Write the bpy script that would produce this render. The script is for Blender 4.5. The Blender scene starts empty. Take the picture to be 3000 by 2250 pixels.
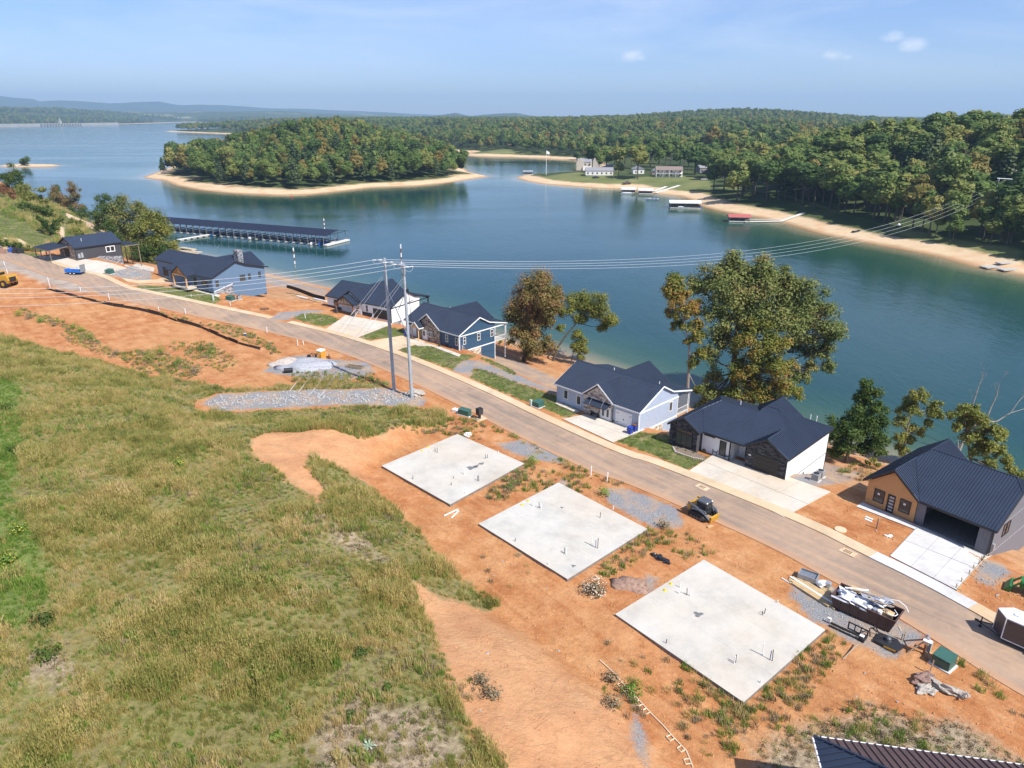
import bpy, bmesh, math, random
import numpy as np
from mathutils import Vector, Matrix
R=math.radians
sc=bpy.context.scene
col=sc.collection
# ---------------------------------------------------------------- camera, sky, sun
CAMH=42.0; PITCH=R(20.7); FPX=2082.0
cam=bpy.data.objects.new('camera',bpy.data.cameras.new('camera')); col.objects.link(cam); sc.camera=cam
cam.location=(0,0,CAMH); cam.rotation_euler=(math.pi/2-PITCH,0,0)
cam.data.sensor_width=36; cam.data.lens=36*FPX/3000; cam.data.clip_end=60000; cam.data.clip_start=.5
SAZ=math.atan2(-.69,.72); SEL=R(50)
W=bpy.data.worlds.new('World'); sc.world=W; W.use_nodes=True
nt=W.node_tree; N=nt.nodes; L=nt.links
bg=N['Background']; sky=N.new('ShaderNodeTexSky'); sky.sky_type='NISHITA'; sky.sun_disc=False
sky.sun_elevation=SEL; sky.sun_rotation=math.pi/2-SAZ; sky.altitude=300; sky.air_density=1.0; sky.dust_density=.4; sky.ozone_density=3.0
tc=N.new('ShaderNodeTexCoord')
def wn(t,**k):
    n=N.new(t)
    for a,b in k.items():
        if a in n.inputs.keys(): n.inputs[a].default_value=b
        else: setattr(n,a,b)
    return n
# clouds: wispy cirrus high up, small puffs
mp=wn('ShaderNodeMapping'); mp.inputs['Scale'].default_value=(1,1,5.0); L.new(tc.outputs['Generated'],mp.inputs[0])
n1=wn('ShaderNodeTexNoise',Scale=2.6,Detail=7.0,Roughness=.6,Distortion=.4); L.new(mp.outputs[0],n1.inputs['Vector'])
r1=wn('ShaderNodeMapRange'); r1.inputs[1].default_value=.40; r1.inputs[2].default_value=.74; r1.inputs[4].default_value=.42; L.new(n1.outputs[0],r1.inputs[0])
n2=wn('ShaderNodeTexNoise',Scale=42.0,Detail=8.0,Roughness=.68,Distortion=.5); L.new(tc.outputs['Generated'],n2.inputs['Vector'])
def vm(op,a,b=None,sc=None):
    x=N.new('ShaderNodeVectorMath'); x.operation=op
    for i,v in enumerate((a,b)):
        if v is None: continue
        if isinstance(v,tuple): x.inputs[i].default_value=v
        else: L.new(v,x.inputs[i])
    return x
nv=vm('NORMALIZE',tc.outputs['Generated']).outputs[0]; acc=None
def pxdir(px,py):
    u=(px-1500)/FPX; v=(1125-py)/FPX; c,s_=math.cos(PITCH),math.sin(PITCH); return Vector((u,c+v*s_,-s_+v*c)).normalized()
for px_,py_,r_,k_ in ((1850,163,.024,1.1),(1872,170,.014,1.0),(1805,86,.016,.75),(2440,160,.022,.95),(2480,168,.016,.8),(2612,112,.022,1.0),(2668,132,.024,1.05),(2360,128,.014,.6),(2130,258,.026,.6),(2062,246,.012,.7),(2850,225,.03,.5),(2960,240,.02,.55),(2270,245,.02,.4),(2180,230,.016,.4),(230,242,.02,.4),(2700,250,.03,.3),(1950,300,.02,.25)):
    d=vm('SUBTRACT',nv,tuple(pxdir(px_,py_))); d2=vm('MULTIPLY',d.outputs[0],(1,1,2.1)); ln=vm('LENGTH',d2.outputs[0]).outputs['Value']
    r_*=1.35; r=wn('ShaderNodeMapRange'); r.inputs[1].default_value=r_; r.inputs[2].default_value=0; r.inputs[4].default_value=k_; L.new(ln,r.inputs[0]); 
    if acc is None: acc=r.outputs[0]
    else: m_=wn('ShaderNodeMath',operation='MAXIMUM'); L.new(acc,m_.inputs[0]); L.new(r.outputs[0],m_.inputs[1]); acc=m_.outputs[0]
mm=wn('ShaderNodeMath',operation='MULTIPLY'); L.new(n2.outputs[0],mm.inputs[0]); L.new(acc,mm.inputs[1])
r2=wn('ShaderNodeMapRange'); r2.inputs[1].default_value=.20; r2.inputs[2].default_value=.50; r2.inputs[4].default_value=.85; L.new(mm.outputs[0],r2.inputs[0])
mx=wn('ShaderNodeMath',operation='MAXIMUM'); L.new(r1.outputs[0],mx.inputs[0]); L.new(r2.outputs[0],mx.inputs[1])
sx=wn('ShaderNodeSeparateXYZ'); L.new(tc.outputs['Generated'],sx.inputs[0])
hz=wn('ShaderNodeMapRange'); hz.inputs[1].default_value=.01; hz.inputs[2].default_value=.09; L.new(sx.outputs[2],hz.inputs[0])
m4=wn('ShaderNodeMath',operation='MULTIPLY'); L.new(mx.outputs[0],m4.inputs[0]); L.new(hz.outputs[0],m4.inputs[1])
tint=wn('ShaderNodeMix',data_type='RGBA',blend_type='MULTIPLY'); tint.inputs[0].default_value=1; L.new(sky.outputs[0],tint.inputs[6]); tint.inputs[7].default_value=(.73,.79,1.06,1)
cm=wn('ShaderNodeMix',data_type='RGBA'); L.new(m4.outputs[0],cm.inputs[0]); L.new(tint.outputs[2],cm.inputs[6]); cm.inputs[7].default_value=(7.4,7.7,8.3,1)
L.new(cm.outputs[2],bg.inputs[0]); bg.inputs[1].default_value=.102
sun=bpy.data.objects.new('sun',bpy.data.lights.new('sun','SUN')); col.objects.link(sun)
sun.data.energy=4.8; sun.data.angle=R(.55); sun.data.color=(1,.955,.88)
sd=Vector((math.cos(SAZ)*math.cos(SEL),math.sin(SAZ)*math.cos(SEL),math.sin(SEL)))
sun.rotation_euler=sd.to_track_quat('Z','Y').to_euler(); sun.location=(0,0,300)
vs=sc.view_settings; vs.view_transform='Standard'; vs.look='None'; vs.exposure=0.57; vs.gamma=1; vs.use_curve_mapping=False
random.seed(7); rng=np.random.default_rng(7)
U=random.uniform
# ---------------------------------------------------------------- helpers
class MB:
    def __init__(s): s.v=[]; s.f=[]; s.m=[]
    def add(s,vs,fs,m=0):
        o=len(s.v); s.v+= [tuple(v) for v in vs]; s.f+=[tuple(i+o for i in f) for f in fs]; s.m+=[m]*len(fs); return s
    def box(s,x0,y0,z0,x1,y1,z1,m=0):
        return s.add([(x0,y0,z0),(x1,y0,z0),(x1,y1,z0),(x0,y1,z0),(x0,y0,z1),(x1,y0,z1),(x1,y1,z1),(x0,y1,z1)],
          [(0,3,2,1),(4,5,6,7),(0,1,5,4),(1,2,6,5),(2,3,7,6),(3,0,4,7)],m)
    def cbox(s,c,d,rz=0,rx=0,ry=0,m=0,taper=1):
        M=Matrix.Translation(c)@Matrix.Rotation(rz,4,'Z')@Matrix.Rotation(ry,4,'Y')@Matrix.Rotation(rx,4,'X')
        x,y,z=d[0]/2,d[1]/2,d[2]/2; t=taper
        vs=[M@Vector(p) for p in ((-x,-y,-z),(x,-y,-z),(x,y,-z),(-x,y,-z),(-x*t,-y*t,z),(x*t,-y*t,z),(x*t,y*t,z),(-x*t,y*t,z))]
        return s.add(vs,[(0,3,2,1),(4,5,6,7),(0,1,5,4),(1,2,6,5),(2,3,7,6),(3,0,4,7)],m)
    def tube(s,p0,p1,r0,r1=None,n=6,m=0,cap=True):
        r1=r0 if r1 is None else r1
        p0=Vector(p0);p1=Vector(p1); d=(p1-p0)
        if d.length<1e-6: return s
        q=d.to_track_quat('Z','Y').to_matrix(); vs=[]
        for p,r in((p0,r0),(p1,r1)):
            for i in range(n):
                a=2*math.pi*i/n; vs.append(p+q@Vector((math.cos(a)*r,math.sin(a)*r,0)))
        fs=[(i,(i+1)%n,n+(i+1)%n,n+i) for i in range(n)]
        if cap: fs+=[tuple(range(n-1,-1,-1)),tuple(range(n,2*n))]
        return s.add(vs,fs,m)
    def path(s,pts,r,n=6,m=0):
        rr=r if isinstance(r,(list,tuple)) else [r]*len(pts)
        for i in range(len(pts)-1): s.tube(pts[i],pts[i+1],rr[i],rr[i+1],n,m,cap=(i in(0,len(pts)-2)))
        return s
    def prism(s,pts,off,m=0):
        n=len(pts); off=Vector(off); a=[Vector(p) for p in pts]; b=[p+off for p in a]
        return s.add(a+b,[tuple(range(n)),tuple(range(2*n-1,n-1,-1))]+[(i,n+i,n+(i+1)%n,(i+1)%n) for i in range(n)],m)
    def lathe(s,prof,c=(0,0,0),n=12,m=0):
        vs=[];fs=[]
        for r,z in prof:
            for i in range(n):
                a=2*math.pi*i/n; vs.append((c[0]+r*math.cos(a),c[1]+r*math.sin(a),c[2]+z))
        for k in range(len(prof)-1):
            for i in range(n):
                fs.append((k*n+i,k*n+(i+1)%n,(k+1)*n+(i+1)%n,(k+1)*n+i))
        fs.append(tuple(range(n-1,-1,-1))); k=len(prof)-1; fs.append(tuple(k*n+i for i in range(n)))
        return s.add(vs,fs,m)
    def blob(s,c,r,seed=0,sub=2,amp=.25,m=0,flat=None):
        bm=bmesh.new(); bmesh.ops.create_icosphere(bm,subdivisions=sub,radius=1); rd=random.Random(seed)
        ph=[rd.uniform(0,6) for _ in range(6)]
        r=r if isinstance(r,(tuple,list)) else (r,r,r); vs=[]
        for v in bm.verts:
            q=v.co; k=1+amp*(math.sin(3*q.x+ph[0])*math.sin(2.7*q.y+ph[1])+.6*math.sin(6*q.z+5*q.x+ph[2])+.5*math.sin(7*q.y+ph[3]))+rd.uniform(-amp,amp)*.35
            z=q.z*r[2]*k
            if flat is not None: z=max(z,flat)
            vs.append((c[0]+q.x*r[0]*k,c[1]+q.y*r[1]*k,c[2]+z))
        fs=[tuple(v.index for v in f.verts) for f in bm.faces]; bm.free()
        return s.add(vs,fs,m)
    def mesh(s,name):
        me=bpy.data.meshes.new(name); me.from_pydata([tuple(v) for v in s.v],[],s.f)
        if any(s.m): me.polygons.foreach_set('material_index',s.m)
        return me
def link(name,me,mats,parent=None,smooth=False):
    if isinstance(me,MB): me=me.mesh(name)
    for x in (mats if isinstance(mats,(list,tuple)) else [mats]): me.materials.append(x)
    if smooth: me.polygons.foreach_set('use_smooth',[True]*len(me.polygons))
    o=bpy.data.objects.new(name,me); col.objects.link(o)
    if parent: o.parent=parent
    return o
def thing(name,label,cat,loc=(0,0,0),rz=0,group=None):
    o=bpy.data.objects.new(name,None); col.objects.link(o); o.empty_display_size=.3
    o.location=loc; o.rotation_euler=(0,0,rz); return tag(o,label,cat,group)
def tag(o,label,cat,group=None):
    o['label']=label; o['category']=cat
    if group: o['group']=group
    return o
def solo(name,mb,mats,label,cat,loc=(0,0,0),rz=0,group=None,smooth=False):
    o=link(name,mb,mats,None,smooth); o.location=loc; o.rotation_euler=(0,0,rz); return tag(o,label,cat,group)
def struct(name,mb,mats,smooth=False):
    o=link(name,mb,mats,None,smooth); o['kind']='structure'; return o
def copy_tree(o,parent=None,**k):
    c=o.copy(); col.objects.link(c); c.parent=parent
    for ch in list(o.children): copy_tree(ch,c)
    return c
def place(o,loc,rz=0,s=1,label=None,group=None):
    o.location=loc; o.rotation_euler=(o.rotation_euler[0],o.rotation_euler[1],rz)
    if s!=1: o.scale=(s,s,s) if not isinstance(s,tuple) else s
    if label: o['label']=label
    if group: o['group']=group
    return o
# ---------------------------------------------------------------- materials
MC={}
def mat(name,c,rough=.8,metal=0,var=.12,scale=3.0,bump=0,bscale=20,island=0,c2=None,spec=.5,c3=None,emit=None):
    if name in MC: return MC[name]
    m=bpy.data.materials.new(name); m.use_nodes=True; t=m.node_tree; n=t.nodes; l=t.links; b=n['Principled BSDF']
    b.inputs['Roughness'].default_value=rough; b.inputs['Metallic'].default_value=metal; b.inputs['Specular IOR Level'].default_value=spec
    tc=n.new('ShaderNodeTexCoord'); no=n.new('ShaderNodeTexNoise'); no.inputs['Scale'].default_value=scale; no.inputs['Detail'].default_value=6; no.inputs['Roughness'].default_value=.65
    l.new(tc.outputs['Object'],no.inputs['Vector'])
    c2=c2 or tuple(x*(1-var*2.2) for x in c); hi=c3 or tuple(min(1,x*(1+var*1.3)) for x in c)
    cr=n.new('ShaderNodeValToRGB'); e=cr.color_ramp.elements; e[0].position=.3; e[0].color=(*c2,1); e[1].position=.72; e[1].color=(*hi,1); k=e.new(.5); k.color=(*c,1)
    fac=no.outputs[0]
    if island:
        g=n.new('ShaderNodeNewGeometry'); mi=n.new('ShaderNodeMix'); mi.inputs[0].default_value=island; l.new(no.outputs[0],mi.inputs[2]); l.new(g.outputs['Random Per Island'],mi.inputs[3]); fac=mi.outputs[0]
    l.new(fac,cr.inputs[0]); l.new(cr.outputs[0],b.inputs['Base Color'])
    if bump:
        n2=n.new('ShaderNodeTexNoise'); n2.inputs['Scale'].default_value=bscale; n2.inputs['Detail'].default_value=5; l.new(tc.outputs['Object'],n2.inputs['Vector'])
        bu=n.new('ShaderNodeBump'); bu.inputs['Strength'].default_value=bump; bu.inputs['Distance'].default_value=.05; l.new(n2.outputs[0],bu.inputs['Height']); l.new(bu.outputs[0],b.inputs['Normal'])
    MC[name]=m; return m
# ---------------------------------------------------------------- where things stand
def ray(px,py):
    u=(px-1500)/FPX; v=(1125-py)/FPX; c,s=math.cos(PITCH),math.sin(PITCH)
    return np.array([u,c+v*s,-s+v*c])
def bp(px,py,z=0.):
    d=ray(px,py); t=(z-CAMH)/d[2]; return (d[0]*t,d[1]*t)
def sst(a,b,x):
    t=np.clip((x-a)/(b-a),0,1); return t*t*(3-2*t)
def dline(X,Y,P,closed=False):
    D=np.full(X.shape,1e18); P=np.asarray(P,float); n=len(P)
    for i in range(n if closed else n-1):
        a=P[i]; b=P[(i+1)%n]; ab=b-a; q=ab@ab+1e-12
        t=np.clip(((X-a[0])*ab[0]+(Y-a[1])*ab[1])/q,0,1)
        D=np.minimum(D,(X-a[0]-t*ab[0])**2+(Y-a[1]-t*ab[1])**2)
    return np.sqrt(D)
def inside(X,Y,P):
    P=np.asarray(P,float); n=len(P); I=np.zeros(X.shape,bool)
    for i in range(n):
        x0,y0=P[i]; x1,y1=P[(i+1)%n]
        if y0==y1: continue
        c=((y0>Y)!=(y1>Y))&(X<(x1-x0)*(Y-y0)/(y1-y0)+x0); I^=c
    return I
def sdf(X,Y,P):   # positive inside
    d=dline(X,Y,P,True); return np.where(inside(X,Y,P),d,-d)
def vnoise(X,Y,s,seed=0):
    x=X/s; y=Y/s; xi=np.floor(x).astype(np.int64); yi=np.floor(y).astype(np.int64); fx=x-xi; fy=y-yi
    fx=fx*fx*(3-2*fx); fy=fy*fy*(3-2*fy)
    def h(a,b):
        n=(a*374761393+b*668265263+seed*974634777)&0xFFFFFFFF; n=((n^(n>>13))*1274126177)&0xFFFFFFFF; return ((n^(n>>16))&0xFFFF)/65535.
    return (h(xi,yi)*(1-fx)+h(xi+1,yi)*fx)*(1-fy)+(h(xi,yi+1)*(1-fx)+h(xi+1,yi+1)*fx)*fy
def fbm(X,Y,s,o=4,seed=0):
    r=0;a=.5
    for i in range(o): r=r+a*vnoise(X,Y,s,seed+i*17); s=s/2.03; a*=.5
    return r
WZ=-8.0; HAZE=1.0e-4
curb_px=[(40,735),(109,755),(202,789),(250,800),(291,807),(367,845),(400,851),(508,873),(617,897),(726,920),(787,933),(930,966),(1020,990),(1139,1029),(1250,1072),(1430,1150),(1597,1231),(1823,1333),(1900,1352),(2103,1432),(2375,1544),(2531,1625),(2670,1692),(2833,1781),(2908,1824),(3060,1915)]
def zroad(y): return 4.0*sst(140,222,y)
def roadpt(px,py):
    z=0
    for _ in range(8):
        p=bp(px,py,z+.14); z=float(zroad(p[1]))
    return p
CURB=[roadpt(*p) for p in curb_px]
CURB=[(-230,255),(-185,238)]+CURB+[(56,30),(66,10)]
def smooth_line(P,it=2):
    P=[tuple(p) for p in P]
    for _ in range(it):
        Q=[P[0]]
        for a,b in zip(P[:-1],P[1:]): Q+=[(a[0]*.75+b[0]*.25,a[1]*.75+b[1]*.25),(a[0]*.25+b[0]*.75,a[1]*.25+b[1]*.75)]
        Q.append(P[-1]); P=Q
    return P
CURB=smooth_line(CURB,2)
def offset(P,d):
    out=[]
    for i in range(len(P)):
        a=P[max(i-1,0)]; b=P[min(i+1,len(P)-1)]; t=np.array([b[0]-a[0],b[1]-a[1]],float); t/=np.linalg.norm(t)+1e-9
        out.append((P[i][0]+t[1]*d,P[i][1]-t[0]*d))   # +d = to the right of travel
    return out
# travelling from far left to near right, the lake is on the left hand
ROADN=offset(CURB,6.6); WALKO=offset(CURB,-1.65)
SH=[(-900,700),(-480,540),(-330,450),(-250,392),(-190,338),(-152,292)]+[bp(x,y,WZ) for x,y in [(490,748),(565,746),(640,765),(775,800),(970,845),(1200,915),(1450,990),(1631,1030),(1830,1105),(2025,1193),(2300,1262),(2564,1335),(2612,1352)]]+[(72,72),(95,40),(120,-40),(140,-400)]
NEAR=SH+[(-900,-400)]
ISL=[bp(x,y,WZ) for x,y in [(418,521),(479,528),(520,544),(588,557),(678,566),(814,572),(904,570),(1000,560),(1090,549),(1226,544),(1316,535),(1371,526),(1434,517),(1375,505),(1352,488),(1332,462),(1275,448),(1150,436),(900,436),(700,440),(560,462),(500,490)]]
LMR=[bp(x,y,WZ) for x,y in [(3000,807),(2859,782),(2746,750),(2633,728),(2520,707),(2407,685),(2294,651),(2226,637),(2113,619),(2058,605),(2026,585),(1992,574),(1912,567),(1843,554),(1748,551),(1669,545),(1590,539),(1542,531),(1511,521),(1533,514),(1602,511),(1690,503),(1740,490),(1725,476),(1672,469),(1577,463),(1495,460),(1400,458),(1344,454),(1384,448),(1340,446),(1292,441)]]+[(-190,1500),(-420,1850),(-760,2100),(-1150,2500),(-900,3300),(-300,4200),(-600,6500),(-900,15500),(16000,15500),(9000,-2000),(420,-200),(300,60),(205,165)]
LFAR=[bp(x,y,WZ) for x,y in [(-260,379),(0,371),(250,367),(400,363),(560,357.5)]]+[(-2100,5200),(-1700,6500),(-1000,7500),(-950,15500),(-16000,15500),(-16000,4200)]
ILT=[(-535,806),(-500,800),(-478,790),(-488,774),(-512,768),(-545,780)]
# foreground hill: toe line of the cut bank, then closed behind the camera
HILL=[bp(x,y,1.) for x,y in [(-500,900),(-200,955),(0,1000),(200,1040),(350,1080),(560,1165),(640,1235),(900,1232),(1130,1222),(1260,1225),(1215,1262),(1120,1315),(1085,1375),(1135,1440),(1260,1560),(1440,1765),(1640,1890),(1830,2040),(1990,2230),(2080,2400)]]+[(14,15),(10,-60),(-300,-60),(-300,150)]
def height(X,Y,detail=True):
    X=np.asarray(X,float); Y=np.asarray(Y,float)
    Z=np.full(X.shape,WZ-5.0)
    sN=sdf(X,Y,NEAR); dR=dline(X,Y,CURB); zr=zroad(Y)
    side=inside(X,Y,CURB+[(140,-400),(-900,-400),(-900,300)])   # uphill side of the kerb
    lake=~side
    d0=np.interp(X,[-100,-72,-43,-26,-22,-10,6,18,22,33,40,48],[9,7,13.5,14,10,10.3,6.6,7.6,8.3,8.3,10.3,10.9])+.9
    ex=np.maximum(dR-d0,0); drop=np.where(ex<9.5,.36*ex**1.05*sst(-.5,3,ex),.36*9.5**1.05+.22*(ex-9.5))
    wf=sst(-190,-120,X); zlake=zr-drop*wf; cap=WZ+np.maximum(sN,0)*.30; zlake=np.where(cap<zlake,cap,zlake)
    up=np.where(side,zr,zlake)
    # rising ground on the far left
    lf=np.clip((-X-148)/80.,0,1.4)*np.clip((Y-150)/60.,0,1)
    up=up+9.5*lf*np.clip(sN/22.,0,1)*(1+.0*X)+ .9*sst(5,25,-X-150)*sst(8,30,sN)*(fbm(X,Y,14,3,5)-.45)*2
    h=sdf(X,Y,HILL); hd=np.maximum(h,0)
    hh=6.0*(1-np.exp(-hd/11.))+.05*hd
    hh=np.minimum(hh,11)
    amp=sst(0,6,hd)
    if detail: hh=hh+amp*((fbm(X,Y,7,4,3)-.47)*1.6)
    bench=dline(X,Y,[bp(620,1185,.8),bp(1200,1180,.8)])
    nl=up+hh
    if detail:
        rough=sst(.6,4,np.where(side,dline(X,Y,ROADN),dR-1.6))
        pad=sst(0,1.5,-h)
        nl=nl+rough*((fbm(X,Y,3.2,4,9)-.47)*.34)*np.where(side,1,.5*sst(0,2,ex))
    Z=np.where(sN>0,np.maximum(nl,WZ+np.minimum(sN*.16,1.3)),WZ-np.minimum(-sN*.19,5.0))
    def land(P,hillf,seed,beach=.16,bm=2.2):
        nonlocal Z
        s=sdf(X,Y,P); z=WZ+np.minimum(s*beach,bm)+hillf(np.maximum(s,0)); Z=np.where(s>0,z,np.maximum(Z,WZ+np.maximum(s*.10,-5)))
        return s
    far=Y>300
    land(ISL,lambda s:23*sst(14,150,s)*(.75+.5*fbm(X,Y,160,2,21))*(.55+.45*sst(-330,-230,X)) ,1)
    def hr(s):
        d=np.hypot(X,Y)
        near=(4.0*sst(8,40,s)+(13+10*sst(130,230,X))*sst(30,130,s)+2*sst(120,320,s))*sst(90,160,X)*sst(640,420,Y)*(.8+.35*fbm(X,Y,90,2,4))
        pen=3.2*sst(8,50,s)
        mid=sst(1050,1500,d)*(6+20*fbm(X,Y,420,3,31)*(1-.45*sst(300,1000,X)))*sst(30,260,s)
        r=np.exp(-(((X-700)/330)**2+((Y-2350)/420)**2))*30
        f=sst(3000,7000,d)*30*fbm(X,Y,1500,3,8)
        return np.maximum(near,pen)+mid+r*sst(30,260,s)+f
    land(LMR,hr,2)
    land(LFAR,lambda s:sst(20,900,s)*(30+75*fbm(X,Y,900,4,12))+sst(1200,4500,s)*70*fbm(X,Y,2200,3,14),3,beach=.2)
    land(ILT,lambda s:0*s,4,beach=.22,bm=1.6)
    return Z
def G(px,py,it=60):
    d=ray(px,py); t=np.concatenate([np.linspace(25,400,420),np.geomspace(401,14000,260)])/1.0
    X=d[0]*t; Y=d[1]*t; z=CAMH+d[2]*t; g=np.maximum(height(X,Y),WZ)
    i=int(np.argmax(z<=g))
    if i==0: i=len(t)-1
    a,b=t[i-1],t[i]
    tt=np.linspace(a,b,24); X=d[0]*tt; Y=d[1]*tt; z=CAMH+d[2]*tt; g=np.maximum(height(X,Y),WZ); j=int(np.argmax(z<=g)); 
    return (float(X[j]),float(Y[j]),float(g[j]))
def zg(x,y): return float(height(np.array([x]),np.array([y]))[0])
def P2(L_): return [G(*p)[:2] for p in L_]
# ---------------------------------------------------------------- ground cover zones (traced on the ground)
Z_GRASS=[P2([(-250,1000),(0,985),(90,1010),(300,1060),(420,1100),(560,1120),(700,1145),(830,1130),(1000,1120),(1130,1118),(1140,1132),(900,1140),(640,1150),(570,1172),(560,1192),(600,1215),(900,1200),(1180,1190),(1300,1215),(1300,1240),(1190,1240),(1130,1262),(1060,1285),(900,1262),(790,1265),(725,1290),(735,1340),(830,1400),(930,1470),(965,1440),(900,1370),(920,1345),(990,1370),(1100,1440),(1180,1520),(1250,1590),(1300,1660),(1400,1730),(1460,1772),(1400,1780),(1280,1735),(1200,1690),(1210,1760),(1260,1850),(1320,2000),(1350,2100),(1470,2240),(1480,2400),(-250,2500)])]
Z_LAWN=[P2(q) for q in [[(400,834),(498,841),(624,863),(650,878),(626,893),(508,869),(400,841)],
 [(855,932),(895,918),(960,921),(982,932),(1002,939),(946,957)],
 [(1048,984),(1124,956),(1184,967),(1210,975),(1184,985),(1073,996)],
 [(1180,1014),(1218,1007),(1260,1012),(1318,1035),(1400,1042),(1349,1060),(1327,1084),(1180,1031),(1150,1020)],
 [(1394,1078),(1457,1100),(1550,1135),(1631,1161),(1703,1208),(1660,1223),(1450,1139),(1377,1106)],
 [(1800,1292),(1870,1267),(1953,1273),(1978,1279),(1970,1306),(2075,1342),(2016,1378),(1891,1322)],
 [(1410,1050),(1450,1062),(1500,1085),(1510,1100),(1470,1082)],[(-60,560),(150,600),(200,640),(130,740),(60,700),(-60,690)],[(-60,700),(120,745),(100,770),(-60,735)],[(190,640),(250,650),(240,700),(190,700)]]]
Z_GRAV=[P2(q) for q in [[(590,1180),(640,1155),(900,1140),(1140,1137),(1255,1170),(1240,1190),(1000,1186),(640,1203)],
 [(770,1090),(830,1048),(900,1040),(980,1055),(1080,1060),(1100,1090),(1020,1115),(900,1108)],
 [(301,801),(268,766),(320,775),(367,786),(440,784),(446,820),(380,822)],
 [(1327,1086),(1334,1066),(1364,1055),(1410,1058),(1472,1083),(1520,1100),(1631,1134),(1631,1156),(1545,1130),(1457,1101),(1392,1078),(1385,1095),(1375,1105)],
 [(1455,1030),(1500,1050),(1631,1108),(1631,1134),(1520,1095),(1450,1060)],
 [(787,935),(820,915),(905,908),(960,912),(880,925),(835,938)],
 [(1457,1299),(1525,1288),(1600,1315),(1661,1349),(1651,1360),(1579,1349),(1507,1331)],
 [(1774,1430),(1841,1432),(1986,1490),(2004,1543),(1914,1548),(1778,1471)],
 [(2318,1719),(2400,1700),(2510,1745),(2606,1800),(2718,1871),(2640,1898),(2636,1932),(2586,1925),(2542,1898),(2467,1871),(2426,1837),(2379,1817),(2318,1753)],
 [(2409,1354),(2533,1389),(2500,1402),(2438,1420),(2375,1423),(2311,1408)],
 [(2880,1635),(2935,1650),(2960,1680),(2900,1720),(2850,1700)],
 [(1185,905),(1230,900),(1240,940),(1195,960)],
 [(772,800),(960,850),(950,870),(780,830)],[(1850,2180),(1860,2040),(1830,2010),(1890,2150),(1900,2260)],[(1855,1710),(1900,1685),(1930,1700),(1900,1745)],[(1630,1420),(1655,1400),(1680,1440),(1650,1450)]]]
Z_BROWN=[P2(q) for q in [[(930,2110),(1050,2040),(1300,2090),(1380,2240),(1300,2400),(900,2400)],[(60,1990),(150,1920),(230,1950),(170,2010)],[(2200,2400),(2240,2180),(2500,2090),(2800,2120),(3100,2300),(3100,2500)],[(930,1480),(1200,1690),(1150,1690),(960,1560)]]]
Z_BRIGHT=[P2(q) for q in [[(-50,1090),(60,1130),(70,1300),(30,1450),(120,1600),(150,1750),(60,1850),(-50,1800)],]]
Z_FIELD=[P2(q) for q in [[(1560,530),(1600,515),(1700,505),(1850,520),(2040,515),(2090,540),(2080,580),(1990,565),(1880,545),(1700,540)],[(2080,545),(2200,560),(2400,600),(2650,690),(2800,745),(3000,770),(3000,730),(2800,700),(2600,660),(2350,590),(2150,545)],[(1380,452),(1480,436),(1540,452),(1440,458)],[(1225,385),(1290,372),(1350,382),(1260,395)],[(2370,380),(2430,388),(2400,396)]]]
Z_DIRT2=[P2(q) for q in [[(-80,735),(150,752),(330,830),(500,880),(560,905),(430,895),(300,860),(180,850),(60,800),(-80,790)]]]
Z_SANDT=[P2(q) for q in [[(-60,610),(60,650),(160,700),(130,740),(60,715),(-60,680)],[(180,625),(260,640),(310,680),(345,700),(300,705),(250,665),(215,650),(195,700),(170,700)],[(30,600),(120,612),(110,625),(40,615)]]]
def zmask(X,Y,zones,clampd=4.):
    r=np.full(X.shape,-clampd)
    for P in zones: r=np.maximum(r,sdf(X,Y,P))
    return np.clip(r,-clampd,clampd)
# ---------------------------------------------------------------- the ground: one polar sheet out to the horizon
def polar(rs,angs,zf,name):
    RR,AA=np.meshgrid(rs,angs,indexing='ij'); X=RR*np.sin(AA); Y=RR*np.cos(AA); Z=zf(X,Y)
    nr,na=X.shape; v=np.stack([X,Y,Z],-1).reshape(-1,3)
    i=np.arange(nr-1)[:,None]*na+np.arange(na-1)[None,:]; f=np.stack([i,i+1,i+na+1,i+na],-1).reshape(-1,4)[:,::-1]
    me=bpy.data.meshes.new(name); me.vertices.add(len(v)); me.vertices.foreach_set('co',v.ravel().astype(np.float32))
    me.loops.add(f.size); me.loops.foreach_set('vertex_index',f.ravel().astype(np.int32)); me.polygons.add(len(f)); me.polygons.foreach_set('loop_start',(np.arange(len(f))*4).astype(np.int32))
    me.update(calc_edges=True); me.polygons.foreach_set('use_smooth',[True]*len(f)); return me,X.ravel(),Y.ravel(),Z.ravel()
def attr(me,n,a): 
    t=me.attributes.new(n,'FLOAT','POINT'); t.data.foreach_set('value',np.asarray(a,np.float32).ravel())
rs=np.concatenate([np.arange(8,44,1.2),np.arange(44,130,.5),np.arange(130,270,1.0),np.geomspace(271,1500,150),np.geomspace(1530,16000,85)])
an=np.radians(np.concatenate([np.arange(-180,-50,5.),np.arange(-50,-40,.6),np.arange(-40,40.01,.21),np.arange(40.6,50,.6),np.arange(52,181,5.)]))
me,X,Y,Z=polar(rs,an,lambda X,Y:height(X,Y),'ground')
near=np.hypot(X,Y)<420
for n_,zz in (('grass',Z_GRASS),('lawn',Z_LAWN),('gravel',Z_GRAV),('brown',Z_BROWN),('bright',Z_BRIGHT),('dirt2',Z_DIRT2),('sandt',Z_SANDT)):
    a=np.full(X.shape,-4.); a[near]=zmask(X[near],Y[near],zz); attr(me,n_,a)
a=zmask(X,Y,Z_FIELD,12.); attr(me,'field',a)
farm=np.where(inside(X,Y,NEAR),0.,1.); attr(me,'far',farm)
hs=sdf(X[near],Y[near],HILL); a=np.full(X.shape,-9.); a[near]=np.clip(hs,-9,9); attr(me,'hill',a)
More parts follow.
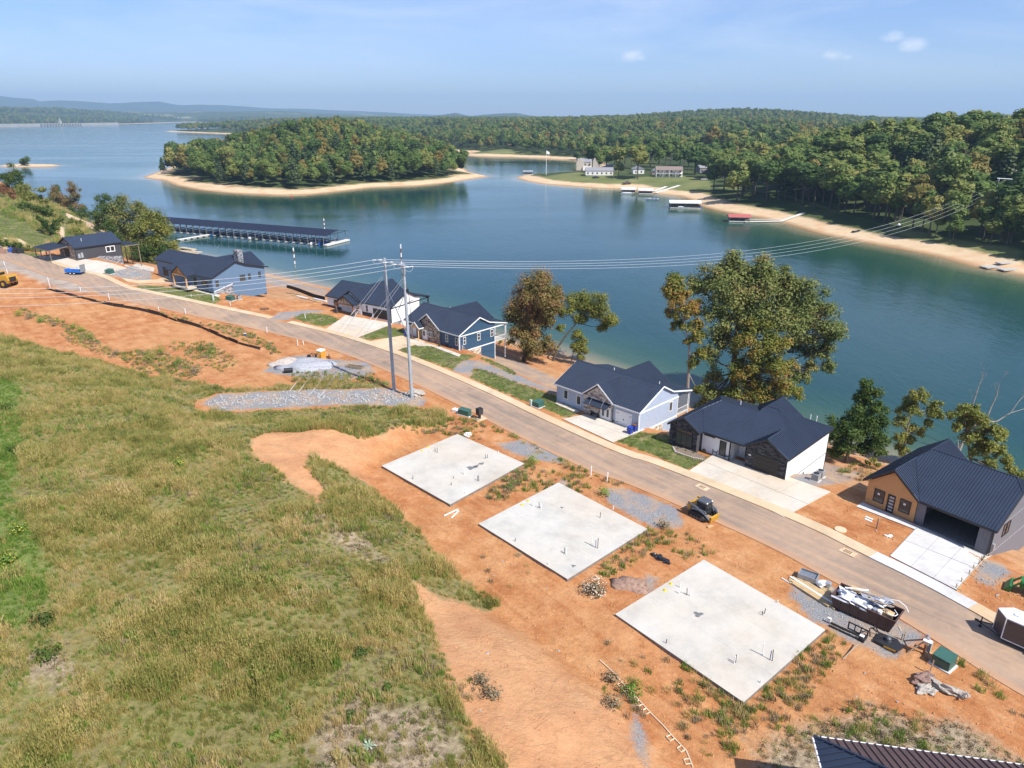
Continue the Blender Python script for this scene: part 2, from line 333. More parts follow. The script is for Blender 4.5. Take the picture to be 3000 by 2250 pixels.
def nodegroup_mat(name):
    m=bpy.data.materials.new(name); m.use_nodes=True; return m,m.node_tree,m.node_tree.nodes['Principled BSDF']
class NT:
    def __init__(s,t): s.t=t; s.n=t.nodes; s.l=t.links; s.pos=s.n.new('ShaderNodeNewGeometry').outputs['Position']
    def a(s,name): x=s.n.new('ShaderNodeAttribute'); x.attribute_name=name; return x.outputs['Fac']
    def noise(s,sc,det=5,rough=.6,dist=0,vec=None,out=0):
        x=s.n.new('ShaderNodeTexNoise'); x.inputs['Scale'].default_value=sc; x.inputs['Detail'].default_value=det; x.inputs['Roughness'].default_value=rough; x.inputs['Distortion'].default_value=dist
        s.l.new(vec or s.pos,x.inputs['Vector']); return x.outputs[out]
    def math(s,op,a,b=0,c=0):
        x=s.n.new('ShaderNodeMath'); x.operation=op
        for i,v in enumerate((a,b,c)):
            if isinstance(v,(int,float)): x.inputs[i].default_value=v
            else: s.l.new(v,x.inputs[i])
        return x.outputs[0]
    def ramp(s,f,stops):
        x=s.n.new('ShaderNodeValToRGB'); e=x.color_ramp.elements
        while len(e)<len(stops): e.new(.5)
        for i,(p,c) in enumerate(stops): e[i].position=p; e[i].color=(*c,1) if not isinstance(c,(int,float)) else (c,c,c,1)
        s.l.new(f,x.inputs[0]); return x.outputs[0]
    def mix(s,f,a,b,mode='MIX'):
        x=s.n.new('ShaderNodeMix'); x.data_type='RGBA'; x.blend_type=mode
        for i,v in ((0,f),(6,a),(7,b)):
            if isinstance(v,(int,float)): x.inputs[i].default_value=v
            elif isinstance(v,tuple): x.inputs[i].default_value=(*v,1)
            else: s.l.new(v,x.inputs[i])
        return x.outputs[2]
    def edge(s,att,nz,k,w=.25):   # soft ragged edge of a zone
        q=s.math('ADD',att,s.math('MULTIPLY',s.math('SUBTRACT',nz,.5),k)); x=s.n.new('ShaderNodeMapRange'); x.inputs[1].default_value=-w; x.inputs[2].default_value=w; s.l.new(q,x.inputs[0]); return x.outputs[0]
    def mr(s,f,a,b,c=0,d=1):
        x=s.n.new('ShaderNodeMapRange'); s.l.new(f,x.inputs[0])
        for i,v in enumerate((a,b,c,d)): x.inputs[i+1].default_value=v
        return x.outputs[0]
    def stretch(s,deg,sc):   # turn first, then stretch along the turned x axis
        a=s.n.new('ShaderNodeMapping'); a.inputs['Rotation'].default_value=(0,0,R(deg)); s.l.new(s.pos,a.inputs[0]); b_=s.n.new('ShaderNodeMapping'); b_.inputs['Scale'].default_value=sc; s.l.new(a.outputs[0],b_.inputs[0]); return b_.outputs[0]
    def z(s): x=s.n.new('ShaderNodeSeparateXYZ'); s.l.new(s.pos,x.inputs[0]); return x.outputs[2]
    def bump(s,h,st,d): x=s.n.new('ShaderNodeBump'); x.inputs['Strength'].default_value=st; x.inputs['Distance'].default_value=d; s.l.new(h,x.inputs['Height']); return x.outputs[0]
m,t,b=nodegroup_mat('earth'); q=NT(t)
nb=q.noise(.06,4); nm_=q.noise(.35,6,.65); nf=q.noise(2.2,6,.7); nf2=q.noise(9,4,.7)
clay=q.ramp(nm_,[(.22,(.28,.095,.033)),(.42,(.38,.15,.055)),(.56,(.46,.21,.088)),(.75,(.56,.33,.17))])
clay=q.mix(q.mr(nb,.42,.62),clay,q.ramp(nm_,[(.25,(.36,.14,.045)),(.7,(.54,.30,.14))]))
clay=q.mix(.55,clay,q.ramp(nf,[(.3,(.30,.30,.30)),(.5,(.5,.5,.5)),(.72,(.66,.64,.6))]),'OVERLAY')
trk=q.noise(.75,5,.6,.8,q.stretch(50,(.09,1,1))); clay=q.mix(q.math('MULTIPLY',q.mr(trk,.50,.62),q.mr(q.a('hill'),0.,-1.,0,.38)),clay,(.50,.26,.12)); clay=q.mix(q.math('MULTIPLY',q.mr(trk,.46,.36),q.mr(q.a('hill'),0.,-1.,0,.35)),clay,(.30,.115,.045))
peb=q.mix(q.mr(nf2,.62,.72),clay,(.62,.42,.27)); clay=q.mix(.6,clay,peb)
# rills washed down the cut slope
rn=q.noise(.5,6,.6,1.2,q.stretch(-38,(.16,1,1))); rill=q.math('MULTIPLY',q.mr(q.math('ABSOLUTE',q.math('SUBTRACT',rn,.5)),.018,0),q.mr(q.a('hill'),.5,3.))
clay=q.mix(q.math('MULTIPLY',q.mr(q.a('hill'),0.,3.),.45),clay,(.60,.36,.20)); clay=q.mix(q.math('MULTIPLY',rill,.10),clay,(.32,.15,.065))
grav=q.ramp(nf2,[(.3,(.12,.122,.13)),(.5,(.225,.228,.238)),(.7,(.42,.42,.42))]); grav=q.mix(q.mr(nm_,.45,.62),grav,(.38,.27,.19))
gcol=q.ramp(nf,[(.28,(.09,.10,.028)),(.45,(.16,.16,.05)),(.6,(.24,.215,.085)),(.75,(.34,.26,.13))])
gcol=q.mix(q.mr(nm_,.45,.65,0,.6),gcol,(.23,.18,.095))
lawn=q.ramp(q.math('ADD',q.math('MULTIPLY',nf,.5),q.math('MULTIPLY',nm_,.5)),[(.38,(.065,.095,.025)),(.5,(.12,.14,.042)),(.58,(.22,.19,.085)),(.68,(.38,.29,.165))])
brown=q.ramp(nf,[(.3,(.16,.12,.075)),(.5,(.30,.235,.16)),(.7,(.47,.38,.26))])
bright=q.ramp(nf,[(.3,(.08,.115,.03)),(.55,(.15,.19,.05)),(.75,(.25,.26,.09))])
dirt2=q.ramp(nm_,[(.3,(.25,.20,.16)),(.55,(.36,.30,.25)),(.75,(.50,.38,.27))])
sandy=q.ramp(nm_,[(.3,(.50,.36,.22)),(.7,(.70,.55,.38))])
sh_=q.ramp(nm_,[(.3,(.33,.17,.09)),(.6,(.47,.31,.18)),(.8,(.55,.40,.25))])
c=clay
zz=q.z()
c=q.mix(q.edge(q.a('dirt2'),nm_,5,1.2),c,dirt2)
c=q.mix(q.edge(q.a('sandt'),nm_,4,.8),c,sandy)
c=q.mix(q.edge(q.a('gravel'),q.noise(.7,7,.75),3.2,.3),c,grav)
c=q.mix(q.edge(q.a('grass'),nm_,5,.5),c,gcol)
c=q.mix(q.edge(q.a('lawn'),q.noise(1.2,4),2.0,.2),c,lawn)
c=q.mix(q.edge(q.a('brown'),nm_,7,1.2),c,brown)
c=q.mix(q.edge(q.a('bright'),nm_,5,.8),c,bright)
lk=q.math('MULTIPLY',q.mr(zz,-.5,-2.),q.mr(zz,-7.4,-4.2)); c=q.mix(q.math('MULTIPLY',lk,.5),c,sh_)
c=q.mix(q.mr(zz,-7.0,-7.5),c,sh_)
# far shores
ff=q.noise(.02,6,.7); ff2=q.noise(.0022,5,.65)
wood=q.ramp(ff,[(.3,(.025,.042,.015)),(.5,(.05,.072,.024)),(.7,(.10,.11,.04))])
wood=q.mix(q.mr(ff2,.60,.66),wood,(.24,.23,.12))
fld=q.ramp(q.noise(.05,5),[(.3,(.10,.13,.04)),(.6,(.17,.18,.07)),(.75,(.26,.22,.11))])
fc=q.mix(q.edge(q.a('field'),q.noise(.05,4),8,1.5),wood,fld)
beach=q.ramp(q.noise(.08,5),[(.3,(.50,.36,.21)),(.5,(.62,.48,.31)),(.7,(.56,.33,.18))])
stra=q.n.new('ShaderNodeTexWave'); stra.bands_direction='Z'; stra.inputs['Scale'].default_value=1.4; stra.inputs['Distortion'].default_value=2.5; q.l.new(q.pos,stra.inputs['Vector'])
beach=q.mix(q.math('MULTIPLY',stra.outputs['Fac'],.25),beach,(.45,.30,.17))
beach=q.mix(q.mr(zz,-7.4,-7.95),beach,(.33,.20,.10))
fc=q.mix(q.mr(q.math('ADD',zz,q.math('MULTIPLY',q.math('SUBTRACT',ff,.5),3)),-5.5,-6.1),fc,beach)
c=q.mix(q.a('far'),c,fc)
q.l.new(c,b.inputs['Base Color']); b.inputs['Roughness'].default_value=.95; b.inputs['Specular IOR Level'].default_value=.15
hgt=q.math('ADD',q.math('MULTIPLY',nf,.5),q.math('MULTIPLY',nf2,.2)); hgt=q.math('SUBTRACT',hgt,q.math('MULTIPLY',rill,q.math('MULTIPLY',q.mr(q.a('grass'),0,-1),.10))); q.l.new(q.bump(hgt,.8,.35),b.inputs['Normal'])
EARTH=m; ground=link('ground',me,m); ground['kind']='structure'
# ---------------------------------------------------------------- water
def wsh(X,Y): return np.full(X.shape,WZ)
rs2=np.concatenate([np.arange(60,400,3.),np.geomspace(404,1600,150),np.geomspace(1650,16400,60)])
an2=np.radians(np.concatenate([np.arange(-75,-45,3.),np.arange(-45,45.01,.45),np.arange(48,76,3.)]))
me,X,Y,Z=polar(rs2,an2,wsh,'lake_water'); gz=height(X,Y,False)
attr(me,'depth',np.clip(WZ-gz,-1,5))
m,t,b=nodegroup_mat('lake'); q=NT(t)
dn=q.noise(.03,3); dp=q.math('ADD',q.a('depth'),q.math('MULTIPLY',q.math('SUBTRACT',dn,.5),.8))
c=q.ramp(q.mr(dp,0,5),[(0,(.30,.215,.12)),(.10,(.19,.185,.11)),(.28,(.048,.095,.058)),(.6,(.020,.068,.050)),(1,(.011,.052,.050))])
q.l.new(c,b.inputs['Base Color']); b.inputs['IOR'].default_value=1.33
mw=q.n.new('ShaderNodeMapping'); mw.inputs['Rotation'].default_value=(0,0,R(25)); mw.inputs['Scale'].default_value=(1,.45,1); q.l.new(q.pos,mw.inputs[0])
w1=q.noise(.9,4,.6,.3,mw.outputs[0]); w2=q.noise(.12,4,.6,0,mw.outputs[0])
mw2=q.n.new('ShaderNodeMapping'); mw2.inputs['Rotation'].default_value=(0,0,R(-6)); mw2.inputs['Scale'].default_value=(.25,1,1); q.l.new(q.pos,mw2.inputs[0])
pat=q.noise(.010,4,.55,.6,mw2.outputs[0]); calm=q.mr(pat,.42,.62)
hh=q.math('ADD',q.math('MULTIPLY',w1,.5),w2)
bu=q.n.new('ShaderNodeBump'); bu.inputs['Distance'].default_value=.6; q.l.new(hh,bu.inputs['Height']); q.l.new(q.mr(calm,0,1,.26,.10),bu.inputs['Strength']); q.l.new(bu.outputs[0],b.inputs['Normal'])
q.l.new(q.mr(calm,0,1,.14,.06),b.inputs['Roughness'])
water=link('lake_water',me,m); water['kind']='structure'
# ---------------------------------------------------------------- road, kerb walk, drives
m,t,b=nodegroup_mat('asphalt'); q=NT(t)
a1=q.noise(.12,5,.65); a2=q.noise(1.1,5,.7); a3=q.noise(14,3)
st=q.noise(.9,5,.65,0,q.stretch(51,(.05,1,1)))
c=q.ramp(a1,[(.3,(.22,.165,.125)),(.5,(.29,.215,.16)),(.7,(.38,.27,.19))])
c=q.mix(q.mr(st,.45,.66,0,.7),c,(.44,.29,.185)); c=q.mix(q.mr(st,.42,.30,0,.5),c,(.17,.14,.12)); c=q.mix(q.mr(q.noise(.35,6,.7),.56,.7,0,.6),c,(.47,.31,.19)); c=q.mix(.35,c,q.ramp(a2,[(.3,(.35,.35,.35)),(.7,(.62,.6,.58))]),'OVERLAY')
c=q.mix(q.mr(q.a('edge'),-.2,.7,.0,.8),c,(.44,.25,.14))
q.l.new(c,b.inputs['Base Color']); b.inputs['Roughness'].default_value=.9; q.l.new(q.bump(a3,.3,.02),b.inputs['Normal']); ASPH=m
def ribbon(name,A,B,dz,mt,nx=8,edgeatt=False):
    vs=[];fs=[];ea=[]
    for (a,b_) in zip(A,B):
        for k in range(nx+1):
            t_=k/nx; x=a[0]*(1-t_)+b_[0]*t_; y=a[1]*(1-t_)+b_[1]*t_; vs.append((x,y,0)); ea.append(1-min(t_*6.6,99) if 0 else (t_*6.6-5.6))
    V=np.array(vs); V[:,2]=height(V[:,0],V[:,1])+dz
    for i in range(len(A)-1):
        for k in range(nx): o=i*(nx+1)+k; fs.append((o,o+1,o+nx+2,o+nx+1))
    me=bpy.data.meshes.new(name); me.from_pydata(V.tolist(),[],fs)
    if edgeatt: attr(me,'edge',ea)
    return struct(name,me,mt,True)
def densify(P,step):
    out=[P[0]]
    for a,b_ in zip(P[:-1],P[1:]):
        d=math.dist(a,b_); n=max(1,int(d/step))
        for k in range(1,n+1): out.append((a[0]+(b_[0]-a[0])*k/n,a[1]+(b_[1]-a[1])*k/n))
    return out
CD=densify(CURB,1.5); ribbon('road',offset(CD,-.05),offset(CD,6.55),.05,ASPH,10,True)
def concrete(name,c,dirt,seam=None):
    m,t,b=nodegroup_mat(name); q=NT(t); a1=q.noise(.25,6,.7); a2=q.noise(1.6,5,.7); a3=q.noise(.08,3)
    cc=q.ramp(a1,[(.3,tuple(x*.80 for x in c)),(.5,c),(.72,tuple(min(.85,x*1.12) for x in c))])
    cc=q.mix(.3,cc,q.ramp(a2,[(.3,(.4,.4,.4)),(.7,(.6,.6,.6))]),'OVERLAY')
    if dirt: cc=q.mix(q.mr(q.math('ADD',a3,q.math('MULTIPLY',a2,.3)),.58,.78,0,dirt),cc,(.52,.36,.20))
    q.l.new(cc,b.inputs['Base Color']); b.inputs['Roughness'].default_value=.85; q.l.new(q.bump(q.noise(20,3),.2,.01),b.inputs['Normal']); return m
CON_W=concrete('clay_stained_concrete',(.56,.44,.29),.6); CON_D=concrete('drive_concrete',(.54,.50,.43),.4); CON_N=concrete('fresh_concrete',(.53,.52,.50),0); CON_P=concrete('slab_concrete',(.49,.475,.43),.22)
DARKJ=mat('joint_dark',(.10,.085,.07),.9)
# kerb walk in separate flags
CW=densify(CURB,3.0); i0=min(range(len(CW)),key=lambda i:math.dist(CW[i],bp(109,755,4))); i1=len(CW)-6
walk=struct('sidewalk',MB().box(CW[i1][0],CW[i1][1],-.3,CW[i1][0]+1.5,CW[i1][1]+.5,.1),CON_W)
CI=offset(CW,-.03); CO=offset(CW,-1.6); n_=0
gapx=(bp(787,934,.3)[0],bp(838,942,.3)[0]); newx=(bp(2531,1625)[0],bp(2833,1781)[0])
for i in range(i0,i1):
    a,b_,c_,d_=CI[i],CI[i+1],CO[i+1],CO[i]; cx=(a[0]+b_[0])/2
    if gapx[0]<cx<gapx[1]: continue
    def sh(p,q_,f): return (p[0]+(q_[0]-p[0])*f,p[1]+(q_[1]-p[1])*f)
    A,B=sh(a,b_,.006),sh(a,b_,.994); C_,D=sh(d_,c_,.994),sh(d_,c_,.006)
    z4=[zg(*p) for p in (A,B,C_,D)]; mb=MB(); top=.15+.004*((i*7)%3)
    mb.add([(p[0],p[1],z-.3) for p,z in zip((A,B,C_,D),z4)]+[(p[0],p[1],z+top) for p,z in zip((A,B,C_,D),z4)],[(4,7,6,5),(0,1,5,4),(1,2,6,5),(2,3,7,6),(3,0,4,7)])
    link('flag',mb,CON_N if newx[0]<cx<newx[1] else CON_W,walk)
def drape(name,poly,top,mt,thick=.3,step=2.0,parent=None,z=None):
    bm=bmesh.new(); f=bm.faces.new([bm.verts.new((x,y,0)) for x,y in poly]); bm.normal_update()
    if f.normal.z<0: bmesh.ops.reverse_faces(bm,faces=bm.faces[:])
    xs=[p[0] for p in poly]; ys=[p[1] for p in poly]
    if z is None:
        for ax,(lo,hi) in enumerate(((min(xs),max(xs)),(min(ys),max(ys)))):
            k=lo+step
            while k<hi:
                bmesh.ops.bisect_plane(bm,geom=bm.verts[:]+bm.edges[:]+bm.faces[:],plane_co=(k,k,0),plane_no=((1,0,0),(0,1,0))[ax]); k+=step
    r=bmesh.ops.extrude_face_region(bm,geom=bm.faces[:]); nv=[v for v in r['geom'] if isinstance(v,bmesh.types.BMVert)]
    for v in bm.verts: v.co.z=(zg(v.co.x,v.co.y) if z is None else z)+top-thick
    for v in nv: v.co.z+=thick
    bmesh.ops.recalc_face_normals(bm,faces=bm.faces[:]); me=bpy.data.meshes.new(name); bm.to_mesh(me); bm.free()
    return struct(name,me,mt) if parent is None else link(name,me,mt,parent)

# ---------------------------------------------------------------- mountains and the haze
def ridge_mesh(name,prof,d,depth,mt,seed,base=WZ-4):
    xs=np.linspace(prof[0][0],prof[-1][0],420); ys=np.interp(xs,[p[0] for p in prof],[p[1] for p in prof]); rows=26; vs=[]
    az=np.arctan((xs-1500)/(FPX*math.cos(PITCH)+ (1125-338)*math.sin(PITCH)))
    for j in range(rows):
        f=j/(rows-1); dd=d+depth*(f-.6)
        X=np.sin(az)*dd; Y=np.cos(az)*dd
        top=CAMH+(338-ys)/2180*d+12*(fbm(xs*6,ys*0,260,4,seed)-.47)
        k=1-abs(f-.6)/.6 if f<.6 else 1-(f-.6)/.4*.8
        Z=base+(top-base)*k**1.1+ (60*(fbm(X,Y,900,4,seed+3)-.5)*(k*(1-k)*4) if f<.6 else 0)
        Z=np.minimum(Z,top)
        vs+=list(zip(X.tolist(),Y.tolist(),Z.tolist()))
    n=len(xs); fs=[(j*n+i,j*n+i+1,(j+1)*n+i+1,(j+1)*n+i) for j in range(rows-1) for i in range(n-1)]
    me=bpy.data.meshes.new(name); me.from_pydata(vs,[],fs); return struct(name,me,mt,True)
MTN=mat('mountain_wood',(.035,.055,.03),.95,0,.3,.004)
ridge_mesh('mountains',[(-400,300),(-100,290),(0,294),(60,299),(110,301),(125,306),(180,303),(250,305),(330,309),(400,306),(470,304),(530,313),(600,311),(700,314),(800,320),(900,321),(1000,325),(1100,328),(1200,333),(1300,338),(1500,345),(2400,347),(2500,343),(2600,341),(2700,341),(2850,337),(3000,334),(3400,330)],13000,3500,MTN,5)
ridge_mesh('far_hills',[(1150,356),(1200,353),(1240,344),(1280,338),(1334,331),(1375,338),(1440,335),(1511,331),(1560,339),(1640,346)],6200,1600,MTN,9)
hzm=bpy.data.materials.new('haze_air'); hzm.use_nodes=True; t=hzm.node_tree; t.nodes.clear(); o_=t.nodes.new('ShaderNodeOutputMaterial'); pv=t.nodes.new('ShaderNodeVolumePrincipled')
pv.inputs['Color'].default_value=(.50,.75,1,1); pv.inputs['Density'].default_value=HAZE; pv.inputs['Anisotropy'].default_value=.1; t.links.new(pv.outputs[0],o_.inputs['Volume'])
haze=link('haze',MB().box(-17000,-9000,WZ-7,17000,17000,460),hzm); haze['kind']='stuff'
# ---------------------------------------------------------------- house kit
def metal_mat(name,c,rough=.38):
    m=mat(name,c,rough,.25,.06,.5,spec=.5); return m
ROOF=metal_mat('navy_roof_metal',(.040,.055,.088),.38); ROOF2=metal_mat('charcoal_roof_metal',(.038,.052,.084),.4)
TRIMD=mat('black_trim',(.02,.02,.022),.5,0,.05); TRIMW=mat('white_trim',(.78,.78,.77),.6,0,.03)
WHITE=mat('white_siding',(.80,.80,.79),.6,0,.03); LBLUE=mat('pale_grey_blue_siding',(.40,.46,.56),.65,0,.04); MBLUE=mat('steel_blue_siding',(.115,.19,.29),.65,0,.04)
NAVY=mat('dark_blue_siding',(.035,.085,.15),.6,0,.05); CHAR=mat('charcoal_siding',(.055,.055,.062),.65,0,.06); GREYW=mat('grey_siding',(.16,.16,.18),.65,0,.05)
CEDAR=mat('cedar_boards',(.58,.31,.12),.6,0,.12,2,island=.7,c2=(.44,.22,.085),c3=(.72,.43,.19)); TIMBER=mat('oiled_timber',(.26,.11,.045),.6,0,.15,4)
DSTONE=mat('dark_stone',(.045,.045,.052),.8,0,.2,3,island=.8,c2=(.02,.02,.024),c3=(.085,.082,.085)); TSTONE=mat('tan_stone',(.48,.41,.34),.85,0,.2,3,island=.8,c2=(.26,.215,.18),c3=(.68,.60,.51)); BSTONE=mat('brown_stone',(.30,.22,.165),.85,0,.2,3,island=.8,c2=(.14,.10,.075),c3=(.50,.40,.32))
LSTONE=mat('light_stone',(.52,.45,.36),.85,0,.15,3,island=.8,c2=(.24,.20,.16),c3=(.70,.63,.52)); GSTONE=mat('grey_stone',(.27,.28,.30),.85,0,.2,3,island=.8,c2=(.10,.105,.115),c3=(.36,.36,.37))
WB0=mat('grey_timber',(.20,.15,.11),.8,0,.12,4); MORT=mat('mortar',(.24,.22,.20),.9)
m,t,b=nodegroup_mat('window_glass'); b.inputs['Base Color'].default_value=(.07,.07,.065,1); b.inputs['Roughness'].default_value=.06; GLASS=m
DOORW=mat('white_door',(.80,.80,.79),.45,0,.02); DOORD=mat('dark_door',(.018,.016,.015),.5,0,.05); FOUND=mat('painted_foundation',(.48,.47,.44),.8,0,.08)
ALU=mat('galvanised_metal',(.50,.52,.54),.4,.6,.08); ACM=mat('ac_case',(.28,.28,.27),.5,0,.05,10)
def clip(poly,a,b,c):   # keep a*x+b*y<=c, poly in 2-D
    out=[]
    for i in range(len(poly)):
        p,q_=poly[i],poly[(i+1)%len(poly)]; dp=a*p[0]+b*p[1]-c; dq=a*q_[0]+b*q_[1]-c
        if dp<=0: out.append(p)
        if (dp<0<dq) or (dq<0<dp): k=dp/(dp-dq); out.append((p[0]+(q_[0]-p[0])*k,p[1]+(q_[1]-p[1])*k))
    return out
def roof_plane(root,pts,mt=None,pw=.92,ribs=3,th=.07,rib=.07):
    mt=mt or ROOF; P=[Vector(p) for p in pts]; n=Vector((0,0,0))
    for i in range(len(P)): a,b_=P[i],P[(i+1)%len(P)]; n+=Vector(((a.y-b_.y)*(a.z+b_.z),(a.z-b_.z)*(a.x+b_.x),(a.x-b_.x)*(a.y+b_.y)))
    n.normalize()
    if n.z<0: n=-n; P.reverse()
    h=Vector((0,0,1)).cross(n)
    h=Vector((1,0,0)) if h.length<1e-4 else h.normalized(); s=n.cross(h); o=P[0]   # h along the eave, s up the slope
    q2=[((p-o).dot(h),(p-o).dot(s)) for p in P]; lo=min(p[0] for p in q2); hi=max(p[0] for p in q2); k=max(1,round((hi-lo)/pw)); w=(hi-lo)/k
    W3=lambda x,y,z=0: o+h*x+s*y+n*z
    for i in range(k):
        x0,x1=lo+i*w+.004,lo+(i+1)*w-.004; c=clip(clip(q2,-1,0,-x0),1,0,x1)
        if len(c)<3: continue
        if abs(sum(c[j][0]*c[(j+1)%len(c)][1]-c[(j+1)%len(c)][0]*c[j][1] for j in range(len(c))))<.02: continue
        mb=MB(); mb.prism([W3(*p) for p in c][::-1],n*th)
        for r_ in range(ribs):
            xr=x0+(x1-x0)*(r_+ .06)/ribs; ys=[]
            for j in range(len(c)):
                p,q_=c[j],c[(j+1)%len(c)]
                if (p[0]-xr)*(q_[0]-xr)<0: ys.append(p[1]+(q_[1]-p[1])*(xr-p[0])/(q_[0]-p[0]))
            if len(ys)>1 and max(ys)-min(ys)>.15:
                a,b_=min(ys),max(ys); mb.prism([W3(xr,a,th-.01),W3(xr+.075,a,th-.01),W3(xr+.075,b_,th-.01),W3(xr,b_,th-.01)][::-1],n*(rib+.01))
        link('roof_panel',mb,mt,root)
def edge_trim(root,segs,mt,name='fascia',w=.09,h=.2,dz=-.04):
    mb=MB()
    for a,b_ in segs:
        a,b_=Vector(a),Vector(b_); d=(b_-a); L_=d.length; d.normalize(); sd_=Vector((-d.y,d.x,0)); 
        if sd_.length<1e-4: continue
        sd_.normalize(); up=d.cross(sd_); up=-up if up.z<0 else up; c=a+up*dz
        q_=[c-sd_*w/2-up*h/2,c+sd_*w/2-up*h/2,c+sd_*w/2+up*h/2,c-sd_*w/2+up*h/2]; mb.prism(q_[::-1],d*L_)
    return link(name,mb,mt,root)
class Wall:   # a wall face: origin, direction along it, outward normal; (s,h) coordinates
    def __init__(w,root,o,d,n,th=.18): w.r=root;w.o=Vector(o);w.d=Vector(d).normalized();w.n=Vector(n).normalized();w.th=th
    def p(w,s,h,k=0): return w.o+w.d*s+w.n*k+Vector((0,0,h))
    def body(w,pts,mt,name='wall'):
        q_=[w.p(s,h) for s,h in pts]; mb=MB().prism(q_,-w.n*w.th); w.flip(mb); return link(name,mb,mt,w.r)
    def flip(w,mb):
        me=mb.mesh('x'); bm=bmesh.new(); bm.from_mesh(me); bmesh.ops.recalc_face_normals(bm,faces=bm.faces[:]); bm.to_mesh(me); bm.free()
        mb.v=[tuple(v.co) for v in me.vertices]; mb.f=[tuple(p.vertices) for p in me.polygons]; mb.m=[0]*len(mb.f); bpy.data.meshes.remove(me)
    def bx(w,mb,s0,h0,s1,h1,k0,k1,m=0):
        v=[w.p(s,h,k) for k in(k0,k1) for s,h in((s0,h0),(s1,h0),(s1,h1),(s0,h1))]
        fs=[(0,3,2,1),(4,5,6,7),(0,1,5,4),(1,2,6,5),(2,3,7,6),(3,0,4,7)]
        if w.d.cross(Vector((0,0,1))).dot(w.n)<0: fs=[f[::-1] for f in fs]
        return mb.add(v,fs,m)
    def span(w,poly,x):
        ys=[]
        for i in range(len(poly)):
            p,q_=poly[i],poly[(i+1)%len(poly)]
            if (p[0]-x)*(q_[0]-x)<=0 and p[0]!=q_[0]: ys.append(p[1]+(q_[1]-p[1])*(x-p[0])/(q_[0]-p[0]))
        return (min(ys),max(ys)) if len(ys)>1 else None
    def battens(w,poly,mt,step=.4,skip=()):
        mb=MB(); x=min(p[0] for p in poly)+.1
        while x<max(p[0] for p in poly)-.05:
            y=w.span(poly,x)
            if y and y[1]-y[0]>.3:
                segs=[y]
                for s0,h0,s1,h1 in skip:
                    if s0-.06<x<s1+.02: segs=[q2 for a,b_ in segs for q2 in ((a,min(b_,h0)),(max(a,h1),b_)) if q2[1]-q2[0]>.1]
                for a,b_ in segs: w.bx(mb,x,a,x+.06,b_,-.005,.025)
            x+=step
        o=link('battens',mb,mt,w.r); o['kind']='stuff'; return o
    def boards(w,poly,mt,hgt=.19,name='board',skip=(),joined=True):
        mb=MB(); y=min(p[1] for p in poly); T=[(p[1],p[0]) for p in poly]
        while y<max(p[1] for p in poly)-.03:
            x=w.span(T,y+hgt*.5)
            if x and x[1]-x[0]>.1:
                segs=[x]
                for s0,h0,s1,h1 in skip:
                    if h0-.1<y+hgt/2<h1+.05: segs=[q2 for a,b_ in segs for q2 in ((a,min(b_,s0)),(max(a,s1),b_)) if q2[1]-q2[0]>.05]
                for a,b_ in segs:
                    if joined: w.bx(mb,a,y+.012,b_,y+hgt,-.01,.03)
                    else:
                        k=a
                        while k<b_: e=min(b_,k+U(2.2,3.6)); l_=MB(); w.bx(l_,k+.004,y+.014,e-.004,y+hgt-.004,-.01,.028+U(0,.012)); link(name,l_,mt,w.r); k=e
            y+=hgt
        if joined: o=link('siding_boards',mb,mt,w.r); o['kind']='stuff'
    def stones(w,poly,mt,skip=(),sh=.16,sw=(.25,.6),name='stone_veneer'):
        rd=random.Random(len(poly)+int(w.o.x*10)); mb=MB(); y=min(p[1] for p in poly); T=[(p[1],p[0]) for p in poly]; y1=max(p[1] for p in poly)
        while y<y1-.03:
            hh=sh*rd.uniform(.7,1.35); x=w.span(T,min(y+hh*.5,y1-.02))
            if x:
                k=x[0]
                while k<x[1]-.04:
                    e=min(x[1],k+rd.uniform(*sw)); sk=any(s0<(k+e)/2<s1 and h0<y+hh/2<h1 for s0,h0,s1,h1 in skip)
                    if not sk: w.bx(mb,k+.008,y+.008,e-.008,min(y+hh,y1)-.008,-.02,rd.uniform(.035,.085))
                    k=e
            y+=hh
        o=link(name,mb,mt,w.r); o['kind']='stuff'; return o
    def window(w,s,h,wd,ht,fm,lights=1,mid=True,k=.0,label=None,fw=.09):
        mb=MB(); f=fw
        for a in ((s,h,s+wd,h+f),(s,h+ht-f,s+wd,h+ht),(s,h+f,s+f,h+ht-f),(s+wd-f,h+f,s+wd,h+ht-f)): w.bx(mb,*a,k-.02,k+.07)
        for i in range(1,lights): x=s+wd*i/lights; w.bx(mb,x-f/2,h+f,x+f/2,h+ht-f,k-.01,k+.05)
        if mid: w.bx(mb,s+f,h+ht*.5-.03,s+wd-f,h+ht*.5+.03,k-.01,k+.055)
        fr=link('window',mb,fm,w.r)
        g=MB(); w.bx(g,s+f,h+f,s+wd-f,h+ht-f,k-.01,k+.03); link('pane',g,GLASS,fr); return fr
    def door(w,s,h,wd,ht,mt,name='door',panels=(1,1),k=.05,trim=None):
        mb=MB(); w.bx(mb,s,h,s+wd,h+ht,-.02,k)
        nx,ny=panels
        for i in range(nx):
            for j in range(ny):
                a=s+wd*(i+.12)/nx; b_=s+wd*(i+.88)/nx; c=h+ht*(j+.1)/ny; d=h+ht*(j+.9)/ny; w.bx(mb,a,c,b_,d,k-.01,k+.02)
        o=link(name,mb,mt,w.r)
        if trim:
            t_=MB(); f=.12
            for a in ((s-f,h,s,h+ht+f),(s+wd,h,s+wd+f,h+ht+f),(s,h+ht,s+wd,h+ht+f)): w.bx(t_,*a,-.01,k+.03)
            link('door_frame',t_,trim,w.r)
        return o
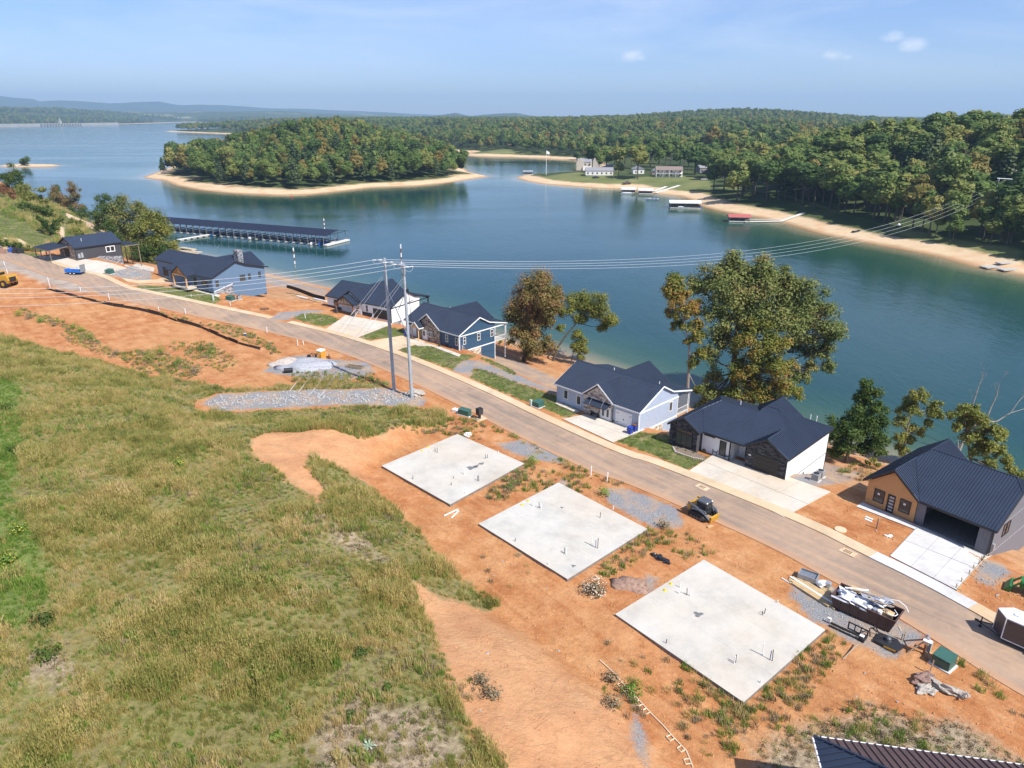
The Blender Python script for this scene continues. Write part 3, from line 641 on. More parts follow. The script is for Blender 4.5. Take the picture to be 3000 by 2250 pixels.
    def bar(w,s0,h0,s1,h1,mt,name='trim_band',k=.06):
        mb=MB(); w.bx(mb,s0,h0,s1,h1,-.02,k); return link(name,mb,mt,w.r)
def post(root,x,y,z0,z1,mt,w=.18,name='post'): return link(name,MB().box(x-w/2,y-w/2,z0,x+w/2,y+w/2,z1),mt,root)
def vent(root,x,y,z): return link('vent_pipe',MB().tube((x,y,z-.4),(x,y,z+.45),.06,.06,8),TRIMW,root)
def house(name,label,O,yaw,z=0): return thing(name,label,'house',(O[0],O[1],z),R(yaw))
def cross_gable(root,u0,u1,v0,v1,ze,zr,mt=None,back=False,skipL=False):
    uc=(u0+u1)/2
    if not skipL: roof_plane(root,[(u0,v0,ze),(uc,v0,zr),(uc,v1,zr),(u0,v1,ze)],mt)
    roof_plane(root,[(u1,v0,ze),(u1,v1,ze),(uc,v1,zr),(uc,v0,zr)],mt)
X_,Y_,Z_=(1,0,0),(0,1,0),(0,0,1)
def main_body(root,W_,D,ze,mt,zb=-4.2,v0=.4,zr=None,vr=5.5,rear=9.9,sides=True,gm=None):
    """walls set in .25 from the ends; returns front, right and left walls"""
    f=Wall(root,(.3,v0,0),X_,(0,-1,0)); r=Wall(root,(W_-.3,v0,0),Y_,(1,0,0)); l=Wall(root,(.3,v0,0),Y_,(-1,0,0)); b=Wall(root,(.3,rear,0),X_,(0,1,0))
    w=W_-.6; f.body([(.19,-.6),(w-.19,-.6),(w-.19,ze),(.19,ze)],mt); b.body([(.19,zb),(w-.19,zb),(w-.19,ze+.5),(.19,ze+.5)],mt)
    return f,r,l,b
# ================= h4 pale blue house with stone gable
def gable_pts(rear,ze,zr,vr,kv,kz,zb,v0=.4,zrear=None):
    zf=ze+(zr-ze)*v0/vr-.05; zk=kz+(3.0-kz)*(rear-kv)/(13.2-kv)-.05 if rear>kv else kz
    return [(0,-.6 if zb is None else zb[0]),(0,zf),(vr-v0,zr-.1),(kv-v0,kz-.08),(rear-v0,zk)]
def walkout_house(name,label,O,yaw,z,W_,siding,roofm,trim,frontg,reargable,gstone,basestone,wins,opt):
    h=house(name,label,O,yaw,z); zr=5.55; vr=5.55; kv=8.2; kz=4.1; D=13.2; rear=opt.get('rear',9.9); ze=2.95
    gt=opt.get('gt',trim)
    # roof
    g0,g1,ga=frontg; gc=(g0+g1)/2; vg=(ga-ze)/(zr-ze)*vr-.05; zg_=ze-.05+(zr-ze+.05)*vg/vr
    roof_plane(h,[(0,0,ze-.05),(g0-.02,0,ze-.05),(gc,vg,zg_),(gc,vr,zr),(0,vr,zr)],roofm); roof_plane(h,[(g1+.02,0,ze-.05),(W_,0,ze-.05),(W_,vr,zr),(gc,vr,zr),(gc,vg,zg_)],roofm)
    roof_plane(h,[(0,vr,zr),(W_,vr,zr),(W_,kv,kz),(0,kv,kz)],roofm)
    if opt.get('fullrear',True): roof_plane(h,[(0,kv,kz),(W_,kv,kz),(W_,D,2.95),(0,D,2.95)],roofm)
    cross_gable(h,g0,g1,-.12,vr-.05,ze,ga,roofm)
    r0,r1,rz=reargable; cross_gable(h,r0,r1,vr+.05,13.9,ze,rz,roofm)
    link('ridge_cap',MB().prism([(0,vr-.14,zr+.06),(0,vr+.14,zr+.05),(0,vr,zr+.14)],(W_,0,0)).prism([((g0+g1)/2-.14,-.12,ga+.05),((g0+g1)/2+.14,-.12,ga+.05),((g0+g1)/2,-.12,ga+.13)],(0,vr,0)),ROOF2,h)
    gc=(g0+g1)/2; e=.02
    edge_trim(h,[((0,0,ze),(g0,0,ze)),((g1,0,ze),(W_,0,ze)),((g0,-.14,ze),(gc,-.14,ga)),((gc,-.14,ga),(g1,-.14,ze)),((W_+e,0,ze),(W_+e,vr,zr)),((W_+e,vr,zr),(W_+e,kv,kz)),((W_+e,kv,kz),(W_+e,D,2.95)),((0,D+.02,2.9),(r0,D+.02,2.9)),((r1,D+.02,2.9),(W_,D+.02,2.9)),((-e,0,ze),(-e,vr,zr)),((-e,vr,zr),(-e,kv,kz)),((-e,kv,kz),(-e,D,2.95))],trim)
    # walls
    f,r,l,b=main_body(h,W_,D,ze-.12,siding,rear=rear)
    gp=gable_pts(rear,ze,zr,vr,kv,kz,None); zs=-.3
    zbr=opt.get('zb',-3.2)
    for w_ in (r,l): w_.body([(0,-1.2),(0,gp[1][1]),gp[2],gp[3],gp[4],(rear-.4,zbr-1),(3,zbr-1)],siding)
    gcut=[(0,zs-.05)]+gp[1:]+[(rear-.4,zs-.05)]
    r.battens([(0,2.72)]+gp[1:]+[(rear-.4,2.72)],siding,.3); r.battens([(0,zs),(0,2.56),(rear-.4,2.56),(rear-.4,zs)],siding,.3)
    if opt.get('band',True): r.bar(-.02,2.58,rear-.2+(2.9 if opt.get('beam') else 0),2.78,gt)
    if opt.get('band2',True): r.bar(0,-.5,rear-.4,-.3,gt,k=.05)
    sl=opt.get('stone_len',5.9)
    r.stones([(.1,-.9),(.1,-.52),(sl,-.52),(sl,zbr-.6),(2.5,zbr-.6)],basestone)
    r.battens([(sl+.1,zbr-.8),(sl+.1,-.52),(rear-.4,-.52),(rear-.4,zbr-.8)],siding,.3)
    # corner boards
    link('corner_board',MB().box(W_-.36,.30,-.5,W_-.22,.44,ze-.2),gt,h); link('corner_board',MB().box(W_-.36,rear-.12,zbr-.5,W_-.22,rear+.02,ze-.1),gt,h)
    # stone front gable
    gw=Wall(h,(g0+.35,.22,0),X_,(0,-1,0)); gl=g1-g0-.7; skip=opt.get('gskip',[])
    gw.body([(0,-.5),(gl,-.5),(gl,ze-.05),(gl/2,ga-.38),(0,ze-.05)],MORT); gw.stones([(0,-.1),(gl,-.1),(gl,ze-.05),(gl/2,ga-.40),(0,ze-.05)],gstone,skip)
    # rear porch: deck, posts, beam
    dk=MB().box(r0 if opt.get('deckpart') else .5,rear,-.45,W_-.3,13.0,-.25); link('deck',dk,opt.get('deckm',FOUND),h)
    for u in (W_-.45,W_*.72,W_*.45,W_*.2): post(h,u,12.95,zbr-.8,2.75,gt,.16)
    link('porch_beam',MB().box(.4,12.87,2.62,W_-.35,13.03,2.86),gt,h)
    rl=MB()
    for hh in (.55,): rl.box(.5,12.93,hh-.03,W_-.5,12.98,hh+.03).box(W_-.42,rear,hh-.03,W_-.36,13,hh+.03)
    for i in range(28): rl.box(W_-.40,rear+i*.11,-.25,W_-.385,rear+i*.11+.015,.55)
    o=link('railing',rl,opt.get('railm',trim),h); o['kind']='stuff'
    if opt.get('screen'): link('porch_screen',MB().box(W_-.41,rear+.1,.0,W_-.39,12.8,2.6),mat('screen_mesh',(.11,.12,.14),.7),h)
    pm=MB()
    link('downspout',MB().path([(W_-.25,13.05,2.8),(W_-.25,13.05,-.2)],.05,6),gt,h); link('downspout',MB().path([(W_-.25,.15,2.8),(W_-.25,.2,-.3)],.05,6),gt,h)
    return h,f,r,gw
H4O=(6.5,103.4)
h4,f,r,gw=walkout_house('lakeside_house','pale blue grey house with tan stone front gable and black awning over its double door',H4O,-46,0,16.4,LBLUE,ROOF,TRIMW,(5.7,11.8,5.3),(3.9,11.9,5.3),TSTONE,LSTONE,None,{'gskip':[(3.2,0,5.2,2.1)],'screen':True,'stone_len':5.9,'zb':-3.0})
f.window(1.5,.95,.9,1.5,TRIMW,mid=False); f.window(4.1,.75,.9,1.5,TRIMW,mid=False)
f.door(11.75,-.02,2.75,2.15,DOORW,'garage_door',(1,4),trim=TRIMW)
for s_ in (11.85,14.1):
    for q_ in (.35,1.75): link('strap_hinge',f.bx(MB(),s_,q_,s_+.35,q_+.05,.05,.09),TRIMD,h4)
link('door_handle',f.bx(MB(),13.05,.9,13.2,1.1,.05,.1),TRIMD,h4)
gw.door(3.35,-.02,1.7,2.1,DOORW,'front_door',(2,1),trim=TRIMW)
for s_ in (3.55,4.4): gw.window(s_,.55,.5,1.3,DOORW,mid=False,k=.08,fw=.04)
gw.window(1.3,1.35,2.0,.42,CEDAR,2,False,k=.08,fw=.06)
r.window(7.3,.85,.85,1.55,TRIMW,mid=False)
aw=MB(); a0=gw.p(.9,2.7,.05); a1=gw.p(5.1,2.7,.05); b0=gw.p(.9,2.2,1.35); b1=gw.p(5.1,2.2,1.35); aw.prism([a0,a1,b1,b0],(0,0,-.06))
for i in range(13):
    s_=.9+i*4.15/12; p0=gw.p(s_,2.71,.06); aw.prism([gw.p(s_,2.7,.06),gw.p(s_+.04,2.7,.06),gw.p(s_+.04,2.2,1.35),gw.p(s_,2.2,1.35)],(0,0,.04))
ao=link('awning',aw,ROOF2,h4); [link('tie_rod',MB().tube(gw.p(k,3.6,.05),gw.p(k,2.25,1.3),.02),ALU,ao) for k in (2.0,4.2)]
vent(h4,6.2,7.0,5.0); vent(h4,14.4,7.3,4.9)
# ================= h3 navy house with brown stone gable
H3O=(-22.2,140.4)
h3,f,r,gw=walkout_house('lakeside_house','dark navy house with white trim and brown stone gable, right behind the twin poles',H3O,-43.6,0,16.8,NAVY,ROOF,TRIMW,(3.8,11.4,5.6),(2.4,12.3,5.5),BSTONE,LSTONE,None,{'gskip':[(1.6,0,3.0,2.1)],'stone_len':5.6,'zb':-3.6,'beam':True})
f.door(.1,-.02,3.3,2.2,DOORW,'garage_door',(1,4),trim=TRIMD)
f.window(12.2,.9,.75,1.5,TRIMW); f.window(15.0,.8,.75,1.5,TRIMW)
for s_,h_ in ((.9,.9),(4.6,.9),(8.2,.9)): r.window(s_,h_,.85 if s_>4 else .7,1.5,TRIMW)
gw.door(1.75,-.02,1.3,2.1,DOORW,'front_door',(2,2),trim=TRIMW); gw.window(3.5,1.0,1.2,1.0,TRIMW,2,False,k=.08); gw.window(1.95,.9,.4,.9,TRIMD,mid=False,k=.08,fw=.04)
# small gabled entry roof
er=thing('x','x','x') if 0 else None
roof_plane(h3,[(4.0,-1.4,2.65),(5.3,-1.4,3.75),(5.3,.1,3.75),(4.0,.1,2.65)],ROOF2); roof_plane(h3,[(6.6,-1.4,2.65),(6.6,.1,2.65),(5.3,.1,3.75),(5.3,-1.4,3.75)],ROOF2)
edge_trim(h3,[((4.0,-1.42,2.68),(5.3,-1.42,3.78)),((5.3,-1.42,3.78),(6.6,-1.42,2.68)),((6.62,-1.4,2.68),(6.62,.1,2.68))],TRIMW,'porch_fascia')
link('porch_truss',MB().prism([(4.3,-1.3,2.6),(6.3,-1.3,2.6),(5.3,-1.3,3.55)],(0,.1,0)).box(4.25,-1.35,0,4.4,-1.2,2.65).box(6.2,-1.35,0,6.35,-1.2,2.65),CEDAR,h3)
mb=MB(); r.bx(mb,.4,.0,.8,.9,0,.16); r.bx(mb,1.0,.2,1.2,.4,0,.12); link('meter_box',mb,ALU,h3)
vent(h3,7.0,6.6,5.2)
# ================= h2 white house with timber porch and stone skirt
H2O=(-43.0,160.0)
h2,f,r,gw=walkout_house('lakeside_house','white house with dark timber porch, grey stone skirting and dark double garage door',H2O,-33.5,.25,20.2,WHITE,ROOF,TRIMD,(4.6,11.6,5.2),(4.5,12.0,5.4),WHITE,GSTONE,None,{'stone_len':3.0,'zb':-3.0,'band2':False,'beam':True})
f.stones([(0,-.4),(0,.85),(13.9,.85),(13.9,-.4)],DSTONE); f.window(2.0,.9,1.7,1.6,TRIMW,2); f.window(12.1,.95,.75,1.55,TRIMW)
f.door(14.3,-.02,4.9,2.15,DOORD,'garage_door',(1,4),trim=TRIMW); gw.window(2.0,.95,.8,1.5,TRIMD); gw.door(4.6,0,1.0,2.1,TIMBER,'front_door',(1,2))
roof_plane(h2,[(4.7,-1.9,2.5),(7.9,-1.9,4.35),(7.9,.2,4.35),(4.7,.2,2.5)],ROOF2); roof_plane(h2,[(11.1,-1.9,2.5),(11.1,.2,2.5),(7.9,.2,4.35),(7.9,-1.9,4.35)],ROOF2)
edge_trim(h2,[((4.7,-1.92,2.52),(7.9,-1.92,4.37)),((7.9,-1.92,4.37),(11.1,-1.92,2.52))],TRIMD,'porch_fascia')
tr=MB().box(5.2,-1.85,2.35,10.6,-1.65,2.6)
for a,b_ in (((5.2,2.5),(7.9,4.05)),((10.6,2.5),(7.9,4.05)),((7.9,2.4),(7.9,4.0)),((6.6,2.5),(7.4,3.5)),((9.2,2.5),(8.4,3.5))): tr.tube((a[0],-1.75,a[1]),(b_[0],-1.75,b_[1]),.1,.1,4)
link('porch_truss',tr,TIMBER,h2)
for u in (5.3,10.5):
    post(h2,u,-1.75,1.0,2.4,TIMBER,.26); pw=Wall(h2,(u-.3,-2.05,0),X_,(0,-1,0)); pier=link('stone_pier',MB().box(u-.32,-2.07,-.1,u+.32,-1.43,1.02),DSTONE,h2)
# ================= h1 steel blue long house
H1O=(-95.0,184.5); Z1=2.4
h1=house('lakeside_house','long steel blue house with stone chimney, timber entry gable and striped navy roof',H1O,-35.2,Z1)
W1=29.0; vr=7.2; zr=6.0; D1=16.5; v0=.0
roof_plane(h1,[(-1.8,2.6,3.95),(8.0,2.6,3.95),(8.0,vr,5.9),(-1.8,vr,5.9)],ROOF); roof_plane(h1,[(8.0,0,2.95),(W1-1.2,0,2.95),(W1-1.2,vr,zr),(8.0,vr,zr)],ROOF)
roof_plane(h1,[(-1.8,vr,5.9),(W1-1.2,vr,zr),(W1-1.2,10,4.8),(-1.8,10,4.8)],ROOF); roof_plane(h1,[(-1.8,10,4.8),(W1-1.2,10,4.8),(W1-1.2,D1,3.1),(-1.8,D1,3.1)],ROOF)
cross_gable(h1,13.8,20.6,-2.0,5.0,2.9,5.1,ROOF2); cross_gable(h1,14.5,25.0,vr+.1,17.5,3.2,6.1,ROOF2)
edge_trim(h1,[((W1-1.2,0,2.98),(W1-1.2,vr,zr)),((W1-1.2,vr,zr),(W1-1.2,10,4.8)),((W1-1.2,10,4.8),(W1-1.2,D1,3.1)),((13.8,-2.02,2.95),(17.2,-2.02,5.12)),((17.2,-2.02,5.12),(20.6,-2.02,2.95)),((8.0,0,2.95),(W1-1.2,0,2.95)),((-1.8,2.6,3.9),(8.0,2.6,3.9))],TRIMD)
RW=W1-1.6
f=Wall(h1,(8.2,.5,0),X_,(0,-1,0)); f.body([(.2,-.6),(RW-8.4,-.6),(RW-8.4,2.9),(.2,2.9)],MBLUE); f.battens([(9.5,-.1),(9.5,2.9),(RW-8.2,2.9),(RW-8.2,-.1)],MBLUE,.4)
fg=Wall(h1,(-1.4,3.1,0),X_,(0,-1,0)); fg.body([(.2,-.6),(9.4,-.6),(9.4,3.8),(.2,3.8)],MBLUE); fg.door(2.6,.0,4.9,2.3,DOORD,'garage_door',(1,4))
fl=Wall(h1,(-1.4,3.1,0),Y_,(-1,0,0)); fl.body([(0,-1.5),(0,3.8),(4.1,5.7),(7,4.6),(12,3.2),(12,-3)],MBLUE)
r=Wall(h1,(RW,.5,0),Y_,(1,0,0)); rp=[(0,-1),(0,2.95),(vr-.5,zr-.15),(9.5,4.65),(15,3.3),(15,-3.6),(4,-3.6)]; r.body(rp,MBLUE); r.battens([(0,-.4),(0,2.95),(vr-.5,zr-.15),(9.5,4.65),(15,3.3),(15,-3.6),(5.4,-3.6),(5.4,-1.1)],MBLUE,.42)
r.stones([(.1,-1.4),(.1,-.5),(5.3,.6),(5.3,-3.6),(3,-3.4)],GSTONE); link('stone_cap',MB().prism([r.p(.05,-.5,.02),r.p(5.35,.6,.02),r.p(5.35,.72,.02),r.p(.05,-.38,.02)],r.n*.12),TRIMW,h1)
r.window(.8,.6,.8,1.5,TRIMD,mid=False); r.window(7.6,.7,1.5,1.6,TRIMD,2,False); r.window(10.0,.9,.7,1.4,TRIMD); r.window(13.0,.9,.7,1.4,TRIMD)
b=Wall(h1,(-1.4,15.5,0),X_,(0,1,0)); b.body([(.2,-4),(RW+1.2,-4),(RW+1.2,3.3),(.2,3.3)],MBLUE)
f.window(1.2,.6,1.2,1.2,TRIMD,2,False); f.window(14.6,.6,2.3,1.5,TRIMD,2,False); f.door(11.2,.0,1.3,2.2,DOORD,'front_door',(1,3))
tr=MB().box(14.3,-1.9,2.75,20.1,-1.65,3.0)
for a,b_ in (((14.3,2.9),(17.2,4.8)),((20.1,2.9),(17.2,4.8)),((17.2,2.9),(17.2,4.7)),((15.8,2.9),(16.7,4.0)),((18.6,2.9),(17.7,4.0))): tr.tube((a[0],-1.78,a[1]),(b_[0],-1.78,b_[1]),.12,.12,4)
link('porch_truss',tr,CEDAR,h1); link('porch_ceiling',MB().prism([(14.2,-1.5,3.0),(20.2,-1.5,3.0),(17.2,-1.5,4.85)],(0,.06,0)),CEDAR,h1)
for u in (14.5,19.9): post(h1,u,-1.75,-.3,2.8,CEDAR,.28)
link('porch_floor',MB().box(13.8,-2.0,-.35,20.6,.4,.02),CON_D,h1)
ch=Wall(h1,(21.7,11.0,0),X_,(0,-1,0)); link('chimney',MB().box(21.7,11.02,3.5,23.5,12.4,7.6),MORT,h1)
cs=MB(); rd=random.Random(3)
for zz_ in np.arange(4.0,7.6,.2):
    for (sx0,sy0,dx,dy) in ((21.68,11.0,1,0),(23.52,11.0,0,1)):
        k=0; Ln=1.85 if dx else 1.4
        while k<Ln-.05:
            e=min(Ln,k+rd.uniform(.2,.5)); o_=rd.uniform(.02,.08)
            if dx: cs.box(sx0+k+.01,sy0-o_,zz_,sx0+e-.01,sy0+.05,zz_+.19)
            else: cs.box(sx0-.05,sy0+k+.01,zz_,sx0+o_,sy0+e-.01,zz_+.19)
            k=e
o=link('chimney_stone',cs,GSTONE,h1); o['kind']='stuff'
# ================= h0 charcoal house, far left
def wp(px,py,z): return bp(px,py,z)
P_r=wp(215.2,728.1,7.0); P_rr=wp(357,709,7.0); dV=Vector((P_rr[0]-P_r[0],P_rr[1]-P_r[1])); L0=dV.length; yw=math.atan2(dV.y,dV.x)-math.pi/2
h0=house('lakeside_house','charcoal house with plain navy roof, small porch roof and white framed side window, farthest left',(P_r[0],P_r[1]),math.degrees(yw),4.0)
# local: u=0 is the right eave, u negative to the left; v runs back
L0=L0; a=-10.6; rz0=5.6
roof_plane(h0,[(0,0,3),(0,L0,3),(a/2,L0,rz0),(a/2,0,rz0)],ROOF,ribs=1,rib=.01); roof_plane(h0,[(a,0,3),(a/2,0,rz0),(a/2,L0,rz0),(a,L0,3)],ROOF,ribs=1,rib=.01)
edge_trim(h0,[((0,0,3),(a/2,0,rz0)),((a/2,0,rz0),(a,0,3)),((0.03,0,2.95),(.03,L0,2.95)),((0,L0,3),(a/2,L0,rz0))],TRIMD)
r=Wall(h0,(-.35,.4,0),Y_,(1,0,0)); r.body([(0,-1.2),(0,2.95),(L0-.8,2.95),(L0-.8,-4.5)],CHAR); r.boards([(0,.1),(0,2.9),(L0-.8,2.9),(L0-.8,-1.0),(6,.1)],CHAR,.25); r.stones([(4.5,-.6),(6.5,-.15),(L0-.9,-1.1),(L0-.9,-4.3)],GSTONE)
r.window(L0-5.2,.6,2.6,1.7,TRIMW,2,False,fw=.2); link('corner_board',MB().box(-.42,.3,-1,-.28,.44,2.9),TRIMD,h0); link('corner_board',MB().box(-.42,L0-.46,-4,-.28,L0-.3,2.9),TRIMD,h0)
f=Wall(h0,(a+.35,.4,0),X_,(0,-1,0)); f.body([(.19,-.6),(-a-.9,-.6),(-a-.9,3),(-a/2-.35,5.3),(.19,3)],MORT); f.stones([(.2,-.1),(-a-.8,-.1),(-a-.8,3),(-a/2-.35,5.3),(.2,3)],BSTONE,[(3,0,6.6,2.5)])
f.window(7.4,.7,1.3,1.5,TRIMW); f.bx(MB(),0,0,1,1,0,1); f.door(3.4,0,2.8,2.4,DOORD,'front_door',(2,1))
mb=MB(); r.bx(mb,.5,.1,1.1,1.3,0,.2); r.bx(mb,1.3,.1,1.9,1.5,0,.2); link('meter_box',mb,ALU,h0)
roof_plane(h0,[(a-2.6,-5.2,2.75),(-3.2,-5.2,2.75),(-3.2,.3,3.4),(a-2.6,.3,3.4)],ROOF2,ribs=2); edge_trim(h0,[((a-2.6,-5.22,2.72),(-3.2,-5.22,2.72)),((-3.18,-5.2,2.72),(-3.18,.3,3.35))],WB0,'porch_fascia')
for u,v_ in ((a-2.2,-4.9),(a-2.2,-2.2),(a+1.2,-4.9),(-3.5,-4.9)): post(h0,u,v_,-.3,2.7,WB0,.2)
link('wall_rear',MB().box(a+.35,L0-.5,-4.5,-.55,L0-.35,3.2),CHAR,h0); link('wall_left',MB().box(a+.35,.6,-2,a+.5,L0-.5,3),CHAR,h0)
roof_plane(h0,[(a+3,L0-.2,2.3),(1.2,L0-.2,2.3),(1.2,L0+4.4,1.9),(a+3,L0+4.4,1.9)],ROOF2,ribs=2); 
for u in (a+3.3,-4,.9): post(h0,u,L0+4.1,-5,1.9,WB0,.22)
link('porch_fascia',MB().box(a+3,L0+4.36,1.72,1.25,L0+4.46,1.95).box(1.18,L0-.2,1.75,1.26,L0+4.4,2.0),WB0,h0); vent(h0,-2.6,3.6,4.7)
# ================= h5 dark stone and white, hipped roof
H5O=(21.8,89.0); h5=house('lakeside_house','white house with black stone bays and hipped navy roof',H5O,-45.2)
W5=16.6; D5=13.2; s1=.4225
FP=lambda v: 2.95+(5.9-2.95)*v/7.1
roof_plane(h5,[(4.95,0,2.9),(10.65,0,2.9),(13.6,4.4,FP(4.4)),(11.6,7.1,5.9),(9.9,7.1,5.9),(9.5,5.9,FP(5.9)),(3.9,5.9,FP(5.9)),(2.5,3.7,FP(3.7))],ROOF)
roof_plane(h5,[(W5,0,2.9),(W5,D5,2.9),(11.6,7.1,5.9),(13.65,4.5,4.68),(13.65,-.05,4.66)],ROOF)
roof_plane(h5,[(13.65,-.05,4.66),(13.65,4.5,4.66),(10.7,4.5,2.9),(10.7,-.05,2.9)],ROOF2)
roof_plane(h5,[(W5,D5,2.95),(10.2,D5,2.95),(9.9,7.1,5.9),(11.6,7.1,5.9)],ROOF2)
roof_plane(h5,[(0,-1.0,2.9),(2.45,-1.0,4.4),(2.45,3.5,4.4),(3.9,5.9,5.33),(0,D5,2.9)],ROOF2)
roof_plane(h5,[(4.9,-1.0,2.9),(4.9,1.0,2.9),(2.45,4.0,4.4),(2.45,-1.0,4.4)],ROOF2)
roof_plane(h5,[(3.9,5.9,5.35),(9.6,5.9,5.35),(11,D5,2.95),(0,D5,2.95)],ROOF2)
cross_gable(h5,5.8,12.4,7.2,13.8,2.95,5.2,ROOF2)
link('ridge_cap',MB().path([(3.9,5.9,5.45),(9.5,5.9,5.45),(9.9,7.1,6.02),(11.6,7.1,6.02),(13.6,4.5,4.78)],.07,5).path([(13.65,4.5,4.78),(13.65,0,4.78)],.07,5).path([(3.9,5.9,5.45),(2.45,3.6,4.5),(2.45,-1,4.5)],.07,5).path([(11.6,7.1,6.02),(W5,D5,3.05)],.07,5),ROOF2,h5)
edge_trim(h5,[((W5+.02,0,2.9),(W5+.02,D5,2.9)),((10.7,-.08,2.9),(13.65,-.08,4.66)),((13.65,-.08,4.66),(W5,-.08,2.9)),((4.9,0,2.88),(10.7,0,2.88)),((0,-1.02,2.9),(2.45,-1.02,4.4)),((2.45,-1.02,4.4),(4.9,-1.02,2.9)),((-.02,-1,2.88),(-.02,D5,2.88))],TRIMD)
f=Wall(h5,(4.6,.45,0),X_,(0,-1,0)); f.body([(0,-.6),(4.3,-.6),(4.3,2.8),(0,2.8)],WHITE); f.battens([(0,-.1),(0,2.8),(4.3,2.8),(4.3,-.1)],WHITE,.3,[(2.55,.2,3.6,2.5),(.2,2.3,1.9,2.8)])
f.window(2.6,.25,.95,2.1,TRIMD,1,False); f.window(.25,2.35,1.6,.4,TRIMD,1,False)
f2=Wall(h5,(8.9,2.6,0),X_,(0,-1,0)); f2.body([(0,-.3),(2.2,-.3),(2.2,3.2),(0,3.2)],WHITE); f2.door(.9,0,1.1,2.3,TRIMD,'front_door',(1,3)); s2=Wall(h5,(8.9,.45,0),Y_,(1,0,0)); s2.body([(.0,-.3),(2.15,-.3),(2.15,3),(.0,2.7)],WHITE)
fs=Wall(h5,(.35,-.75,0),X_,(0,-1,0)); fs.body([(0,-.6),(4.2,-.6),(4.2,2.9),(2.1,4.15),(0,2.9)],DSTONE); fs.stones([(0,-.1),(4.2,-.1),(4.2,2.9),(2.1,4.15),(0,2.9)],DSTONE,[(1.0,.35,3.5,2.75)])
fs.window(1.0,.35,2.5,2.4,TRIMD,3,False,fw=.07,k=.04); mb=MB(); fs.bx(mb,1.05,2.15,3.45,2.24,.03,.12); link('window_rail',mb,TRIMD,h5)
q_=Wall(h5,(4.55,-.75,0),Y_,(1,0,0)); q_.body([(.19,-.6),(1.3,-.6),(1.3,2.85),(.19,2.85)],DSTONE); ql=Wall(h5,(.35,-.75,0),Y_,(-1,0,0)); ql.body([(.19,-.8),(12,-4),(12,2.85),(.19,2.85)],WHITE); ql.stones([(0,-.3),(0,2.85),(2.2,2.85),(2.2,-.5)],DSTONE)
fgw=Wall(h5,(11.05,.25,0),X_,(0,-1,0)); fgw.body([(0,-.6),(5.3,-.6),(5.3,2.85),(2.65,4.4),(0,2.85)],DSTONE); fgw.stones([(0,-.1),(5.3,-.1),(5.3,2.85),(2.62,4.4),(0,2.85)],DSTONE,[(1.0,-.2,4.4,2.45)]); fgw.door(1.0,-.02,3.35,2.35,DOORD,'garage_door',(1,4))
link('address_plaque',fgw.bx(MB(),.35,1.75,.7,1.95,.06,.11),ALU,h5); MB_m=MORT; gl_=Wall(h5,(11.05,.25,0),Y_,(-1,0,0)); gl_.body([(.19,-.4),(2.4,-.4),(2.4,3.1),(.19,2.8)],DSTONE)
r=Wall(h5,(W5-.25,.25,0),Y_,(1,0,0)); r.body([(.19,-1.6),(.19,2.85),(12.4,2.85),(12.4,-3.9),(6,-3.9)],WHITE); r.stones([(1.5,-.9),(5.8,-.9),(5.8,-3.4),(3.5,-2.6),(1.5,-1.5)],GSTONE); r.bar(1,-.55,12.4,-.47,TRIMD,k=.02)
link('corner_board',MB().box(W5-.3,.16,-.4,W5-.2,.26,2.85),TRIMD,h5); link('corner_board',MB().box(W5-.3,12.6,-3.4,W5-.2,12.7,2.85),TRIMD,h5)
b=Wall(h5,(.35,12.6,0),X_,(0,1,0)); b.body([(.2,-4),(15.8,-4),(15.8,2.85),(.2,2.85)],WHITE)
post(h5,8.85,.1,0,2.75,TRIMD,.14); vent(h5,6.0,7.4,5.1); vent(h5,14,D5-1.6,4.2); vent(h5,14.6,D5-1.0,4.0)
# ================= h6 cedar front, big charcoal roof, open garage
H6O=(40.3,72.4); h6=house('lakeside_house','house with honey cedar gable front and wide open dark double garage',H6O,-53); D6=13.5; W6=13.8
FP6=lambda v: 2.95+(6.4-2.95)*v/6.4
roof_plane(h6,[(6.27,0,2.95),(W6,0,2.95),(W6,5.0,FP6(5.0)),(12.6,6.4,6.4),(4.1,6.4,6.4),(3.15,4.7,FP6(4.7))],ROOF)
roof_plane(h6,[(W6,5.0,FP6(5)),(W6,8.3,FP6(5)),(12.6,6.4,6.4)],ROOF2)
roof_plane(h6,[(0,-.06,2.9),(3.15,-.06,5.4),(3.15,5.0,5.42),(4.1,6.6,6.15),(3.15,8.6,5.4),(3.15,D6,5.4),(0,D6,2.9)],ROOF2)
roof_plane(h6,[(6.25,-.06,2.9),(6.25,1.2,2.95),(3.15,4.9,5.42),(3.15,-.06,5.42)],ROOF2)
roof_plane(h6,[(6.25,D6,2.9),(3.15,D6,5.42),(3.15,8,5.42),(6.25,11.5,2.95)],ROOF2); roof_plane(h6,[(3.6,6.45,6.38),(12.6,6.45,6.38),(W6,8.3,5.5),(W6,D6,2.95),(3.6,D6,2.95)],ROOF2)
link('ridge_cap',MB().path([(4.1,6.4,6.5),(12.6,6.4,6.5),(W6,5.0,FP6(5)+.1)],.08,5).path([(3.15,0,5.5),(3.15,4.9,5.52),(4.1,6.4,6.5)],.08,5),ROOF2,h6)
edge_trim(h6,[((0,-.09,2.9),(3.15,-.09,5.42)),((3.15,-.09,5.42),(6.25,-.09,2.9)),((6.25,0,2.9),(W6,0,2.9)),((W6+.02,0,2.92),(W6+.02,5.0,FP6(5)-.02))],TRIMD); edge_trim(h6,[((-.03,0,2.86),(-.03,D6,2.86))],TRIMW,'gutter',w=.1,h=.12)
f=Wall(h6,(.4,.55,0),X_,(0,-1,0)); sk=[(.85,.6,2.05,2.25),(2.35,-.05,3.25,2.15),(3.75,.6,4.95,2.25)]
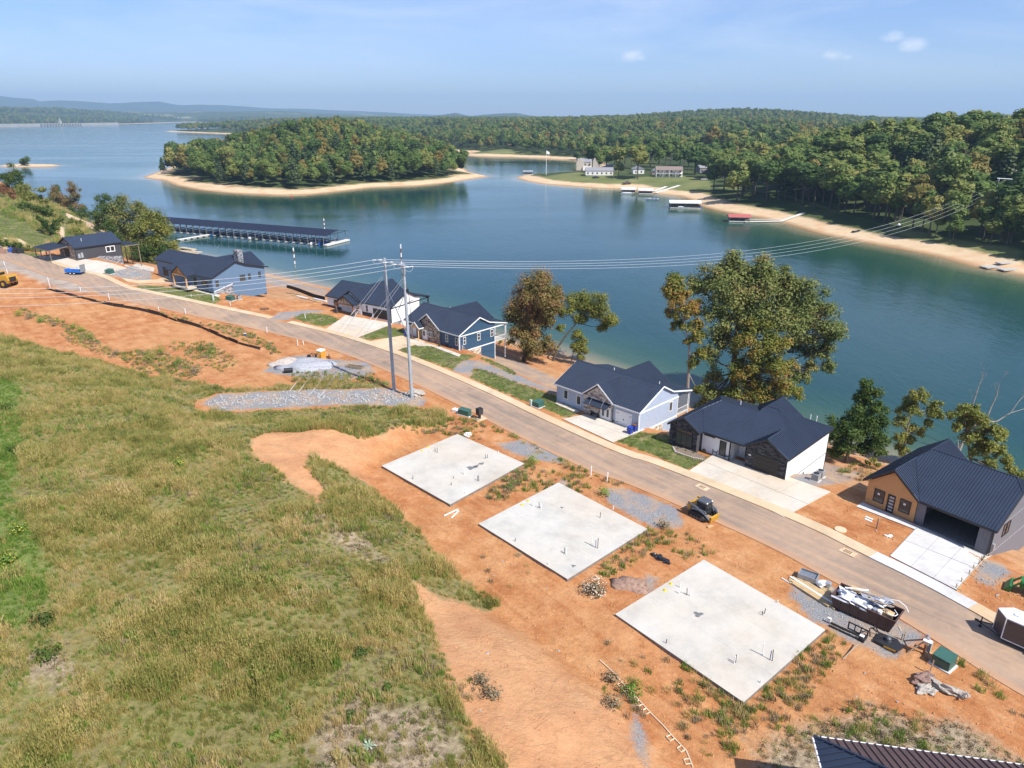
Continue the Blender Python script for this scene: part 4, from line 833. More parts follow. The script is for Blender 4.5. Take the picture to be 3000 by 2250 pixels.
f.body([(0,-.6),(5.5,-.6),(5.5,2.8),(2.75,5.0),(0,2.8)],CEDAR); f.boards([(0,.02),(5.5,.02),(5.5,2.8),(2.75,5.0),(0,2.8)],CEDAR,.17,'cedar_board',sk,joined=False)
for s_ in (.85,3.75):
    w_=f.window(s_,.65,1.2,1.6,TRIMD,1,True,fw=.08,k=.03); mb=MB(); f.bx(mb,s_+.4,1.55,s_+.65,1.8,.05,.066); link('window_sticker',mb,TRIMW,w_)
d_=f.door(2.4,-.02,.85,2.2,TRIMD,'front_door',(1,1))
for j in range(5): mb=MB(); f.bx(mb,2.62,.2+j*.39,3.12,.42+j*.39,.05,.085); link('door_light',mb,mat('frosted_glass',(.42,.42,.42),.25,0,.03),d_)
ff=Wall(h6,(5.95,.6,0),X_,(0,-1,0)); ff.body([(0,-.4),(.9,-.4),(.9,2.85),(0,2.85)],GREYW); ff.body([(6.15,-.4),(7.45,-.4),(7.45,2.85),(6.15,2.85)],GREYW); ff.body([(.9,2.45),(6.15,2.45),(6.15,2.85),(.9,2.85)],GREYW); ff.battens([(0,-.1),(0,2.8),(.9,2.8),(.9,-.1)],GREYW,.3); ff.battens([(6.15,-.1),(6.15,2.8),(7.45,2.8),(7.45,-.1)],GREYW,.3)
INT=mat('garage_interior',(.16,.15,.14),.9); link('garage_interior',MB().box(5.95,7.4,-.1,13.3,7.5,2.9).box(5.95,.8,-.1,6.05,7.4,2.9).box(5.95,.8,2.85,13.2,7.4,2.92).box(5.95,.65,-.15,13.2,7.4,-.01),INT,h6)
r=Wall(h6,(W6-.38,.6,0),Y_,(1,0,0)); r.body([(.0,-1.5),(.0,2.95),(4.6,5.4),(7.2,5.4),(12.4,2.95),(12.4,-3.8),(5,-3.8)],GREYW); r.bar(.2,2.6,12.4,2.68,ALU,k=.02); r.bar(.2,-.3,12.4,-.22,ALU,k=.02); r.window(2.6,.9,.8,1.5,TRIMD); r.window(3.5,.9,.8,1.5,TRIMD)
mb=MB(); r.bx(mb,.45,.1,.8,.9,0,.2); r.bx(mb,1.0,.3,1.2,.5,0,.1); link('meter_box',mb,ALU,h6); link('downspout',MB().path([(W6-.3,.4,2.8),(W6-.3,.45,-.2)],.05,6),TRIMD,h6)
l=Wall(h6,(.4,.6,0),Y_,(-1,0,0)); l.body([(0,-.8),(0,2.8),(12.4,2.8),(12.4,-4),(6,-3.5)],GREYW); b=Wall(h6,(.4,13.0,0),X_,(0,1,0)); b.body([(.2,-4),(12.9,-4),(12.9,2.85),(.2,2.85)],GREYW)
# ================= h7: corner of a dark ribbed roof at the lower right edge
c7=G(2385,2220); zz7=5.5
A=bp(2384,2160,zz7); B=bp(3000,2245,zz7); dU=Vector((B[0]-A[0],B[1]-A[1])).normalized(); Cc=bp(2412,2260,zz7-0.0)
h7=house('lakeside_house','building with dark ribbed metal roof and white fascia, cut off by the bottom edge',A,math.degrees(math.atan2(dU.y,dU.x)),0)
roof_plane(h7,[(0,0,zz7),(0,-14,zz7),(7,-14,zz7+3.2),(7,-7,zz7+3.2)],ROOF2,ribs=2); roof_plane(h7,[(0,0,zz7),(7,-7,zz7+3.2),(22,-7,zz7+3.2),(22,0,zz7)],mat('brown_reflection_roof',(.10,.06,.055),.5),ribs=2)  # second plane: brownish reflections on the metal put into its base colour
edge_trim(h7,[((0,.04,zz7+.02),(22,.04,zz7+.02)),((-.04,0,zz7+.02),(-.04,-14,zz7+.02))],TRIMW,'gutter',w=.14,h=.16)
link('wall',MB().box(.6,-13.6,-.5,21.5,-.6,zz7-.05),WHITE,h7); link('ridge_cap',MB().path([(0,0,zz7+.12),(7,-7,zz7+3.32)],.1,5),ROOF2,h7)
# ---------------------------------------------------------------- trees and plants
def leafmat(name,stops,transl=.35,rnd=.5,field=False):
    m=bpy.data.materials.new(name); m.use_nodes=True; t=m.node_tree; n=t.nodes; l=t.links; b=n['Principled BSDF']; q=NT(t)
    g=n.new('ShaderNodeNewGeometry'); oi=n.new('ShaderNodeObjectInfo')
    f=q.math('ADD',q.math('MULTIPLY',g.outputs['Random Per Island'],1-rnd),q.math('MULTIPLY',oi.outputs['Random'],rnd)) if rnd else q.math('ADD',q.math('MULTIPLY',g.outputs['Random Per Island'],.45),q.math('MULTIPLY',q.mr(q.noise(.22,2),.3,.7),.55))
    if field: f=q.math('ADD',q.math('MULTIPLY',f,.5),q.math('MULTIPLY',q.mr(q.noise(.16,4,.65),.3,.7),.5))
    c=q.ramp(f,stops); l.new(c,b.inputs['Base Color']); b.inputs['Roughness'].default_value=.65; b.inputs['Specular IOR Level'].default_value=.3
    tr=n.new('ShaderNodeBsdfTranslucent'); l.new(c,tr.inputs[0]); mx=n.new('ShaderNodeMixShader'); mx.inputs[0].default_value=transl; l.new(b.outputs[0],mx.inputs[1]); l.new(tr.outputs[0],mx.inputs[2]); l.new(mx.outputs[0],n['Material Output'].inputs[0]); return m
LF_FOR=leafmat('forest_leaves',[(.05,(.045,.085,.018)),(.35,(.085,.145,.027)),(.55,(.135,.19,.038)),(.75,(.22,.24,.055)),(.93,(.32,.26,.07))],.28,.62)
LF_PINE=leafmat('pine_needles',[(.1,(.032,.064,.018)),(.6,(.065,.105,.028)),(.9,(.12,.15,.042))],.1)
LF_YEL=leafmat('turning_leaves',[(.1,(.10,.11,.022)),(.5,(.20,.18,.04)),(.9,(.30,.19,.05))],.3)
LF_OAK=leafmat('oak_leaves',[(.1,(.075,.115,.028)),(.45,(.16,.195,.05)),(.7,(.24,.245,.07)),(.92,(.33,.235,.09))],.3,0)
LF_OAKB=leafmat('browning_oak_leaves',[(.1,(.08,.09,.022)),(.4,(.19,.165,.042)),(.65,(.27,.165,.06)),(.9,(.32,.14,.08))],.3,0)
LF_MAP=leafmat('maple_leaves',[(.1,(.06,.10,.016)),(.4,(.15,.18,.028)),(.65,(.27,.24,.042)),(.9,(.40,.18,.06))],.35,0)
LF_GRN=leafmat('green_leaves',[(.1,(.028,.062,.010)),(.5,(.07,.12,.018)),(.9,(.15,.19,.032))],.35,0)
LF_YG=leafmat('yellow_green_leaves',[(.1,(.08,.11,.02)),(.5,(.20,.22,.04)),(.9,(.34,.30,.065))],.35,0)
LF_RED=leafmat('rusty_leaves',[(.1,(.10,.05,.025)),(.5,(.22,.09,.04)),(.9,(.30,.17,.06))],.3,0)
BARK=mat('bark',(.10,.08,.06),.9,0,.25,5,bump=.5); BARKG=mat('pale_bark',(.28,.25,.21),.9,0,.25,5,bump=.5)
INNER_SHADE=mat('inner_shade_foliage',(.016,.026,.009),.95,0,.2,1)  # shade deep inside the pine crowns, put into a darker foliage colour
def leaves(mb,c,r,n,size,rd,shell=.5,squash=1,m=0):
    for _ in range(n):
        while 1:
            d=Vector((rd.gauss(0,1),rd.gauss(0,1),rd.gauss(0,1)))
            if d.length>.1: break
        d.normalize(); k=(shell+(1-shell)*rd.random())
        p=Vector((c[0]+d.x*r*k,c[1]+d.y*r*k,c[2]+d.z*r*k*squash)); nn=(d+Vector((rd.uniform(-.7,.7),rd.uniform(-.7,.7),rd.uniform(0,1.3)))).normalized()
        a=nn.orthogonal().normalized(); a.rotate(Matrix.Rotation(rd.uniform(0,6.28),3,nn)); b_=nn.cross(a); s=size*rd.uniform(.6,1.3); w=s*rd.uniform(.5,.9)
        mb.add([p-a*s*.5,p+b_*w*.5,p+a*s*.5,p-b_*w*.5],[(0,1,2,3)],m)
def wpx(px,py,Y):   # point of the bearing (px,py) at depth Y
    d=ray(px,py); t=Y/d[1]; return Vector((d[0]*t,Y,CAMH+d[2]*t))
def hero_tree(name,label,base,blobs,leaf,bark,trunk=.35,dens=1.0,size=.42,group=None,trunk_pts=(),seed=0,sub=10,cat='tree',z0=None,bare=False):
    rd=random.Random(seed); g=Vector(G(*base)); 
    blobs=[(x,y,r*1.14) for x,y,r in blobs]; t=thing(name,label,cat,g,0,group); Y=g.y; tp=[g+Vector((0,0,-.3))]+[wpx(x,y,Y) for x,y in trunk_pts]; T=MB(); Lf=MB()
    B=[]
    for i,(x,y,rp) in enumerate(blobs):
        c=wpx(x,y,Y+rd.uniform(-1,1)*rp*Y/FPX*.8); B.append((c,rp*Y/FPX))
    top=max(B,key=lambda b_:b_[0].z)[0] if B else tp[-1]
    if len(tp)==1: tp+= [tp[0].lerp(top,.35)+Vector((rd.uniform(-.3,.3),0,0)),tp[0].lerp(top,.7)+Vector((rd.uniform(-.4,.4),0,0)),tp[0].lerp(top,.95)]
    n=len(tp); rr=[trunk*(1-.8*i/(n-1)) for i in range(n)]; rr[0]*=1.25
    L0=[p-g for p in tp]; T.path(L0,rr,7)
    for c,r in B:
        subs=[]
        for k in range(sub):
            d=Vector((rd.gauss(0,1),rd.gauss(0,1),rd.gauss(0,.8))); d.normalize(); subs.append((c+d*r*rd.uniform(.35,.95),r*rd.uniform(.5,.78)))
        cz=min(tp[1:],key=lambda p:(p-c).length+max(0,p.z-c.z)*2)
        a=tp[0].lerp(cz,.9) if cz is tp[1] and cz.z>c.z else cz; mid=a.lerp(c,.55)+Vector((0,0,-.08*(c-a).length)); T.path([a-g,mid-g,c-g],[trunk*.34,trunk*.2,trunk*.1],5)
        for sc_,sr in subs:
            T.path([mid.lerp(c,.5)-g,sc_-g],[trunk*.11,.02],4)
            k=int(dens*60*(sr/size)**1.75*.42)+10; leaves(Lf,sc_-g,sr,k,size*.88,rd,.12,.85)
    link('trunk',T,bark,t)
    if not bare and Lf.v: link('crown',Lf,leaf,t)
    return t
def blobrow(*a): return [a[i:i+3] for i in range(0,len(a),3)]
G1='trees along the near shore'
hero_tree('oak_tree','tall oak with browning rounded crown on the bank beside the navy house',(1533,1058),blobrow(1565,850,48,1600,830,42,1535,880,40,1610,880,40,1580,910,42,1520,935,38,1560,950,40,1600,930,34,1520,985,32,1560,1000,36,1600,1010,28,1628,860,26,1500,930,20,1550,1030,22),LF_OAKB,BARK,.42,1.0,.45,G1,seed=1)
hero_tree('leaning_tree','slender leaning tree with airy olive crown, right of the browning oak',(1620,1057),blobrow(1690,890,34,1730,880,34,1765,900,32,1780,930,26,1770,955,18,1655,905,26,1700,925,24,1735,915,24,1640,960,12),LF_YG,BARK,.28,.85,.36,G1,[(1632,1020),(1660,980),(1690,945),(1710,925),(1735,900)],seed=2)
hero_tree('young_tree','small yellow green tree at the shoreline left of the pale blue house roof',(1672,1068),blobrow(1690,980,16,1700,1000,18,1685,1015,16,1712,1025,14,1700,1045,13),LF_YG,BARK,.12,1.0,.3,G1,[(1680,1030),(1690,990)],seed=3)
hero_tree('slender_tree','tall slender tree with bare grey lower trunk and orange tinged top',(2012,1200),blobrow(1985,825,26,1960,850,22,2005,860,24,1975,885,28,2010,905,26,1965,920,20,2040,900,26,1990,950,20,2035,950,24,2045,985,22,2015,1000,12,2030,1060,16,2050,1035,16,2045,1140,14),LF_MAP,BARKG,.27,1.0,.4,G1,[(2018,1080),(2020,1000),(2000,930),(1985,860)],seed=4)
hero_tree('oak_tree','largest tree, massive olive green oak rising behind the pale blue and white houses',(2150,1190),blobrow(2150,785,42,2215,792,44,2100,805,42,2280,805,40,2330,830,44,2060,830,38,2120,850,52,2190,840,56,2260,860,54,2330,890,50,2380,880,40,2420,930,42,2380,960,44,2310,950,52,2240,930,54,2160,930,52,2090,920,44,2440,980,32,2410,1020,34,2350,1010,38,2430,1070,22,2380,1075,22,2110,990,40,2080,1040,30,2090,1100,30,2075,1150,30,2060,1190,26,2120,1160,36,2350,1100,24,2230,830,46,2160,820,40,2300,845,44,2200,890,50,2140,880,40,2350,930,40),LF_OAK,BARK,.62,.8,.46,G1,[(2150,1080),(2155,1000),(2165,930),(2190,860),(2200,800)],seed=5,sub=10)
hero_tree('maple_tree','maple turning yellow and orange in front of the massive oak',(2230,1215),blobrow(2200,960,30,2240,950,26,2180,1000,36,2240,1010,40,2290,1010,30,2200,1060,42,2265,1070,42,2310,1080,26,2160,1100,34,2220,1120,44,2290,1130,36,2330,1150,22,2190,1160,36,2250,1170,38,2150,1160,24),LF_MAP,BARK,.3,1.0,.42,G1,[(2228,1120),(2225,1040),(2215,960)],seed=6)
hero_tree('green_tree','dense dark green tree right of the white house with black stone bays',(2476,1357),blobrow(2540,1120,16,2550,1150,26,2530,1180,30,2570,1190,26,2500,1210,32,2545,1225,36,2585,1240,24,2460,1240,26,2500,1260,36,2550,1270,36,2440,1280,24,2480,1300,32,2540,1310,30,2585,1290,22,2440,1320,22,2580,1320,16),LF_GRN,BARK,.26,1.15,.36,G1,[(2490,1310),(2510,1240),(2540,1150)],seed=7)
hero_tree('yellowing_tree','thin upright tree with yellow leaves between the white and the cedar fronted houses',(2645,1365),blobrow(2685,1150,22,2665,1170,20,2700,1165,18,2650,1200,20,2680,1205,22,2640,1235,20,2670,1245,20,2640,1280,22,2670,1285,18,2640,1320,20,2745,1185,20,2730,1205,18,2755,1215,16,2720,1240,14,2700,1265,14),LF_YG,BARKG,.17,.8,.3,G1,[(2655,1270),(2672,1210),(2685,1160)],seed=8)
hero_tree('green_tree','bushy yellow green tree behind the cedar fronted house, under the dead branches',(2860,1400),blobrow(2820,1200,20,2850,1205,22,2790,1215,16,2830,1235,26,2880,1230,22,2800,1250,16,2870,1265,28,2910,1255,22,2840,1280,24,2935,1280,22,2900,1300,26,2870,1320,26,2930,1320,22,2950,1345,18,2900,1350,22,2960,1375,18,2990,1395,20),LF_YG,BARK,.24,1.1,.36,G1,seed=9)
# dead tree
g=Vector(G(2810,1330)); dt=thing('dead_tree','bare dead tree with pale leaning trunk and forked branches over the lake','tree',g,0,None); T=MB(); Yd=g.y
def br(pts,r0,r1):
    P_=[wpx(x,y,Yd+(i*.3))-g for i,(x,y) in enumerate(pts)]; n=len(P_); T.path(P_,[r0+(r1-r0)*i/(n-1) for i in range(n)],6)
br([(2806,1330),(2818,1300),(2842,1255)],.28,.2); br([(2842,1255),(2838,1215),(2855,1170),(2868,1130),(2880,1098)],.15,.03); br([(2842,1255),(2880,1235),(2895,1215),(2905,1190),(2920,1160),(2928,1125)],.17,.03)
br([(2875,1238),(2920,1235),(2960,1210),(2985,1175),(3000,1160)],.13,.03); br([(2960,1210),(3000,1198),(3025,1180)],.06,.02); br([(2808,1330),(2806,1290)],.12,.09)
rdd=random.Random(4)
def twig(p,d,l,r,k):
    e=p+d*l; T.tube(p,e,r,r*.6,4,cap=False)
    if k>0:
        for _ in range(3): twig(e,(d+Vector((rdd.uniform(-.7,.7),rdd.uniform(-.5,.5),rdd.uniform(-.3,.6)))).normalized(),l*.72,r*.6,k-1)
for x,y in ((2880,1098),(2868,1130),(2928,1125),(2920,1160),(2985,1175),(3000,1160),(2842,1180),(2905,1190)): twig(wpx(x,y,Yd+.8)-g,Vector((rdd.uniform(-.3,.4),0,1)).normalized(),.9,.022,3)
link('trunk',T,BARKG,dt)
G2='trees and bushes on the left bank'
for i,(nm,lb,base,bl,lf,tk) in enumerate([
 ('bank_tree','tall leafy tree with pale dead branch, right end of the left bank',(430,765),blobrow(450,640,34,470,670,34,430,660,30,480,710,32,445,710,36,410,690,28,460,745,28,490,745,20,500,720,16),LF_YG,.22),
 ('bank_tree','olive tree in the middle of the left bank thicket',(375,730),blobrow(370,610,32,395,625,30,345,640,30,385,660,34,350,680,28,400,690,26,420,620,24),LF_OAK,.22),
 ('bank_tree','green tree behind the roof of the charcoal house',(310,690),blobrow(305,590,22,325,610,24,300,625,26,330,640,26,295,650,22),LF_GRN,.18),
 ('bank_tree','rusty brown tree on the left bank crest',(190,610),blobrow(165,570,20,185,580,22,175,600,20,200,605,18),LF_OAKB,.15),
 ('bank_tree','dark purple brown tree on the left bank crest',(215,615),blobrow(205,555,16,222,565,14,215,590,18,235,605,16),LF_OAKB,.14),
 ('bank_tree','rounded dark green tree at the left edge of the picture',(30,560),blobrow(25,505,22,45,515,20,10,520,18,35,535,22,60,540,14),LF_GRN,.2),
 ('bank_tree','yellowing tree right of the rounded dark green tree',(75,590),blobrow(75,550,16,85,570,16,60,565,14),LF_YG,.12),
 ('bank_tree','bright yellow sapling on the left bank crest',(118,600),blobrow(118,555,12,112,575,14,125,590,12),LF_YG,.1),
 ('bank_tree','green crown rising above the crest beside the rusty tree',(160,590),blobrow(158,555,14,165,575,16,150,590,14),LF_GRN,.12),
 ('bank_tree','olive tree between the green tree and the thicket middle, behind the navy roof',(340,740),blobrow(330,690,20,345,710,22,330,725,16,355,735,16,320,665,18),LF_GRN,.12),
 ('bank_tree','dense green tree at the lower right of the thicket',(470,775),blobrow(450,745,22,475,755,20,430,750,20,410,740,18,485,735,20,400,720,20),LF_GRN,.12),
 ('shrub','bushy green slope cover left of the sandy track',(150,690),blobrow(125,650,12,140,662,12,160,672,12,150,690,10,170,650,10,110,640,10),LF_GRN,.06),
 ('shrub','green mound of brambles between the two sandy tracks',(225,695),blobrow(215,675,11,232,680,12,225,690,10,240,692,8),LF_YG,.06),
 ('shrub','dark green hedge slope behind the far left road end',(60,735),blobrow(20,715,10,40,718,10,60,722,10,80,727,9,100,732,8,5,712,9),LF_GRN,.06),
 ('shrub','low green thicket below the rusty tree',(260,640),blobrow(200,625,16,225,630,16,250,630,18,275,632,16,180,615,14),LF_GRN,.1),
 ('shrub','yellow green bushes at the foot of the tall leafy tree',(505,770),blobrow(505,740,16,520,750,14,490,760,16,470,775,14,440,770,16,410,760,14),LF_YG,.1),
 ('shrub','pinkish brown bush at the left edge of the picture',(15,580),blobrow(8,555,14,22,565,14,38,570,12),LF_RED,.08),
 ('shrub','low green bushes along the crest, left of the rusty tree',(100,625),blobrow(90,605,14,110,610,14,130,615,14,145,620,12,70,600,12),LF_GRN,.08),
 ('shrub','hedge like bushes between the crest and the charcoal house roof',(150,640),blobrow(150,632,10,175,640,11,205,648,10,230,650,9),LF_YG,.08)]):
    hero_tree(nm,lb,base,bl,lf,BARKG if 'pale' in lb else BARK,tk,1.0,.6,G2,seed=40+i,sub=6,cat='tree' if 'tree' in nm else 'shrub')
for i,(lb,base,bl) in enumerate([('tangled bush on the bank right of the dense dark green tree',(2560,1375),blobrow(2540,1355,10,2560,1350,12,2575,1365,10)),('green bushes behind the ridge of the cedar fronted house, at the right edge',(2985,1420),blobrow(2965,1390,12,2990,1395,14,3010,1410,12)),('low bush at the foot of the browning oak',(1480,1010),blobrow(1470,1000,7,1488,1004,7))]):
    hero_tree('shrub',lb,base,bl,LF_YG,BARK,.05,1.,.3,'bushes on the bank',seed=70+i,sub=5,cat='shrub')
# ---- forest kinds
def forest_tree(kind,seed):
    rd=random.Random(seed); T=MB(); C=MB(); h=rd.uniform(17,20)
    if kind=='pine':
        T.tube((0,0,-1),(0,0,h*.9),.3,.08,6); n=9
        for i in range(n):
            f=i/(n-1); z=h*(.3+.66*f); r=4.2*(1-f)**.75+.8; 
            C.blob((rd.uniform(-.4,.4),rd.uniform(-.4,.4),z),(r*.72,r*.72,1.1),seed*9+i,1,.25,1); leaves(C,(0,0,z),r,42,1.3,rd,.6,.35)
    else:
        T.path([(0,0,-1),(.2,0,h*.3),(0,.1,h*.6)],[.36,.28,.15],6)
        for i in range(4): a=rd.uniform(0,6.28); T.tube((.1,0,h*.35),(math.cos(a)*2.5,math.sin(a)*2.5,h*.62),.14,.05,5)
        lob=[(0,0,h*.68,4.0)]+[(math.cos(a)*rd.uniform(2,3.2),math.sin(a)*rd.uniform(2,3.2),h*rd.uniform(.48,.82),rd.uniform(2.0,3.0)) for a in [k*.785+rd.uniform(-.3,.3) for k in range(8)]]+[(rd.uniform(-1,1),rd.uniform(-1,1),h*.88,2.2)]
        for i,(x,y,z,r) in enumerate(lob):
            C.blob((x,y,z),(r*.8,r*.8,r*.72),seed*9+i,1,.3,1); leaves(C,(x,y,z),r,int(13*r*r*.75)+16,1.15,rd,.8,.85)
    return T,C
KINDS=[('leaf',1,LF_FOR),('leaf',2,LF_FOR),('leaf',3,LF_FOR),('pine',4,LF_PINE),('pine',5,LF_PINE),('leaf',6,LF_YEL)]
PRO=[]
for k,sd_,lf in KINDS:
    T,C=forest_tree(k,sd_); tm=T.mesh('trunk'); tm.materials.append(BARK); cm_=C.mesh('crown'); cm_.materials.append(lf); cm_.materials.append(lf if lf is not LF_PINE else INNER_SHADE); PRO.append((k,tm,cm_,lf))
def jgrid(x0,x1,y0,y1,s,seed):
    r=np.random.default_rng(seed); xs=np.arange(x0,x1,s); ys=np.arange(y0,y1,s); X,Y=np.meshgrid(xs,ys); X=X.ravel()+r.uniform(-.42,.42,X.size)*s; Y=Y.ravel()+r.uniform(-.42,.42,Y.size)*s; return X,Y
def view(X,Y,Z,m=150):
    c,s=math.cos(PITCH),math.sin(PITCH); dz=Z-CAMH; d=Y*c-dz*s; v=(Y*s+dz*c)/d; px=1500+FPX*X/d; py=1125-FPX*v; return px,py,(d>0)&(px>-m)&(px<3000+m)&(py>-200)&(py<2300)
FP=[]   # x,y,z,scale,kind,group
r_=np.random.default_rng(5)
X,Y=jgrid(-330,0,480,1300,9.0,1); s=sdf(X,Y,ISL); ok=(s>15); X,Y,s=X[ok],Y[ok],s[ok]; Z=height(X,Y,False); _,_,v_=view(X,Y,Z)
for x,y,z in zip(X[v_],Y[v_],Z[v_]):
    FP.append((x,y,z-.5,r_.uniform(.75,1.4)*(.85 if y<560 else 1),int(r_.choice([0,1,2,3,4,5],p=[.2,.18,.14,.22,.18,.08])),0))
X,Y=jgrid(60,760,120,1000,12.6,2); s=sdf(X,Y,LMR); ok=s>13; X,Y,s=X[ok],Y[ok],s[ok]; fz=zmask(X,Y,Z_FIELD,12.); Z=height(X,Y,False); px,py,v_=view(X,Y,Z)
ok=v_&(fz<0)&(px>2080)&~((px<2250)&(py>430)&(py<560)&(r_.random(len(px))<.5)); ok&=~((px>2680)&(px<2755)&(py>625)&(py<700))&~((px>2905)&(py>600)&(py<650)); ok&=(s>26)|(px>2650)|(r_.random(len(px))<.12)
for x,y,z in zip(X[ok],Y[ok],Z[ok]): FP.append((x,y,z-.4,min(1.9,.95+.45*r_.gamma(2.2,.5)),int(r_.choice([0,1,2,3,4,5],p=[.32,.3,.2,.06,.04,.08])),1))
# scattered shade trees on the lawn below the right wood, and round the peninsula houses
for px_,py_ in [(2090,560),(2120,560),(2150,557),(2205,575),(2245,590),(2280,585),(2350,600),(2385,602),(2410,598),(2430,612),(2455,620),(2500,625),(2330,590),(2160,545),(2560,640),(2590,650),(2620,650),(2640,640),(2740,690),(2700,680),(2720,695),(2780,695),(2790,710),(2880,700),(2900,720),(2930,710),(2960,715),(2180,560),(2300,575),(2480,600),(2530,610),(2410,570)]:
    x,y,z=G(px_,py_); FP.append((x,y,z-.3,r_.uniform(1.15,1.6) if py_<660 else r_.uniform(.6,1.0),int(r_.choice([0,1,2])),2))
for px_,py_,s_ in [(1735,500,.95),(1775,498,1.15),(1805,502,1.0),(1755,508,.6),(1868,525,1.15),(1812,520,.55),(1905,488,1.2),(1930,480,1.1),(1950,492,1.0),(1875,495,.9),(1990,498,.9),(2015,505,.8),(2035,512,1.15),(1860,480,.9),(1700,468,.7),(1720,470,.8),(1985,470,1.0),(2060,500,1.0),(1745,482,.8),(1770,484,.9),(1800,486,1.0),(1830,484,.9),(1850,490,.9),(1910,474,1.),(1965,482,1.1),(2005,486,1.1),(2040,490,1.2),(1930,500,.7),(1690,482,.6),(2075,520,1.1)]:
    x,y,z=G(px_,py_); FP.append((x,y,z-.3,s_*1.5,int(r_.choice([0,1,2])),3))
mid=[]
X,Y=jgrid(-1500,2600,780,3600,13.5,3); s=sdf(X,Y,LMR); ok=s>26; X,Y=X[ok],Y[ok]; fz=zmask(X,Y,Z_FIELD,12.); Z=height(X,Y,False); px,py,v_=view(X,Y,Z,40); ff=fbm(X,Y,300,3,77); ok=v_&(fz<0)&(ff<.63)&~((np.hypot(X,Y)<1000)&(px>2080)&(X<760)&(Y<1000))&~((px>1480)&(px<2110)&(py>462))
for x,y,z in zip(X[ok],Y[ok],Z[ok]): mid.append((x,y,z-1,r_.uniform(.85,1.35),int(r_.choice([0,1,2,3,4,5],p=[.3,.28,.2,.09,.07,.06])),4))
X,Y=jgrid(-5200,-900,3200,6400,27,4); s=sdf(X,Y,LFAR); ok=s>40; X,Y=X[ok],Y[ok]; Z=height(X,Y,False); px,py,v_=view(X,Y,Z,40); ff=fbm(X,Y,380,3,71); ok=v_&(ff<.55)
for x,y,z in zip(X[ok],Y[ok],Z[ok]): mid.append((x,y,z-3,r_.uniform(1.2,1.9),int(r_.choice([0,1,2,3])),4))
FP.sort(key=lambda p:(p[5]<2)*1000+math.hypot(p[0],p[1])/p[3])
IND=FP[:285]; REST=FP[285:]+mid
LBL={(0,'leaf'):'leafy tree in the wood that covers the island',(0,'pine'):'dark pine in the wood that covers the island',(1,'leaf'):'leafy tree in the wood above the right shore',(1,'pine'):'dark pine in the wood above the right shore',(2,'leaf'):'shade tree with bare trunk on the lawn above the right beach',(3,'leaf'):'round crowned tree among the white houses on the point',(2,'pine'):'',(3,'pine'):''}
GRP=['trees of the island wood','trees of the right shore wood','shade trees above the right beach','trees round the houses on the point']
crowns=[None]*6
_o=lambda n:str(n)+('th' if 10<n%100<14 else {1:'st',2:'nd',3:'rd'}.get(n%10,'th'))
_rk={g2:sorted([view(p[0],p[1],p[2])[0] for p in IND if p[5]==g2]) for g2 in (2,3)}
def LBLX(x,y,z,g_,kn,ki=0):
    if g_<2: return LBL[(g_,kn)] if ki!=5 else LBL[(g_,kn)].replace('leafy tree','yellowing tree')
    k=_rk[g_].index(view(x,y,z)[0])+1
    return (f'shade tree above the right beach, {_o(k)} from the left of its row' if g_==2 else f'round crowned tree on the point, {_o(k)} from its left end')
for x,y,z,s_,k,g_ in IND:
    kn,tm,cm_,lf=PRO[k]; t=thing('pine_tree' if kn=='pine' else 'leafy_tree',LBLX(x,y,z,g_,kn,k),'tree',(x,y,z),r_.uniform(0,6.28),GRP[g_]); t.scale=(s_,s_,(s_ if s_<1.1 else 1.1+(s_-1.1)*.35)*r_.uniform(.88,1.1))
    a=bpy.data.objects.new('trunk',tm); col.objects.link(a); a.parent=t; c_=bpy.data.objects.new('crown',cm_); col.objects.link(c_); c_.parent=t
    if crowns[k] is None: crowns[k]=c_
def scatter(name,P,protos,label=None,cat=None,vary=None):
    """one object of points, each carrying one of the given shapes"""
    A=np.array(P,float); me=bpy.data.meshes.new(name); me.vertices.add(len(A)); me.vertices.foreach_set('co',A[:,:3].astype(np.float32).ravel())
    attr(me,'scl',A[:,3]); it=me.attributes.new('idx','INT','POINT'); it.data.foreach_set('value',A[:,4].astype(np.int32)); attr(me,'rot',np.random.default_rng(len(A)).uniform(0,6.28,len(A)))
    o=bpy.data.objects.new(name,me); col.objects.link(o); o['kind']='stuff'
    ng=bpy.data.node_groups.new(name+'_scatter','GeometryNodeTree'); ng.interface.new_socket('Geometry',in_out='INPUT',socket_type='NodeSocketGeometry'); ng.interface.new_socket('Geometry',in_out='OUTPUT',socket_type='NodeSocketGeometry')
    n=ng.nodes; l=ng.links; gi=n.new('NodeGroupInput'); go=n.new('NodeGroupOutput'); iop=n.new('GeometryNodeInstanceOnPoints'); j=n.new('GeometryNodeJoinGeometry')
    for p in reversed(protos):   # join order is last-linked first
        oi=n.new('GeometryNodeObjectInfo'); oi.inputs['Object'].default_value=p; oi.inputs['As Instance'].default_value=True; l.new(oi.outputs['Geometry'],j.inputs[0])
    def na(nm,ty): a=n.new('GeometryNodeInputNamedAttribute'); a.data_type=ty; a.inputs[0].default_value=nm; return a.outputs[0]
    iop.inputs['Pick Instance'].default_value=True; l.new(gi.outputs[0],iop.inputs['Points']); l.new(j.outputs[0],iop.inputs['Instance']); l.new(na('idx','INT'),iop.inputs['Instance Index']); l.new(na('scl','FLOAT'),iop.inputs['Scale'])
    cx=n.new('ShaderNodeCombineXYZ'); l.new(na('rot','FLOAT'),cx.inputs[2]); l.new(cx.outputs[0],iop.inputs['Rotation']); l.new(iop.outputs[0],go.inputs[0])
    md=o.modifiers.new('scatter','NODES'); md.node_group=ng
    if label: tag(o,label,cat)
    return o
crowns=[c if c else next(x for x in crowns if x) for c in crowns]
scatter('woodland',REST,crowns,'dense mixed woodland covering the hills beyond the lake','woodland')
